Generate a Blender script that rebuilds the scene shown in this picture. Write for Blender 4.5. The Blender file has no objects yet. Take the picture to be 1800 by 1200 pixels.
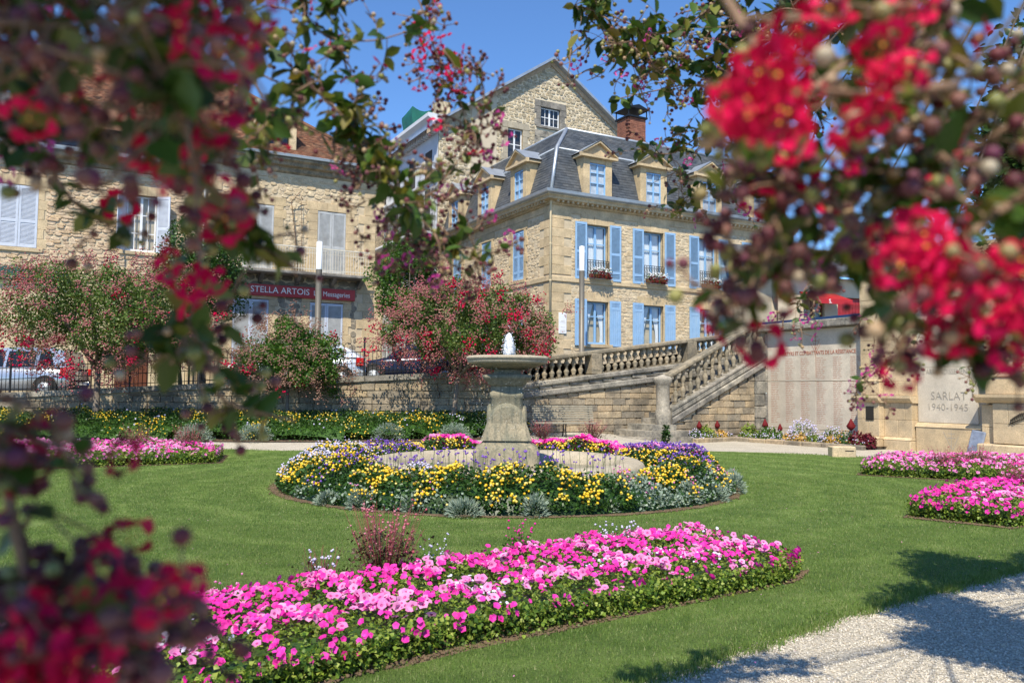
import bpy, bmesh, math, random
import numpy as np
from mathutils import Matrix, Vector
random.seed(7); rng = np.random.default_rng(7)
PI = math.pi; R = math.radians
scene = bpy.context.scene
COL = scene.collection

# ------------------------------------------------------------------ camera, light, exposure
EYE = Vector((0, 0, 1.65)); FPX = 1440.0
PITCH, ROLL = R(3.457), R(0.53)
CAMROT = Matrix.Rotation(R(90) + PITCH, 3, 'X') @ Matrix.Rotation(ROLL, 3, 'Z')
cd = bpy.data.cameras.new('camera'); cam = bpy.data.objects.new('camera', cd); COL.objects.link(cam)
cam.location = EYE; cam.rotation_euler = CAMROT.to_euler()
cd.lens = 28.8; cd.sensor_width = 36; cd.clip_start = 0.05; cd.clip_end = 2000
cd.dof.use_dof = True; cd.dof.focus_distance = 15.0; cd.dof.aperture_fstop = 4.8
scene.camera = cam
SUN_DIR = Vector((-0.20, -1.0, 0)).normalized() * math.cos(R(54)) + Vector((0, 0, math.sin(R(54))))
wd = bpy.data.worlds.new("World"); scene.world = wd; wd.use_nodes = True
nt = wd.node_tree; bg = nt.nodes['Background']
sk = nt.nodes.new('ShaderNodeTexSky'); sk.sky_type = 'NISHITA'; sk.sun_disc = False
sk.sun_elevation = R(54); sk.sun_rotation = R(191); sk.altitude = 1200; sk.air_density = 1.0; sk.dust_density = 0.0; sk.ozone_density = 6.0
tn = nt.nodes.new('ShaderNodeMix'); tn.data_type = 'RGBA'; tn.blend_type = 'MULTIPLY'; tn.inputs[0].default_value = 1.0; tn.inputs[7].default_value = (.93, 1.14, 1.30, 1)
nt.links.new(sk.outputs[0], tn.inputs[6]); nt.links.new(tn.outputs[2], bg.inputs[0]); bg.inputs[1].default_value = 0.12
sl = bpy.data.lights.new('sun', 'SUN'); sl.energy = 5.0; sl.angle = R(0.53); sl.color = (1.0, 0.925, 0.78)
sun = bpy.data.objects.new('sun', sl); COL.objects.link(sun)
sun.rotation_euler = SUN_DIR.to_track_quat('Z', 'Y').to_euler(); sun.location = (0, -5, 20)
scene.view_settings.view_transform = 'Standard'; scene.view_settings.look = 'None'
scene.view_settings.exposure = 0.5; scene.view_settings.gamma = 1.0
scene.cycles.use_denoising = True
scene.cycles.max_bounces = 6; scene.cycles.transparent_max_bounces = 12

def pt(px, py, Y):
    "the place in the world that stands at depth Y where photograph pixel (px, py) shows it"
    d = CAMROT @ Vector(((px - 900) / FPX, -(py - 600) / FPX, -1.0))
    return EYE + d * (Y / d.y)

# ------------------------------------------------------------------ object helpers
def mat_of(o):
    m = o.matrix_basis.copy()
    return m if o.parent is None else mat_of(o.parent) @ o.matrix_parent_inverse @ m
def link(name, data, parent=None, world=False, **props):
    o = bpy.data.objects.new(name, data); COL.objects.link(o)
    if parent is not None:
        o.parent = parent
        if world: o.matrix_parent_inverse = mat_of(parent).inverted()
    for k, v in props.items(): o[k] = v
    return o
def thing(name, label, cat, loc=(0, 0, 0), rz=0.0, group=None):
    o = link(name, None); o.location = loc; o.rotation_euler = (0, 0, rz); o['label'] = label; o['category'] = cat
    o.empty_display_size = 0.3
    if group: o['group'] = group
    return o
def tag(o, label, cat, group=None):
    o['label'] = label; o['category'] = cat
    if group: o['group'] = group
    return o

class MB:
    "collects polygons; build() links them as one mesh object"
    def __init__(s): s.V = []; s.F = []; s.M = []; s.n = 0; s.S = []
    def add(s, verts, faces, m=0, sm=False):
        s.V.extend([tuple(v) for v in verts])
        s.F.extend([tuple(i + s.n for i in f) for f in faces]); s.M.extend([m] * len(faces)); s.S.extend([sm] * len(faces)); s.n += len(verts)
        return s
    def box(s, x0, x1, y0, y1, z0, z1, m=0, xf=None):
        v = [(x0,y0,z0),(x1,y0,z0),(x1,y1,z0),(x0,y1,z0),(x0,y0,z1),(x1,y0,z1),(x1,y1,z1),(x0,y1,z1)]
        if xf: v = [xf(*p) for p in v]
        return s.add(v, [(0,3,2,1),(4,5,6,7),(0,1,5,4),(1,2,6,5),(2,3,7,6),(3,0,4,7)], m)
    def bbox(s, x0, x1, y0, y1, z0, z1, b=0.01, m=0):
        "box with a chamfer of b on every edge"
        V, F = cham_box(b / (x1-x0), b / (y1-y0), b / (z1-z0))
        return s.add([(x0+(x1-x0)*(v[0]+.5), y0+(y1-y0)*(v[1]+.5), z0+(z1-z0)*(v[2]+.5)) for v in V], F, m)
    def extrude(s, poly, a0, a1, axis='x', m=0, xf=None):
        "poly: 2D outline (in the two other axes), extruded along axis"
        n = len(poly)
        def P(a, p): return {'x': (a, p[0], p[1]), 'y': (p[0], a, p[1]), 'z': (p[0], p[1], a)}[axis]
        v = [P(a0, p) for p in poly] + [P(a1, p) for p in poly]
        if xf: v = [xf(*p) for p in v]
        f = [tuple(range(n))[::-1], tuple(range(n, 2*n))] + [(i, (i+1) % n, n+(i+1) % n, n+i) for i in range(n)]
        return s.add(v, f, m)
    def lathe(s, prof, n=16, c=(0, 0, 0), m=0, sm=True, sq=None):
        v = []; f = []
        for (r, z) in prof:
            for k in range(n):
                a = 2*PI*k/n; q = 1.0
                if sq: q = sq(a, z)
                v.append((c[0]+r*q*math.cos(a), c[1]+r*q*math.sin(a), c[2]+z))
        for j in range(len(prof)-1):
            for k in range(n):
                f.append((j*n+k, j*n+(k+1) % n, (j+1)*n+(k+1) % n, (j+1)*n+k))
        s.add(v, f, m, sm)
        s.add([v[k] for k in range(n)], [tuple(range(n))[::-1]], m); s.add([v[(len(prof)-1)*n+k] for k in range(n)], [tuple(range(n))], m)
        return s
    def tube(s, pts, rad, n=6, m=0, sm=True):
        pts = [Vector(p) for p in pts]; N = len(pts)
        if not hasattr(rad, '__len__'): rad = [rad]*N
        v = []; f = []
        for i, p in enumerate(pts):
            t = (pts[min(i+1, N-1)] - pts[max(i-1, 0)])
            if t.length < 1e-9: t = Vector((0, 0, 1))
            t.normalize(); a = t.cross(Vector((0.13, 0.21, 0.97)));
            if a.length < .05: a = t.cross(Vector((1, 0, 0)))
            a.normalize(); b = t.cross(a)
            for k in range(n):
                q = 2*PI*k/n; v.append(p + (a*math.cos(q) + b*math.sin(q))*rad[i])
        for i in range(N-1):
            for k in range(n): f.append((i*n+k, i*n+(k+1) % n, (i+1)*n+(k+1) % n, (i+1)*n+k))
        f.append(tuple(range(n))[::-1]); f.append(tuple(range((N-1)*n, N*n)))
        return s.add(v, f, m, sm)
    def mesh(s, name, mats):
        me = bpy.data.meshes.new(name); me.from_pydata(s.V, [], s.F)
        for mm in (mats if isinstance(mats, (list, tuple)) else [mats]): me.materials.append(mm)
        me.polygons.foreach_set('material_index', s.M); me.polygons.foreach_set('use_smooth', s.S); me.update()
        return me
    def build(s, name, mats, parent=None, world=False, **props):
        return link(name, s.mesh(name, mats), parent, world, **props)

def cham_box(bx, by, bz):
    "unit box -.5..+.5 with chamfered edges (24 verts)"
    V = []; idx = {}
    for sx in (-1, 1):
        for sy in (-1, 1):
            for sz in (-1, 1):
                for ax in range(3):
                    p = [sx*.5, sy*.5, sz*.5]; b = (bx, by, bz)
                    for k in range(3):
                        if k != ax: p[k] -= (sx, sy, sz)[k]*b[k]
                    idx[(sx, sy, sz, ax)] = len(V); V.append(tuple(p))
    F = []
    def quad(a, b, c, d, n):
        A, B, C = Vector(V[a]), Vector(V[b]), Vector(V[c])
        if (B-A).cross(C-A).dot(Vector(n)) < 0: F.append((d, c, b, a))
        else: F.append((a, b, c, d))
    for ax in range(3):
        o = [k for k in range(3) if k != ax]
        for s in (-1, 1):
            q = []
            for (s1, s2) in ((-1,-1),(1,-1),(1,1),(-1,1)):
                t = [0,0,0]; t[ax] = s; t[o[0]] = s1; t[o[1]] = s2; q.append(idx[(*t, ax)])
            n = [0,0,0]; n[ax] = s; quad(*q, n)
        for s1 in (-1, 1):
            for s2 in (-1, 1):
                q = []
                for s, w in ((-1, o[0]), (1, o[0]), (1, o[1]), (-1, o[1])):
                    t = [0,0,0]; t[ax] = s; t[o[0]] = s1; t[o[1]] = s2; q.append(idx[(*t, w)])
                n = [0,0,0]; n[o[0]] = s1; n[o[1]] = s2; quad(*q, n)
    for sx in (-1, 1):
        for sy in (-1, 1):
            for sz in (-1, 1):
                t = [idx[(sx,sy,sz,k)] for k in range(3)]
                A, B, C = [Vector(V[k]) for k in t]
                F.append(tuple(t) if (B-A).cross(C-A).dot(Vector((sx,sy,sz))) > 0 else tuple(t[::-1]))
    return V, F

def npmesh(name, V, faces, mats, midx=None, smooth=False):
    "V (n,3); faces: list of (k,w) index arrays"
    me = bpy.data.meshes.new(name)
    V = np.asarray(V, dtype=np.float32); me.vertices.add(len(V)); me.vertices.foreach_set('co', V.ravel())
    tot = np.concatenate([np.full(len(f), f.shape[1], dtype=np.int32) for f in faces])
    loops = np.concatenate([f.astype(np.int32).ravel() for f in faces])
    me.loops.add(len(loops)); me.loops.foreach_set('vertex_index', loops)
    me.polygons.add(len(tot)); st = np.zeros(len(tot), dtype=np.int32); st[1:] = np.cumsum(tot)[:-1]
    me.polygons.foreach_set('loop_start', st)
    try: me.polygons.foreach_set('loop_total', tot)
    except Exception: pass
    if midx is not None: me.polygons.foreach_set('material_index', np.asarray(midx, dtype=np.int32))
    if smooth: me.polygons.foreach_set('use_smooth', np.ones(len(tot), dtype=bool))
    for m in (mats if isinstance(mats, (list, tuple)) else [mats]): me.materials.append(m)
    me.update(calc_edges=True); me.validate()
    return me

# templates: (verts, faces(same width), material index per face)
def T(v, f, m=None): return (np.array(v, float), np.array(f, int), np.zeros(len(f), int) if m is None else np.array(m, int))
LEAF = T([(0,0,0),(.28,-.45,.10),(1,0,-.05),(.28,.45,.10)], [(0,1,2),(0,2,3)])
LEAF6 = T([(0,0,0),(.25,-.24,.05),(.62,-.25,.05),(1,0,-.1),(.62,.25,.05),(.25,.24,.05),(.45,0,-.03)], [(0,1,6),(1,2,6),(2,3,6),(3,4,6),(4,5,6),(5,0,6)])
BLADE = T([(-.5,0,0),(.5,0,0),(0,.35,1)], [(0,1,2)])
def flower_T(n=5, cup=.12, ruffle=0.0, throat=.3):
    v = [(0,0,-cup)]; f = []; m = []
    for k in range(2*n):
        a = 2*PI*k/(2*n); v.append((throat*math.cos(a), throat*math.sin(a), -cup*.15))
    for k in range(2*n):
        a = 2*PI*k/(2*n); r = 1.0 if k % 2 == 0 else .82
        v.append((r*math.cos(a), r*math.sin(a), (.10 if k % 2 else -.02) + ruffle*random.uniform(-1, 1)))
    for k in range(2*n):
        j = (k+1) % (2*n); f.append((0, 1+k, 1+j)); m.append(1)
        f.append((1+k, 1+2*n+k, 1+j)); m.append(0); f.append((1+j, 1+2*n+k, 1+2*n+j)); m.append(0)
    return T(v, f, m)
PETUNIA = flower_T(5, .35)
def crape_T(seed):
    "six crinkled petals on claws round yellow stamens"
    r_ = random.Random(seed); v = []; f = []; m = []
    for k in range(6):
        a = 2*PI*k/6 + r_.uniform(-.2, .2); up = r_.uniform(.0, .5); b = len(v)
        def P(r, da, z): return (r*math.cos(a+da), r*math.sin(a+da), z)
        v += [P(.08, 0, 0), P(.38, -.06, up*.4), P(.38, .06, up*.4), P(.62, 0, up*.6+r_.uniform(-.1,.1))]
        for q in range(7):
            v.append(P(.62 + .42*math.sin(PI*(q+.6)/7.2), -.55+1.1*q/6, up*.8 + r_.uniform(-.17, .17)))
        f += [(b, b+1, b+2), (b+1, b+3, b+2)]; m += [0, 0]
        for q in range(6): f.append((b+3, b+4+q, b+5+q)); m.append(0)
    b = len(v); v += [(0,0,.2),(.09,0,.12),(0,.09,.12),(-.09,0,.12),(0,-.09,.12),(0,0,0)]
    for k in range(4):
        f += [(b, b+1+k, b+1+(k+1) % 4), (b+5, b+1+(k+1) % 4, b+1+k)]; m += [1, 1]
    return T(v, f, m)
def ico_T(sub=1, sq=1.0):
    bm = bmesh.new(); bmesh.ops.create_icosphere(bm, subdivisions=sub, radius=1)
    v = [(p.co.x, p.co.y, p.co.z*sq) for p in bm.verts]; f = [tuple(q.index for q in fc.verts) for fc in bm.faces]; bm.free()
    return T(v, f)
BALL = ico_T(1); BALL2 = ico_T(2)
OCTA = T([(1,0,0),(0,1,0),(-1,0,0),(0,-1,0),(0,0,.8),(0,0,-.8)], [(0,1,4),(1,2,4),(2,3,4),(3,0,4),(1,0,5),(2,1,5),(3,2,5),(0,3,5)])

def rots(n, up=None, tilt=1.0):
    "n random rotation matrices whose z axis leans round 'up' (n,3); tilt is the spread"
    if up is None: up = np.tile([0., 0., 1.], (n, 1))
    z = up + rng.normal(0, tilt, (n, 3)); z /= np.linalg.norm(z, axis=1)[:, None] + 1e-9
    x = rng.normal(0, 1, (n, 3)); x -= z*(x*z).sum(1)[:, None]; x /= np.linalg.norm(x, axis=1)[:, None] + 1e-9
    y = np.cross(z, x)
    return np.stack([x, y, z], axis=2)
def scatter_np(tm, pos, rot, scl):
    v, f, m = tm; n = len(pos); scl = np.asarray(scl, float)
    if scl.ndim == 0: scl = np.full(n, float(scl))
    if scl.ndim == 1: scl = np.repeat(scl[:, None], 3, axis=1)
    L = v[None] * scl[:, None, :]
    W = np.einsum('nij,nkj->nki', rot, L) + pos[:, None, :]
    F = (f[None] + (np.arange(n)*len(v))[:, None, None]).reshape(-1, f.shape[1])
    return W.reshape(-1, 3), F, np.tile(m, n)
def scatter(name, tm, pos, rot, scl, mats, parent=None, world=True, smooth=False, **props):
    tms = tm if isinstance(tm, list) else [tm]
    Vs = []; Fs = []; Ms = []; off = 0; n = len(pos)
    if n == 0: return None
    scl = np.asarray(scl, float)
    if scl.ndim == 0: scl = np.full(n, float(scl))
    pick = rng.integers(0, len(tms), n)
    for k, t in enumerate(tms):
        s = pick == k
        if not s.any(): continue
        V, F, M = scatter_np(t, pos[s], rot[s], scl[s]); Vs.append(V); Fs.append(F+off); Ms.append(M); off += len(V)
    me = npmesh(name, np.concatenate(Vs), Fs, mats, np.concatenate(Ms), smooth)
    props.setdefault('kind', 'stuff')
    return link(name, me, parent, world, **props)

# ------------------------------------------------------------------ materials
def newmat(name):
    m = bpy.data.materials.new(name); m.use_nodes = True
    return m, m.node_tree, m.node_tree.nodes['Principled BSDF']
def node(nt, t, **kw):
    n = nt.nodes.new(t)
    for k, v in kw.items(): setattr(n, k, v)
    return n
def ramp(nt, fac, stops):
    r = node(nt, 'ShaderNodeValToRGB'); e = r.color_ramp.elements
    while len(e) < len(stops): e.new(0.5)
    for i, (p, c) in enumerate(stops): e[i].position = p; e[i].color = (*c, 1)
    nt.links.new(fac, r.inputs[0]); return r.outputs[0]
def mixc(nt, a, b, fac, mode='MIX'):
    n = node(nt, 'ShaderNodeMix', data_type='RGBA', blend_type=mode)
    for sock, v in ((n.inputs[0], fac), (n.inputs[6], a), (n.inputs[7], b)):
        if hasattr(v, 'links'): nt.links.new(v, sock)
        elif isinstance(v, (int, float)): sock.default_value = v
        else: sock.default_value = (*v, 1)
    return n.outputs[2]
def noise(nt, scale, detail=4, vec=None, rough=.6):
    n = node(nt, 'ShaderNodeTexNoise'); n.inputs['Scale'].default_value = scale; n.inputs['Detail'].default_value = detail; n.inputs['Roughness'].default_value = rough
    if vec is not None: nt.links.new(vec, n.inputs['Vector'])
    return n.outputs[0]
def ocoord(nt): return node(nt, 'ShaderNodeTexCoord').outputs['Object']
def bump(nt, p, h, strength=.5, dist=.02):
    b = node(nt, 'ShaderNodeBump'); b.inputs['Strength'].default_value = strength; b.inputs['Distance'].default_value = dist
    nt.links.new(h, b.inputs['Height']); nt.links.new(b.outputs[0], p.inputs['Normal'])
def flat(name, c, rough=.6, metal=0.0, spec=.5, var=0.0, scale=6.0, bmp=0.0, wear=None):
    m, nt, p = newmat(name); p.inputs['Roughness'].default_value = rough; p.inputs['Metallic'].default_value = metal
    p.inputs['Specular IOR Level'].default_value = spec
    v = ocoord(nt); n = noise(nt, scale, 5, v)
    d = tuple(x*(1-var) for x in c); u = tuple(min(1, x*(1+var)) for x in c)
    col = ramp(nt, n, [(.3, d), (.7, u)])
    if wear:
        n2 = noise(nt, scale*.35, 6, v, .7); col = mixc(nt, col, wear, ramp(nt, n2, [(.5, (0,0,0)), (.72, (.8,.8,.8))]))
    nt.links.new(col, p.inputs['Base Color'])
    if bmp: bump(nt, p, noise(nt, scale*6, 4, v), bmp, .01)
    return m
def stone(name, cols, rough=.85, per='island', stain=None, stain_amt=.6, scale=3.0, bmp=.5, fine=40, streak=None):
    "stone whose single pieces differ (random per island or per object), with blotches and pitting"
    m, nt, p = newmat(name); p.inputs['Roughness'].default_value = rough; p.inputs['Specular IOR Level'].default_value = .2
    if per == 'island': rnd = node(nt, 'ShaderNodeNewGeometry').outputs['Random Per Island']
    else: rnd = node(nt, 'ShaderNodeObjectInfo').outputs['Random']
    k = len(cols); base = ramp(nt, rnd, [(i/max(1, k-1), c) for i, c in enumerate(cols)])
    w = node(nt, 'ShaderNodeNewGeometry').outputs['Position']
    n1 = noise(nt, scale, 6, w, .65); base = mixc(nt, base, ramp(nt, n1, [(.3, (.72,.72,.72)), (.7, (1.15,1.13,1.1))]), 1.0, 'MULTIPLY')
    n3 = noise(nt, fine, 3, w); base = mixc(nt, base, ramp(nt, n3, [(.36, (.55,.53,.5)), (.48, (1,1,1)), (.7, (1.1,1.1,1.1))]), .75, 'MULTIPLY')
    if stain:
        n2 = noise(nt, scale*.45, 7, w, .72); base = mixc(nt, base, stain, ramp(nt, n2, [(.42, (0,0,0)), (.62, (stain_amt,)*3)]))
    if streak:
        mp = node(nt, 'ShaderNodeMapping'); mp.inputs['Scale'].default_value = (9, 9, 1.1); nt.links.new(w, mp.inputs[0])
        base = mixc(nt, base, streak, ramp(nt, noise(nt, 1.6, 6, mp.outputs[0], .7), [(.48, (0,0,0)), (.66, (.75,.75,.75))]))
    nt.links.new(base, p.inputs['Base Color'])
    bump(nt, p, noise(nt, fine*.6, 5, w, .7), bmp, .02)
    return m
def plant(name, cols, rough=.5, trans=.25, spec=.35, mul=None):
    m, nt, p = newmat(name); p.inputs['Roughness'].default_value = rough; p.inputs['Specular IOR Level'].default_value = spec
    rnd = node(nt, 'ShaderNodeNewGeometry').outputs['Random Per Island']
    base = ramp(nt, rnd, [(i/max(1, len(cols)-1), c) for i, c in enumerate(cols)])
    nt.links.new(base, p.inputs['Base Color'])
    if trans:
        tr = node(nt, 'ShaderNodeBsdfTranslucent'); nt.links.new(mixc(nt, base, (1.2,1.15,.6) if not mul else mul, 1.0, 'MULTIPLY'), tr.inputs[0])
        mx = node(nt, 'ShaderNodeMixShader'); mx.inputs[0].default_value = trans
        nt.links.new(p.outputs[0], mx.inputs[1]); nt.links.new(tr.outputs[0], mx.inputs[2])
        nt.links.new(mx.outputs[0], nt.nodes['Material Output'].inputs[0])
    return m

M = {}
M['ashlar'] = stone('ashlar', [(.61,.47,.29), (.66,.52,.33), (.57,.44,.26)], scale=2.2, bmp=.35, per='object', stain=(.25,.2,.13), stain_amt=.45)
M['rubble'] = stone('rubble', [(.58,.46,.30), (.66,.55,.38), (.52,.41,.27), (.62,.48,.30), (.56,.46,.33)], scale=5, bmp=.7, fine=30)
M['rubble_pale'] = stone('rubble_pale', [(.46,.39,.27), (.56,.47,.32), (.38,.32,.22), (.54,.43,.27), (.42,.37,.29)], scale=5, bmp=.7, fine=30)
M['rubble_rose'] = stone('rubble_rose', [(.58,.43,.29), (.64,.50,.35), (.53,.39,.26), (.60,.44,.27)], scale=5, bmp=.7, fine=30)
M['mortar'] = flat('mortar', (.53,.43,.29), .95, var=.2, scale=3, bmp=.6)
M['mortar_pale'] = flat('mortar_pale', (.62,.53,.38), .95, var=.15, scale=3, bmp=.6)
M['stucco'] = flat('stucco', (.55,.46,.33), .9, var=.12, scale=.8, bmp=.2)
M['wall_stone'] = stone('wall_stone', [(.50,.38,.24), (.38,.31,.22), (.56,.44,.28), (.30,.26,.20), (.48,.37,.23)], scale=2.5, bmp=.9, per='object', stain=(.10,.09,.075), stain_amt=.7, fine=25)
M['grey_stone'] = stone('grey_stone', [(.34,.32,.27), (.42,.38,.31), (.28,.26,.23)], scale=4, bmp=.7, per='object', stain=(.07,.07,.065), stain_amt=.8, fine=30)
M['baluster'] = stone('baluster_stone', [(.36,.30,.21), (.30,.26,.19), (.42,.34,.23)], scale=6, bmp=.6, per='object', stain=(.09,.085,.07), stain_amt=.7, fine=30)
M['mon_stone'] = stone('monument_stone', [(.58,.45,.28), (.64,.50,.32), (.53,.40,.24)], scale=2, bmp=.25, per='object', stain=(.30,.25,.18), stain_amt=.5)
M['mon_slab'] = stone('monument_slab', [(.62,.56,.46), (.64,.57,.47)], scale=1.2, bmp=.12, per='object', stain=(.42,.36,.28), stain_amt=.5, fine=60)
M['fountain'] = stone('fountain_stone', [(.30,.26,.18), (.33,.28,.19)], scale=3.5, bmp=.45, per='object', stain=(.14,.15,.11), stain_amt=.65, fine=35, streak=(.09,.10,.08))
M['coping'] = stone('coping_stone', [(.42,.37,.28), (.45,.39,.29)], scale=2.5, bmp=.25, per='object', stain=(.33,.29,.22), stain_amt=.5, fine=40)
M['slate'] = stone('slate', [(.065,.076,.092), (.085,.098,.115), (.050,.060,.074), (.11,.118,.13)], rough=.55, scale=1.5, bmp=.2, stain=(.16,.15,.13), stain_amt=.25)
M['slate_pale'] = stone('slate_pale', [(.15,.155,.17), (.20,.20,.215), (.12,.125,.14)], rough=.55, scale=1.5, bmp=.2)
M['tile'] = stone('roof_tile', [(.17,.075,.045), (.24,.11,.065), (.13,.065,.045), (.28,.15,.09), (.10,.06,.045)], rough=.9, scale=1.2, bmp=.3)
M['zinc'] = flat('zinc', (.42,.45,.48), .42, .6, var=.15, scale=2, bmp=.05)
M['brick'] = stone('red_brick', [(.24,.10,.065), (.30,.13,.085), (.20,.09,.065)], scale=4, bmp=.4)
M['blue'] = flat('blue_paint', (.25,.41,.61), .6, wear=(.33,.47,.62), var=.10, scale=5, bmp=.05)
M['blue2'] = flat('blue_frame_paint', (.24,.43,.67), .45, var=.05)
M['blue_slat'] = flat('shaded_blue_louvres', (.17,.29,.44), .7, var=.12)  # louvre blue darkened to stand in for slats shading each other
M['lav'] = flat('pale_shutter_paint', (.50,.54,.62), .55, var=.08, scale=4)
M['greysh'] = flat('weathered_shutter_paint', (.42,.43,.43), .7, var=.15, scale=5, wear=(.30,.29,.27))
M['white'] = flat('white_paint', (.74,.75,.76), .45, var=.05)
M['whitesh'] = flat('chalky_facade', (.55,.57,.60), .8, var=.1, scale=1)
M['iron'] = flat('black_iron', (.012,.013,.015), .5, .3, var=.2)
M['iron_white'] = flat('cream_iron', (.6,.55,.45), .6, var=.1)
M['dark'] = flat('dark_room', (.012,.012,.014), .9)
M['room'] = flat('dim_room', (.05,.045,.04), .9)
M['curtain'] = flat('white_curtain', (.72,.74,.76), .9, var=.05)
M['wood'] = flat('weathered_bench_wood', (.25,.225,.17), .75, var=.25, scale=12, bmp=.2)
M['soil'] = flat('soil', (.13,.085,.05), .98, var=.35, scale=9, bmp=1.0)
M['post'] = flat('lamp_post_bronze', (.16,.14,.11), .5, .2, var=.08)
M['lampwhite'] = flat('frosted_lamp_glass', (.82,.83,.84), .3, var=.02)
M['red'] = flat('red_sign', (.40,.012,.014), .4, var=.05)
M['redwood'] = flat('red_door_paint', (.30,.02,.025), .5, var=.1)
M['green_fascia'] = flat('green_fascia', (.02,.07,.055), .5)
M['brown_door'] = flat('brown_door', (.14,.045,.02), .5, var=.2)
M['cream_wall'] = flat('cream_render', (.60,.49,.31), .9, var=.08, scale=1.5, bmp=.2)
M['letter_white'] = flat('letter_white', (.85,.85,.82), .5)
M['rust_letter'] = flat('rust_red_letters', (.36,.12,.07), .8)
M['grey_letter'] = flat('cut_letters', (.34,.30,.24), .9)
M['bronze'] = flat('dark_bronze', (.045,.04,.035), .45, .5)
M['bark'] = flat('bark', (.16,.13,.10), .9, var=.3, scale=14, bmp=.5)
M['twig'] = flat('twig_bark', (.20,.12,.07), .7, var=.3, scale=60)
M['tarp'] = flat('green_tarpaulin', (.005,.11,.08), .6, var=.3, scale=1.5, bmp=.4)
M['slatestone'] = flat('blue_grey_slab_stone', (.16,.19,.26), .7, var=.35, scale=6, bmp=.5, wear=(.38,.40,.44))
M['rubber'] = flat('rubber', (.012,.012,.012), .8)
M['carglass'] = flat('car_glass', (.01,.012,.014), .05)
M['silver'] = flat('silver_paint', (.50,.52,.55), .25, .7)
M['paleblue'] = flat('pale_blue_paint', (.62,.68,.76), .25, .4)
M['navy'] = flat('dark_navy_paint', (.015,.02,.045), .2, .3)
M['taillight'] = flat('taillight', (.45,.01,.01), .2)
M['blueroof'] = flat('blue_metal_edge', (.02,.06,.16), .4, .3)
M['asphalt'] = flat('asphalt', (.06,.06,.058), .9, var=.2, scale=3, bmp=.5)
# plants
M['leaf_crape'] = plant('leaf_crape', [(.045,.10,.018), (.09,.16,.03), (.14,.20,.045), (.06,.12,.022), (.22,.23,.08)], trans=.3)
M['leaf_dark'] = plant('leaf_dark', [(.012,.035,.008), (.025,.06,.012), (.04,.085,.015), (.015,.04,.01)], rough=.35, trans=.15)
M['leaf_bright'] = plant('leaf_bright', [(.05,.13,.015), (.09,.19,.025), (.04,.10,.015), (.13,.22,.04)], trans=.35)
M['leaf_lime'] = plant('leaf_lime', [(.13,.22,.022), (.24,.33,.040), (.07,.13,.015), (.34,.40,.07), (.04,.09,.012), (.10,.17,.02)], trans=.3)
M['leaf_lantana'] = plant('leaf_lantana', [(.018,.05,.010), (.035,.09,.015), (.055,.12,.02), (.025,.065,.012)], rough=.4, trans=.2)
M['leaf_silver'] = plant('leaf_silver', [(.20,.27,.20), (.30,.36,.29), (.15,.21,.15), (.36,.42,.34)], rough=.8, trans=.15)
M['pink_hot'] = plant('petal_hot_pink', [(.80,.03,.40), (.70,.02,.30), (.85,.06,.50), (.74,.02,.28)], rough=.6, trans=.3, mul=(1.1,1,1))
M['pink_pale'] = plant('petal_pale_pink', [(.80,.30,.58), (.78,.22,.50), (.83,.42,.66)], rough=.6, trans=.3, mul=(1.1,1,1))
M['throat'] = plant('petal_throat', [(.30,.02,.15), (.4,.03,.2)], trans=0)
M['white_fl'] = plant('petal_lilac_white', [(.70,.66,.82), (.60,.54,.80), (.78,.76,.85)], rough=.7, trans=.2, mul=(1,1,1))
M['yellow_fl'] = plant('petal_yellow', [(.74,.50,.02), (.70,.40,.015), (.78,.58,.05), (.78,.62,.20)], rough=.6, trans=.1)
M['violet_fl'] = plant('petal_violet', [(.17,.07,.42), (.24,.11,.50), (.12,.05,.35)], rough=.7, trans=.15, mul=(1,1,1))
M['wine'] = plant('wine_stems', [(.16,.025,.04), (.25,.05,.06), (.10,.03,.03)], trans=.1)
M['wine_leaf'] = plant('leaf_bronze', [(.07,.03,.02), (.05,.07,.02), (.10,.04,.03), (.04,.05,.015)], trans=.15)
M['crimson'] = plant('petal_crimson', [(.60,.005,.055), (.70,.012,.10), (.42,.004,.035), (.64,.008,.07)], rough=.6, trans=.25, spec=.1, mul=(1.1,.8,.9))
M['magenta'] = plant('petal_magenta', [(.55,.04,.26), (.66,.08,.36), (.45,.03,.22)], rough=.6, trans=.35, mul=(1.1,1,1))
M['rose'] = plant('faded_rose_panicle', [(.46,.14,.17), (.38,.17,.14), (.50,.10,.15), (.32,.18,.11), (.46,.26,.20)], rough=.8, trans=.2, mul=(1,1,1))
M['tan_panicle'] = plant('spent_panicle', [(.30,.17,.12), (.38,.22,.15), (.24,.14,.10), (.34,.14,.12)], rough=.8, trans=.15, mul=(1,1,1))
M['gaura_fl'] = plant('gaura_flower', [(.5,.10,.14), (.6,.25,.30), (.35,.05,.08)], trans=.2, mul=(1,1,1))
M['stamen'] = plant('stamen', [(.75,.42,.06), (.8,.35,.03)], trans=0)
M['bud_wine'] = plant('bud_wine', [(.08,.018,.024), (.13,.03,.035), (.045,.010,.014), (.20,.09,.07), (.10,.02,.05)], rough=.5, trans=0, spec=.25)
M['bud_green'] = plant('bud_green', [(.18,.19,.05), (.26,.24,.08), (.12,.14,.03), (.34,.22,.12), (.34,.30,.22)], rough=.4, trans=0, spec=.35)
M['celosia'] = plant('celosia_red', [(.17,.003,.008), (.12,.003,.006), (.22,.008,.010)], rough=.8, trans=.1)
M['coleus_wine'] = plant('leaf_wine', [(.10,.008,.02), (.16,.015,.03), (.06,.006,.012)], trans=.2)
M['orange_fl'] = plant('petal_orange', [(.50,.26,.06), (.55,.38,.08), (.34,.14,.04)], trans=.1)

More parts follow.
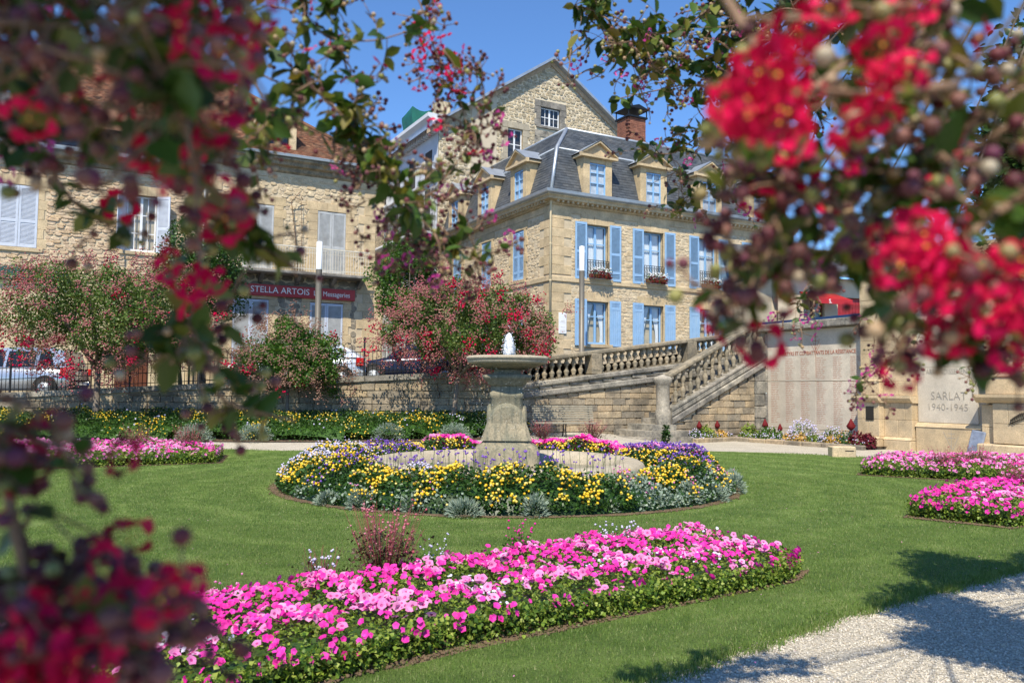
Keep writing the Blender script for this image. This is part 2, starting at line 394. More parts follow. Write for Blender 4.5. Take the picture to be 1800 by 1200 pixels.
def glass_mat():
    m = bpy.data.materials.new('window_glass'); m.use_nodes = True; nt = m.node_tree; nt.nodes.remove(nt.nodes['Principled BSDF'])
    a = node(nt, 'ShaderNodeBsdfTransparent'); a.inputs[0].default_value = (.92,.95,.97,1); b = node(nt, 'ShaderNodeBsdfGlossy'); b.inputs['Roughness'].default_value = .03
    fr = node(nt, 'ShaderNodeLayerWeight'); mx = node(nt, 'ShaderNodeMixShader'); pw = node(nt, 'ShaderNodeMath', operation='POWER'); nt.links.new(fr.outputs['Facing'], pw.inputs[0]); pw.inputs[1].default_value = 3.5; ma = node(nt, 'ShaderNodeMath', operation='MULTIPLY_ADD'); nt.links.new(pw.outputs[0], ma.inputs[0]); ma.inputs[1].default_value = .6; ma.inputs[2].default_value = .07
    nt.links.new(ma.outputs[0], mx.inputs[0]); nt.links.new(a.outputs[0], mx.inputs[1]); nt.links.new(b.outputs[0], mx.inputs[2])
    nt.links.new(mx.outputs[0], nt.nodes['Material Output'].inputs[0]); return m
M['glass'] = glass_mat()
def water_mat():
    m, nt, p = newmat('fountain_water'); p.inputs['Base Color'].default_value = (.93,.96,1,1); p.inputs['Roughness'].default_value = .25
    p.inputs['Transmission Weight'].default_value = .25; p.inputs['IOR'].default_value = 1.33
    bump(nt, p, noise(nt, 40, 5, ocoord(nt)), 1.0, .02); return m
M['water'] = water_mat()
M['crimson_shaded'] = plant('petal_shaded_crimson', [(.40,.006,.035), (.52,.01,.06), (.20,.004,.02), (.10,.006,.015)], rough=.6, trans=.2, mul=(1,.7,.8))  # crimson petals darkened, shade of the lower left blossom put into the colour
def pool_mat():
    m, nt, p = newmat('pool_water'); p.inputs['Base Color'].default_value = (.05,.07,.06,1); p.inputs['Roughness'].default_value = .05
    bump(nt, p, noise(nt, 9, 4, ocoord(nt)), .35, .02); return m
M['pool'] = pool_mat()
def lawn_mat():
    m, nt, p = newmat('lawn_turf'); p.inputs['Roughness'].default_value = .75; p.inputs['Specular IOR Level'].default_value = .2
    w = node(nt, 'ShaderNodeNewGeometry').outputs['Position']
    mp = node(nt, 'ShaderNodeVectorMath', operation='SUBTRACT'); nt.links.new(w, mp.inputs[0]); mp.inputs[1].default_value = (-.1, 14.5, 0)
    ln = node(nt, 'ShaderNodeVectorMath', operation='LENGTH'); nt.links.new(mp.outputs[0], ln.inputs[0])
    ad = node(nt, 'ShaderNodeMath', operation='MULTIPLY_ADD'); nt.links.new(noise(nt, .8, 3, w), ad.inputs[0]); ad.inputs[1].default_value = 1.3; nt.links.new(ln.outputs['Value'], ad.inputs[2])
    sn = node(nt, 'ShaderNodeMath', operation='SINE'); m2 = node(nt, 'ShaderNodeMath', operation='MULTIPLY'); nt.links.new(ad.outputs[0], m2.inputs[0]); m2.inputs[1].default_value = 5.7; nt.links.new(m2.outputs[0], sn.inputs[0])
    st = ramp(nt, sn.outputs[0], [(.15, (.84,.87,.82)), (.85, (1.14,1.12,1.12))])
    c = ramp(nt, noise(nt, 2.2, 6, w, .7), [(.3, (.075,.135,.025)), (.48, (.135,.21,.045)), (.62, (.185,.255,.07)), (.75, (.29,.31,.12))])
    c = mixc(nt, c, ramp(nt, noise(nt, 60, 3, w), [(.3, (.6,.6,.55)), (.7, (1.35,1.35,1.3))]), 1.0, 'MULTIPLY')
    c = mixc(nt, c, st, 1.0, 'MULTIPLY'); nt.links.new(c, p.inputs['Base Color'])
    bump(nt, p, noise(nt, 90, 4, w, .8), 1.0, .03); return m
M['lawn'] = lawn_mat()
M['blade'] = plant('grass_blade', [(.08,.15,.022), (.135,.22,.042), (.20,.275,.065), (.10,.175,.03), (.34,.34,.15)], rough=.5, trans=.3)
def gravel_mat():
    m, nt, p = newmat('pale_gravel'); p.inputs['Roughness'].default_value = .95
    w = node(nt, 'ShaderNodeNewGeometry').outputs['Position']
    v = node(nt, 'ShaderNodeTexVoronoi'); v.inputs['Scale'].default_value = 55; nt.links.new(w, v.inputs['Vector'])
    c = ramp(nt, v.outputs['Color'], [(.0, (.50,.46,.37)), (.5, (.66,.60,.49)), (1, (.77,.71,.60))])
    c = mixc(nt, c, ramp(nt, noise(nt, 1.5, 5, w), [(.3, (.85,.84,.82)), (.7, (1.08,1.08,1.08))]), 1.0, 'MULTIPLY')
    c = mixc(nt, c, ramp(nt, v.outputs['Distance'], [(.0, (1,1,1)), (.75, (.45,.43,.4))]), .8, 'MULTIPLY')
    nt.links.new(c, p.inputs['Base Color']); iv = node(nt, 'ShaderNodeMath', operation='SUBTRACT'); iv.inputs[0].default_value = 1; nt.links.new(v.outputs['Distance'], iv.inputs[1])
    bump(nt, p, iv.outputs[0], .9, .015); return m
M['gravel'] = gravel_mat()
M['pebble'] = stone('pebble', [(.50,.46,.37), (.64,.59,.49), (.36,.33,.28), (.72,.67,.58), (.54,.46,.35)], scale=30, bmp=.1)
# ------------------------------------------------------------------ lie of the land
def sm(t): t = np.clip(t, 0, 1); return t*t*(3-2*t)
def gz(x, y): return .30*sm((y-19)/5.5)*sm((6-x)/4.0)
ANG = math.atan2(.477, .879); U = Vector((.879, .477, 0)); W = Vector((-.477, .879, 0))
def grid_sheet(name, x0, x1, y0, y1, n, dz, mat):
    xs = np.linspace(x0, x1, n); ys = np.linspace(y0, y1, n); X, Y = np.meshgrid(xs, ys)
    V = np.stack([X.ravel(), Y.ravel(), (gz(X, Y)+dz).ravel()], 1)
    i = np.arange(n*n).reshape(n, n); F = np.stack([i[:-1,:-1].ravel(), i[:-1,1:].ravel(), i[1:,1:].ravel(), i[1:,:-1].ravel()], 1)
    return link(name, npmesh(name, V, [F], mat, smooth=True), kind='structure')
grid_sheet('gravel_path', -32, 26, -12, 34, 110, 0.0, M['gravel'])
# far ground so that the land goes on to the horizon
b = MB(); b.add([(-600,-300,-.3),(600,-300,-.3),(600,900,-.3),(-600,900,-.3)], [(0,1,2,3)]); b.build('ground', M['asphalt'], kind='structure')

LC = np.array([-.1, 14.5])
LAWN = [(.72,4.7),(1.5,5.35),(2.42,6.15),(3.35,6.85),(4.7,7.8),(6.6,9.0),(8.6,10.6),(10.6,12.6),(12,15.5),(11.6,18.6),(10.4,20.6),(9.0,21.6),(7.4,22.6),(6.2,23.0),(4.0,22.6),(1.5,21.5),(-2,20.9),(-5.7,20.8),(-8.5,21.0),(-12,21.4),(-16,21),(-18.5,17),(-18.5,9),(-16,2),(-10,-.6),(-5,.6),(-2.0,2.5),(-.4,3.6)]
def lawn_r(th):
    P = np.array(LAWN) - LC; A = np.arctan2(P[:,1], P[:,0]); r = np.hypot(P[:,0], P[:,1]); o = np.argsort(A); A = A[o]; r = r[o]
    A = np.concatenate([A-2*PI, A, A+2*PI]); r = np.tile(r, 3); return np.interp(th, A, r)
nth, nr = 360, 46
th = np.linspace(-PI, PI, nth, endpoint=False); rr = lawn_r(th) + .035*np.sin(th*61) + .02*np.sin(th*143+1)
V = []; 
for k in range(nr):
    q = (k/(nr-1))**.9; x = LC[0]+rr*q*np.cos(th); y = LC[1]+rr*q*np.sin(th); z = gz(x, y) + (.035 if k < nr-1 else -.01); V.append(np.stack([x, y, z], 1))
V = np.concatenate(V); F = []
i = np.arange(nth*nr).reshape(nr, nth); j = np.roll(i, -1, 1)
F = np.stack([i[:-1].ravel(), j[:-1].ravel(), j[1:].ravel(), i[1:].ravel()], 1)
lawn = link('lawn', npmesh('lawn', V, [F], M['lawn'], smooth=True), kind='structure')

def inpoly(P, x, y):
    P = np.array(P); n = len(P); ins = np.zeros(len(x), bool); j = n-1
    for i in range(n):
        c = ((P[i,1] > y) != (P[j,1] > y)) & (x < (P[j,0]-P[i,0])*(y-P[i,1])/(P[j,1]-P[i,1]+1e-12)+P[i,0]); ins ^= c; j = i
    return ins
def edge_dist(P, x, y):
    P = np.array(P); d = np.full(len(x), 1e9)
    for i in range(len(P)):
        a = P[i]; b = P[(i+1) % len(P)]; ab = b-a; t = np.clip(((x-a[0])*ab[0]+(y-a[1])*ab[1])/(ab@ab), 0, 1)
        d = np.minimum(d, np.hypot(x-a[0]-t*ab[0], y-a[1]-t*ab[1]))
    return d
BED1 = [(-3.2,2.9),(-1.75,3.95),(-.26,5.36),(2.32,7.08),(2.58,7.5),(1.9,8.72),(.55,8.05),(-2.1,5.75),(-3.6,4.4)]
BED2 = [(5.3,10.95),(6.15,10.15),(9.2,12.3),(8.9,13.9),(6.9,12.9)]
BED3 = [(7.05,16.5),(8.3,15.75),(10.4,15.1),(12.6,15.9),(12.2,18.6),(8.6,19.0)]
BED4 = [(-15,14.3),(-10.5,15.6),(-6.4,17.8),(-6.9,19.6),(-8.6,20.4),(-15,19.8)]
# grass blades: real tufts, dense near the camera
def blades(n, x0, x1, y0, y1, w, h, nm):
    x = rng.uniform(x0, x1, n); y = rng.uniform(y0, y1, n)
    t = np.arctan2(y-LC[1], x-LC[0]); r = np.hypot(x-LC[0], y-LC[1])
    ok = (r < lawn_r(t)+.03) & (r > 3.90+.05*np.sin(t*37)+.03*np.sin(t*91)) & (np.abs(x)/(y+.001) < .70) & (y > 3.3)
    for B in (BED1, BED2, BED3, BED4): ok &= ~(inpoly(B, x, y) | (edge_dist(B, x, y) < .05+.05*np.sin(x*9+y*5)))
    x, y = x[ok], y[ok]; n = len(x); pos = np.stack([x, y, gz(x, y)+.03], 1)
    s = np.stack([np.full(n, w)*rng.uniform(.7, 1.3, n), np.full(n, h)*rng.uniform(.3, .8, n), h*rng.uniform(.5, 1.15, n)], 1)
    return scatter(nm, BLADE, pos, rots(n, tilt=.22), s, M['blade'])
blades(340000, -5.5, 7, 3.4, 10, .0055, .031, 'grass'); blades(170000, -9, 10, 10, 16, .009, .033, 'grass'); blades(60000, -12, 12, 16, 22.5, .014, .035, 'grass')
# tufts creeping over the gravel edge
def edge_tufts():
    t = rng.uniform(-2.2, -.2, 26000); r = lawn_r(t) + np.abs(rng.normal(0, .05, len(t)))*np.sign(rng.normal(0, 1, len(t)))+.02*np.sin(t*90)
    x = LC[0]+r*np.cos(t); y = LC[1]+r*np.sin(t); n = len(x)
    s = np.stack([np.full(n, .006), np.full(n, .03), .05*rng.uniform(.4, 1.2, n)], 1)
    scatter('grass', BLADE, np.stack([x, y, gz(x, y)+.005], 1), rots(n, tilt=.35), s, M['blade'])
edge_tufts()
# loose pebbles on the gravel near the camera
x = rng.uniform(.3, 6.5, 70000); y = rng.uniform(4.2, 9, 70000)
t = np.arctan2(y-LC[1], x-LC[0]); r = np.hypot(x-LC[0], y-LC[1]); ok = (r > lawn_r(t)-.02) & (x/y < .68)
x, y = x[ok], y[ok]; n = len(x)
scatter('gravel', OCTA, np.stack([x, y, np.full(n, .004)], 1), rots(n, tilt=.5), rng.uniform(.004, .0105, n), M['pebble'])

# ------------------------------------------------------------------ stone walls built block by block
STONE_ME = [None]*3
def stone_meshes(mat, tagn):
    out = []
    for k in range(4):
        V, F = cham_box(.03, .06, .07); r_ = random.Random(k+5)
        V = [(v[0]+r_.uniform(-.012, .012), v[1]+(r_.uniform(-.10, .06) if v[1] < 0 else 0), v[2]+r_.uniform(-.02, .02)) for v in V]
        me = bpy.data.meshes.new(tagn); me.from_pydata(V, [], F); me.materials.append(mat); me.update(); out.append(me)
    return out
def lay_stones(parent, x0, x1, top, z0, ch, bw, meshes, y=0.0, proud=.03, name='stone', bottom=None):
    "courses of single blocks with open joints between x0 and x1, up to the line top(x)"
    z = z0; row = 0; cnt = 0
    while z < max(top(x0), top(x1)) - .04:
        h = ch*random.uniform(.88, 1.12); x = x0 - (bw*.5 if row % 2 else 0)
        while x < x1:
            w = bw*random.uniform(.7, 1.3); a, b_ = max(x, x0), min(x+w, x1); x += w
            if b_-a < .1: continue
            tz = min(z+h, min(top(a), top(b_)) - .01); bz = z if bottom is None else max(z, bottom((a+b_)/2))
            if tz - bz < .05: continue
            o = link(name, random.choice(meshes), parent); pr = proud*random.uniform(.5, 1.3)
            o.location = ((a+b_)/2, y + .06 - pr, (tz+bz)/2); o.scale = (b_-a-.016, .12, tz-bz-.014); cnt += 1
        z += h; row += 1
    return cnt
ws = stone_meshes(M['wall_stone'], 'wall_block'); gs = stone_meshes(M['grey_stone'], 'grey_block'); ms_ = stone_meshes(M['mon_stone'], 'pale_block')

# retaining wall of the street
RW0 = Vector((-18, 25.2, 0)); RW1 = Vector((-.5, 25.99, 0)); RWL = (RW1-RW0).length; RWA = math.atan2(.79, 17.5)
rw = thing('retaining_wall', 'long coursed sandstone retaining wall under the street railing, behind the yellow flower border', 'wall', RW0, RWA)
rtop = lambda x: 1.15 + .0565*x
b = MB(); b.add([(0,.07,-.2),(RWL,.07,-.2),(RWL,.07,rtop(RWL)),(0,.07,rtop(0)),(0,.5,-.2),(RWL,.5,-.2),(RWL,.5,rtop(RWL)),(0,.5,rtop(0))], [(0,1,2,3),(3,2,6,7),(4,7,6,5),(0,3,7,4),(1,5,6,2)])
b.build('wall_core', M['mortar'], rw)
lay_stones(rw, 1.5, RWL, rtop, .12, .215, .52, ws)
for k in range(17):
    a, c = k*RWL/17+.008, (k+1)*RWL/17-.008
    b = MB(); b.add([(a,-.09,rtop(a)),(c,-.09,rtop(c)),(c,-.09,rtop(c)+.17),(a,-.09,rtop(a)+.17),(a,.56,rtop(a)),(c,.56,rtop(c)),(c,.56,rtop(c)+.17),(a,.56,rtop(a)+.17)], [(0,1,2,3),(3,2,6,7),(4,7,6,5),(0,3,7,4),(1,5,6,2),(0,4,5,1)])
    b.build('coping_stone', M['grey_stone'], rw)
# railing on it
fen = thing('iron_railing', 'black iron railing with arched hoops along the top of the street retaining wall', 'railing', RW0 + Vector((0, 0, 1.32)), RWA)
rl = lambda x: .0565*x
def bar_mesh(h):
    b = MB(); b.tube([(0,0,0),(0,0,h)], .011, 5); return b.mesh('railing_bar', M['iron'])
bm_s, bm_l = bar_mesh(.80), bar_mesh(1.06)
hb = MB(); pts = [(.13*math.cos(PI-PI*q/8), 0, .92+.16*math.sin(PI*q/8)) for q in range(9)]; hb.tube([(-.13,0,.8)]+pts+[(.13,0,.8)], .010, 5); hoop_me = hb.mesh('railing_hoop', M['iron'])
pb = MB(); pb.box(-.025,.025,-.025,.025,0,1.15); pb.lathe([(.035,1.15),(.05,1.19),(.0,1.26)], 8); post_me = pb.mesh('railing_post', M['iron'])
x = .6; k = 0
while x < RWL-.2:
    if k % 14 == 0: o = link('post', post_me, fen); o.location = (x, .2, rl(x))
    else:
        o = link('bar', bm_s, fen); o.location = (x, .2, rl(x))
        if k % 14 in (3, 5, 8, 10): o = link('hoop', hoop_me, fen); o.location = (x, .2, rl(x))
    x += .13; k += 1
for zz in (.10, .42, .78):
    b = MB(); b.box(0, RWL, .19, .21, zz-.012, zz+.012, xf=lambda X, Y, Z: (X, Y, Z+rl(X))); b.build('rail', M['iron'], fen)

# street behind the wall, climbing to the right; terrace of the mansion
def street_z(x): return np.interp(x, [-40, -18, 0, 6, 14, 60], [.1, 1.2, 2.1, 3.05, 3.2, 3.2])
xs = np.array([-60,-40,-30,-24,-18,-12,-6,-1,0,1.5,3,4.5,6,8,10,14,20,60.]); V = []; F = []
for q, y0 in enumerate((0., 1.)):
    for xx in xs:
        yw = np.interp(xx, [-60,-18,-.5,8.55,60], [25.4,25.6,26.4,31.3,38]); V.append((xx, yw if q == 0 else 140, street_z(xx)))
n = len(xs); F = np.array([(k, k+1, n+k+1, n+k) for k in range(n-1)])
link('street', npmesh('street', np.array(V), [F], M['asphalt']), kind='structure')

# ------------------------------------------------------------------ ramp with balustrade
C1 = Vector((9.2, 29.7, 0)); C0 = Vector((8.55, 30.9, 0)); RL0 = C0 - U*10.3
rampw = thing('ramp_wall', 'sloping sandstone ramp wall with grey string courses and stone balustrade, climbing behind the bench', 'wall', RL0, ANG)
stp = lambda x: 1.78+.122*x; low = lambda x: 1.50+.112*x; rail = lambda x: 2.55+.133*x
b = MB(); XL = 10.9
b.add([(0,.07,-.2),(XL,.07,-.2),(XL,.07,stp(XL)-.1),(0,.07,stp(0)-.1),(0,.5,-.2),(XL,.5,-.2),(XL,.5,stp(XL)-.1),(0,.5,stp(0)-.1)], [(0,1,2,3),(3,2,6,7),(4,7,6,5),(0,3,7,4),(1,5,6,2)])
b.build('wall_core', M['mortar'], rampw)
lay_stones(rampw, 0, XL, lambda x: low(x)-.2, .1, .22, .5, ws)
lay_stones(rampw, 0, XL, lambda x: stp(x)-.15, .1, .22, .7, gs, bottom=lambda x: low(x)+.01)
def string_run(par, fz, x0, x1, h, y0, y1, seg, mat, name='string_course'):
    n = max(1, round((x1-x0)/seg))
    for k in range(n):
        a, c = x0+(x1-x0)*k/n+.006, x0+(x1-x0)*(k+1)/n-.006; b = MB()
        P = [(y0+.03, -h), (y0, -h+.04), (y0, -.03), (y0+.03, 0), (y1, 0), (y1, -h)]
        v = [(a, p[0], fz(a)+p[1]) for p in P] + [(c, p[0], fz(c)+p[1]) for p in P]; m_ = len(P)
        b.add(v, [tuple(range(m_))[::-1], tuple(range(m_, 2*m_))] + [(i, (i+1) % m_, m_+(i+1) % m_, m_+i) for i in range(m_)])
        b.build(name, mat, par)
string_run(rampw, low, 0, XL, .2, -.12, .1, 1.3, M['grey_stone'])
string_run(rampw, stp, 0, XL, .17, -.09, .52, 1.3, M['grey_stone'], 'coping_stone')
string_run(rampw, rail, 0, XL, .15, -.02, .42, 1.6, M['baluster'], 'handrail')
def baluster_mesh(h):
    b = MB(); s = h
    b.box(-.085,.085,-.085,.085,0,.07*s); b.box(-.085,.085,-.085,.085,.93*s,s)
    b.lathe([(.05,.07*s),(.075,.10*s),(.055,.14*s),(.095,.26*s),(.10,.33*s),(.05,.44*s),(.042,.47*s),(.07,.50*s),(.042,.53*s),(.05,.56*s),(.10,.68*s),(.095,.75*s),(.055,.86*s),(.075,.90*s),(.05,.93*s)], 10)
    return b.mesh('baluster', M['baluster'])
x = .2; bal_me = baluster_mesh(1.0)
def pier(par, x, z0, z1, w=.42, y0=-.03, y1=.42):
    b = MB(); b.bbox(x-w/2, x+w/2, y0, y1, z0, z1, .012); b.bbox(x-w/2+.07, x+w/2-.07, y0-.012, y0+.05, z0+.12, z1-.1, .01); return b.build('pier', M['baluster'], par)
for px_ in (3.85, 8.05): pier(rampw, px_, stp(px_), rail(px_)-.12)
while x < XL-.1:
    if min(abs(x-3.85), abs(x-8.05)) > .3:
        o = link('baluster', bal_me, rampw); hh = rail(x)-.15-stp(x); o.location = (x, .2, stp(x)); o.scale = (.95, .95, hh)
    x += .285

# stair in front of the ramp's upper end
NW = C1 - U*4.48
stair = thing('stair', 'stone stair with balustrade climbing from round newel post beside the memorial wall', 'stair', NW, ANG)
ss = lambda x: 1.08+.475*x; sb = lambda x: .52+.475*x; sr = lambda x: 2.24+.48*x
b = MB(); b.add([(.05,.07,-.2),(4.46,.07,-.2),(4.46,.07,ss(4.46)-.05),(.05,.07,ss(.05)-.05),(.05,.3,-.2),(4.46,.3,-.2),(4.46,.3,ss(4.46)-.05),(.05,.3,ss(.05)-.05)], [(0,1,2,3),(3,2,6,7),(4,7,6,5),(0,3,7,4),(1,5,6,2)])
b.build('wall_core', M['mortar'], stair)
lay_stones(stair, .1, 3.9, lambda x: sb(x)+.02, -.02, .225, .48, ws)
lay_stones(stair, 3.93, 4.46, lambda x: 2.6, -.02, .42, .9, gs, proud=.05)
string_run(stair, lambda x: sb(x)+.22, .1, 4.4, .22, -.12, .1, 1.1, M['grey_stone'])
string_run(stair, lambda x: sb(x)+.44, .1, 4.4, .20, -.08, .1, 1.1, M['grey_stone'])
string_run(stair, ss, .1, 4.4, .13, -.10, .36, 1.1, M['grey_stone'], 'coping_stone')
string_run(stair, sr, .0, 4.46, .15, -.04, .32, 1.6, M['baluster'], 'handrail')
x = .42
while x < 4.2:
    o = link('baluster', bal_me, stair); o.location = (x, .13, ss(x)-.03); o.scale = (.95, .95, sr(x)-.13-ss(x)); x += .33
pier(stair, 4.42, ss(4.42)-.2, sr(4.42)-.1, .3, -.05, .34)
nb = MB(); nb.lathe([(.26,.40),(.26,1.02),(.235,1.06),(.225,1.1),(.225,1.86),(.25,1.9),(.30,2.0),(.31,2.06),(.31,2.12),(.26,2.17),(.0,2.26)], 20, (-.12, .13, 0)); nb.build('newel_post', M['grey_stone'], stair)
for k in range(16):
    x0 = -1.95+.58*min(k, 3)+.33*max(0, k-3); z1 = .20+.19*k - (.0 if k < 3 else 0)
    b = MB(); zt = min(z1, .2+.19*k)
    if k < 3:
        yc = .4; pr = [(x0+.75, yc-1.15+.13*k)] + [(x0+.75-.75*math.sin(a), yc-(1.15-.13*k)*math.cos(a)) for a in np.linspace(0, PI/2, 8)] + [(x0, 1.2), (4.3, 1.2), (4.3, yc-1.15+.13*k)] if k == 0 else None
    y0 = -.62+.16*k if k < 3 else .3; xe = {0: .9, 1: .45, 2: .1}.get(k, 4.3)
    R_ = .45; arc = [(x0+R_-R_*math.sin(a), y0+R_-R_*math.cos(a)) for a in np.linspace(0, PI/2, 7)] if k < 3 else [(x0, y0)]
    poly = [(xe if k < 3 else 4.3, y0)] + arc + [(x0, 1.2), (4.3 if k >= 3 else xe, 1.2)]
    b.extrude(poly[::-1], zt-.19-(.2 if k == 0 else 0), zt, 'z'); b.build('step', M['grey_stone'], stair)

# ------------------------------------------------------------------ memorial wall and monument
MA = math.atan2(-.879, .477)
def text_mesh(s, size, mat, depth=.004, font=None, sx=1.0):
    cu = bpy.data.curves.new('lettering', 'FONT'); cu.body = s; cu.size = size; cu.align_x = 'CENTER'; cu.align_y = 'CENTER'; cu.extrude = depth; cu.resolution_u = 3
    cu.offset = -0.004*size/.2 if font == 'thin' else 0
    o = bpy.data.objects.new('tmp', cu); COL.objects.link(o); bpy.context.view_layer.update()
    me = bpy.data.meshes.new_from_object(o.evaluated_get(bpy.context.evaluated_depsgraph_get())); bpy.data.objects.remove(o); bpy.data.curves.remove(cu)
    me.name = 'lettering'; me.materials.clear(); me.materials.append(mat); return me
def put_text(par, s, x, y, z, size, mat, sx=1.0, font=None, name='lettering'):
    o = link(name, text_mesh(s, size, mat, font=font), par); o.rotation_euler = (R(90), 0, 0); o.location = (x, y, z); o.scale = (sx, 1, 1); return o
mw = thing('memorial_wall', 'pale memorial wall carved with columns of rust red names under a dark coping', 'memorial', C1, MA)
b = MB(); b.box(0.02, 4.3, .03, .6, -.1, 3.86); b.build('wall_core', M['mortar_pale'], mw)
for (a, c, z0, z1) in ((.12,2.26,2.08,3.84),(2.27,4.28,2.08,3.84),(.12,2.26,.45,2.06),(2.27,4.28,.45,2.06),(.12,4.28,-.1,.435)):
    b = MB(); b.bbox(a, c, -.02, .04, z0, z1, .008); b.build('panel', M['mon_slab'], mw)
for k in range(9):
    b = MB(); z0 = -.05+k*.43; b.bbox(-.22, .11, -.06, .3, z0, z0+.42, .012); b.build('quoin', M['grey_stone'], mw)
for k in range(3):
    b = MB(); b.bbox(-.3+k*1.54, 1.23+k*1.54, -.30, .7, 3.86, 4.12, .03); b.build('coping_stone', M['grey_stone'], mw)
b = MB(); b.box(-.3, 4.3, -.2, .7, 4.13, 4.21); b.build('metal_edge', M['blueroof'], mw)
put_text(mw, 'MARTYRS ET COMBATTANTS DE LA RÉSISTANCE', 2.32, -.026, 3.03, .185, M['rust_letter'], .78)
# rows of names: far too small to read in the photograph, cut as short letter strokes
b = MB(); r_ = random.Random(3)
for ci in range(6):
    x0 = .28+ci*.68; z = 2.86 - (.02 if ci else .05); row = 0
    while z > .62:
        if not (2.03 < z < 2.12):
            xx = x0; L1 = r_.randint(4, 7); L2 = r_.randint(3, 6)
            for q in range(L1+L2+1):
                if q != L1:
                    w = .022*r_.uniform(.6, 1.1); h = .028 if q <= L1 else .022
                    if xx+w < 4.25: b.add([(xx,-.0225,z),(xx+w*.35,-.0225,z),(xx+w*.35,-.0225,z+h),(xx,-.0225,z+h)], [(0,1,2,3)]); b.add([(xx+w*.35,-.0225,z+h*r_.uniform(0,.6)),(xx+w,-.0225,z+h*.4),(xx+w,-.0225,z+h),(xx+w*.35,-.0225,z+h)], [(0,1,2,3)])
                xx += .03
        z -= .0625
b.build('carved_names', M['rust_letter'], mw, kind='stuff')
# engraved V and double-barred cross
b = MB()
def strk(b, p, q, w, y=-.026):
    d = Vector((q[0]-p[0], q[1]-p[1])); n_ = Vector((-d.y, d.x)).normalized()*w/2
    b.add([(p[0]-n_.x,y,p[1]-n_.y),(q[0]-n_.x,y,q[1]-n_.y),(q[0]+n_.x,y,q[1]+n_.y),(p[0]+n_.x,y,p[1]+n_.y)], [(0,1,2,3)])
for (p, q) in (((2.3,2.2),(2.3,3.7)),((2.18,3.58),(2.42,3.58)),((2.2,3.44),(2.4,3.44)),((2.14,3.5),(2.3,3.12)),((2.46,3.5),(2.3,3.12)),((2.1,3.35),(2.28,3.05)),((2.5,3.35),(2.32,3.05))): strk(b, p, q, .014)
b.build('carved_emblem', M['rust_letter'], mw)

mon = thing('war_monument', 'tall sandstone war monument, carved pale slab between two banded piers beside the names wall', 'monument', C1, MA)
def blocks(x0, x1, y0, z0, z1, h, bw, name='ashlar_block', d=.5):
    z = z0; row = 0
    while z < z1-.05:
        hh = min(h, z1-z); x = x0; ws_ = [bw]*max(1, round((x1-x0)/bw)); n = len(ws_); w = (x1-x0)/n
        edges = [x0+w*k for k in range(n+1)] if row % 2 == 0 or n == 1 else [x0]+[x0+w*(k+.5) for k in range(n)]+[x1]
        for a, c in zip(edges[:-1], edges[1:]):
            b = MB(); b.bbox(a+.003, c-.003, y0-random.uniform(0, .006), y0+d, z+.003, z+hh-.003, .008); b.build(name, M['mon_stone'], mon)
        z += hh; row += 1
b = MB(); b.box(4.42, 10.2, -.05, .9, -.1, 5.6); b.build('wall_core', M['mortar_pale'], mon)
# left pier
blocks(4.34, 5.12, -.55, .38, 1.40, .51, .39); blocks(5.12, 6.06, -.32, .38, 1.40, .51, .47)
b = MB(); b.bbox(4.26, 5.16, -.68, .3, -.1, .30, .03); b.extrude([(-.68,.30),(-.57,.38),(.3,.38),(.3,.30)], 4.26, 5.16); b.build('plinth', M['mon_stone'], mon)
b = MB(); b.bbox(5.16, 6.08, -.45, .3, -.1, .30, .03); b.extrude([(-.45,.30),(-.34,.38),(.3,.38),(.3,.30)], 5.16, 6.08); b.build('plinth', M['mon_stone'], mon)
b = MB(); b.extrude([(-.56,1.40),(-.64,1.46),(-.70,1.54),(-.70,1.62),(.3,1.62),(.3,1.40)], 4.24, 5.18); b.build('ledge', M['mon_stone'], mon)
b = MB(); b.extrude([(-.33,1.40),(-.41,1.46),(-.47,1.54),(-.47,1.62),(.3,1.62),(.3,1.40)], 5.18, 6.10); b.build('ledge', M['mon_stone'], mon)
blocks(4.38, 5.05, -.42, 1.62, 5.5, .42, .67); blocks(5.05, 6.04, -.25, 1.62, 5.5, .42, .5)
for zz in (2.04, 2.46): 
    b = MB(); b.bbox(4.36, 5.07, -.45, .2, zz, zz+.06, .015); b.build('band', M['mon_stone'], mon)
# central slab with lettering
b = MB(); b.bbox(6.1, 8.1, -.22, .3, -.1, .72, .01); b.extrude([(-.24,.72),(-.18,.80),(-.08,.84),(.3,.84),(.3,.72)], 6.08, 8.12); b.build('slab_base', M['mon_stone'], mon)
for (z0, z1) in ((.85, 2.44), (2.45, 4.4)):
    b = MB(); b.bbox(6.1, 7.92, -.09, .2, z0, z1, .006); b.build('slab', M['mon_slab'], mon)
b = MB(); b.bbox(7.93, 8.12, -.05, .2, .85, 5.0, .006); b.build('slab_return', M['mon_slab'], mon)
put_text(mon, 'FUSILLÉS', 7.06, -.097, 3.02, .26, M['grey_letter'], .95, 'thin')
put_text(mon, "L'ARRONDISSEMENT", 7.0, -.097, 2.50+.02, .22, M['grey_letter'], .72, 'thin').location.z = 2.54-.22
put_text(mon, 'SARLAT', 7.06, -.097, 1.62, .33, M['grey_letter'], .95, 'thin')
put_text(mon, '1940-1945', 7.02, -.097, 1.30, .28, M['grey_letter'], 1.05, 'thin')
b = MB()
for (p, q) in (((7.2,.15),(7.2,.66)),((7.1,.56),(7.3,.56)),((7.08,.44),(7.32,.44)),((6.96,.62),(7.22,.1)),((7.42,.5),(7.24,.1))): strk(b, p, q, .016, -.2225)
b.build('carved_emblem', M['grey_letter'], mon)
b = MB(); b.bbox(4.66, 4.94, -.575, -.55, .86, 1.28, .008); b.box(4.69, 4.91, -.58, -.572, .90, 1.24); b.build('plaque', M['bronze'], mon)
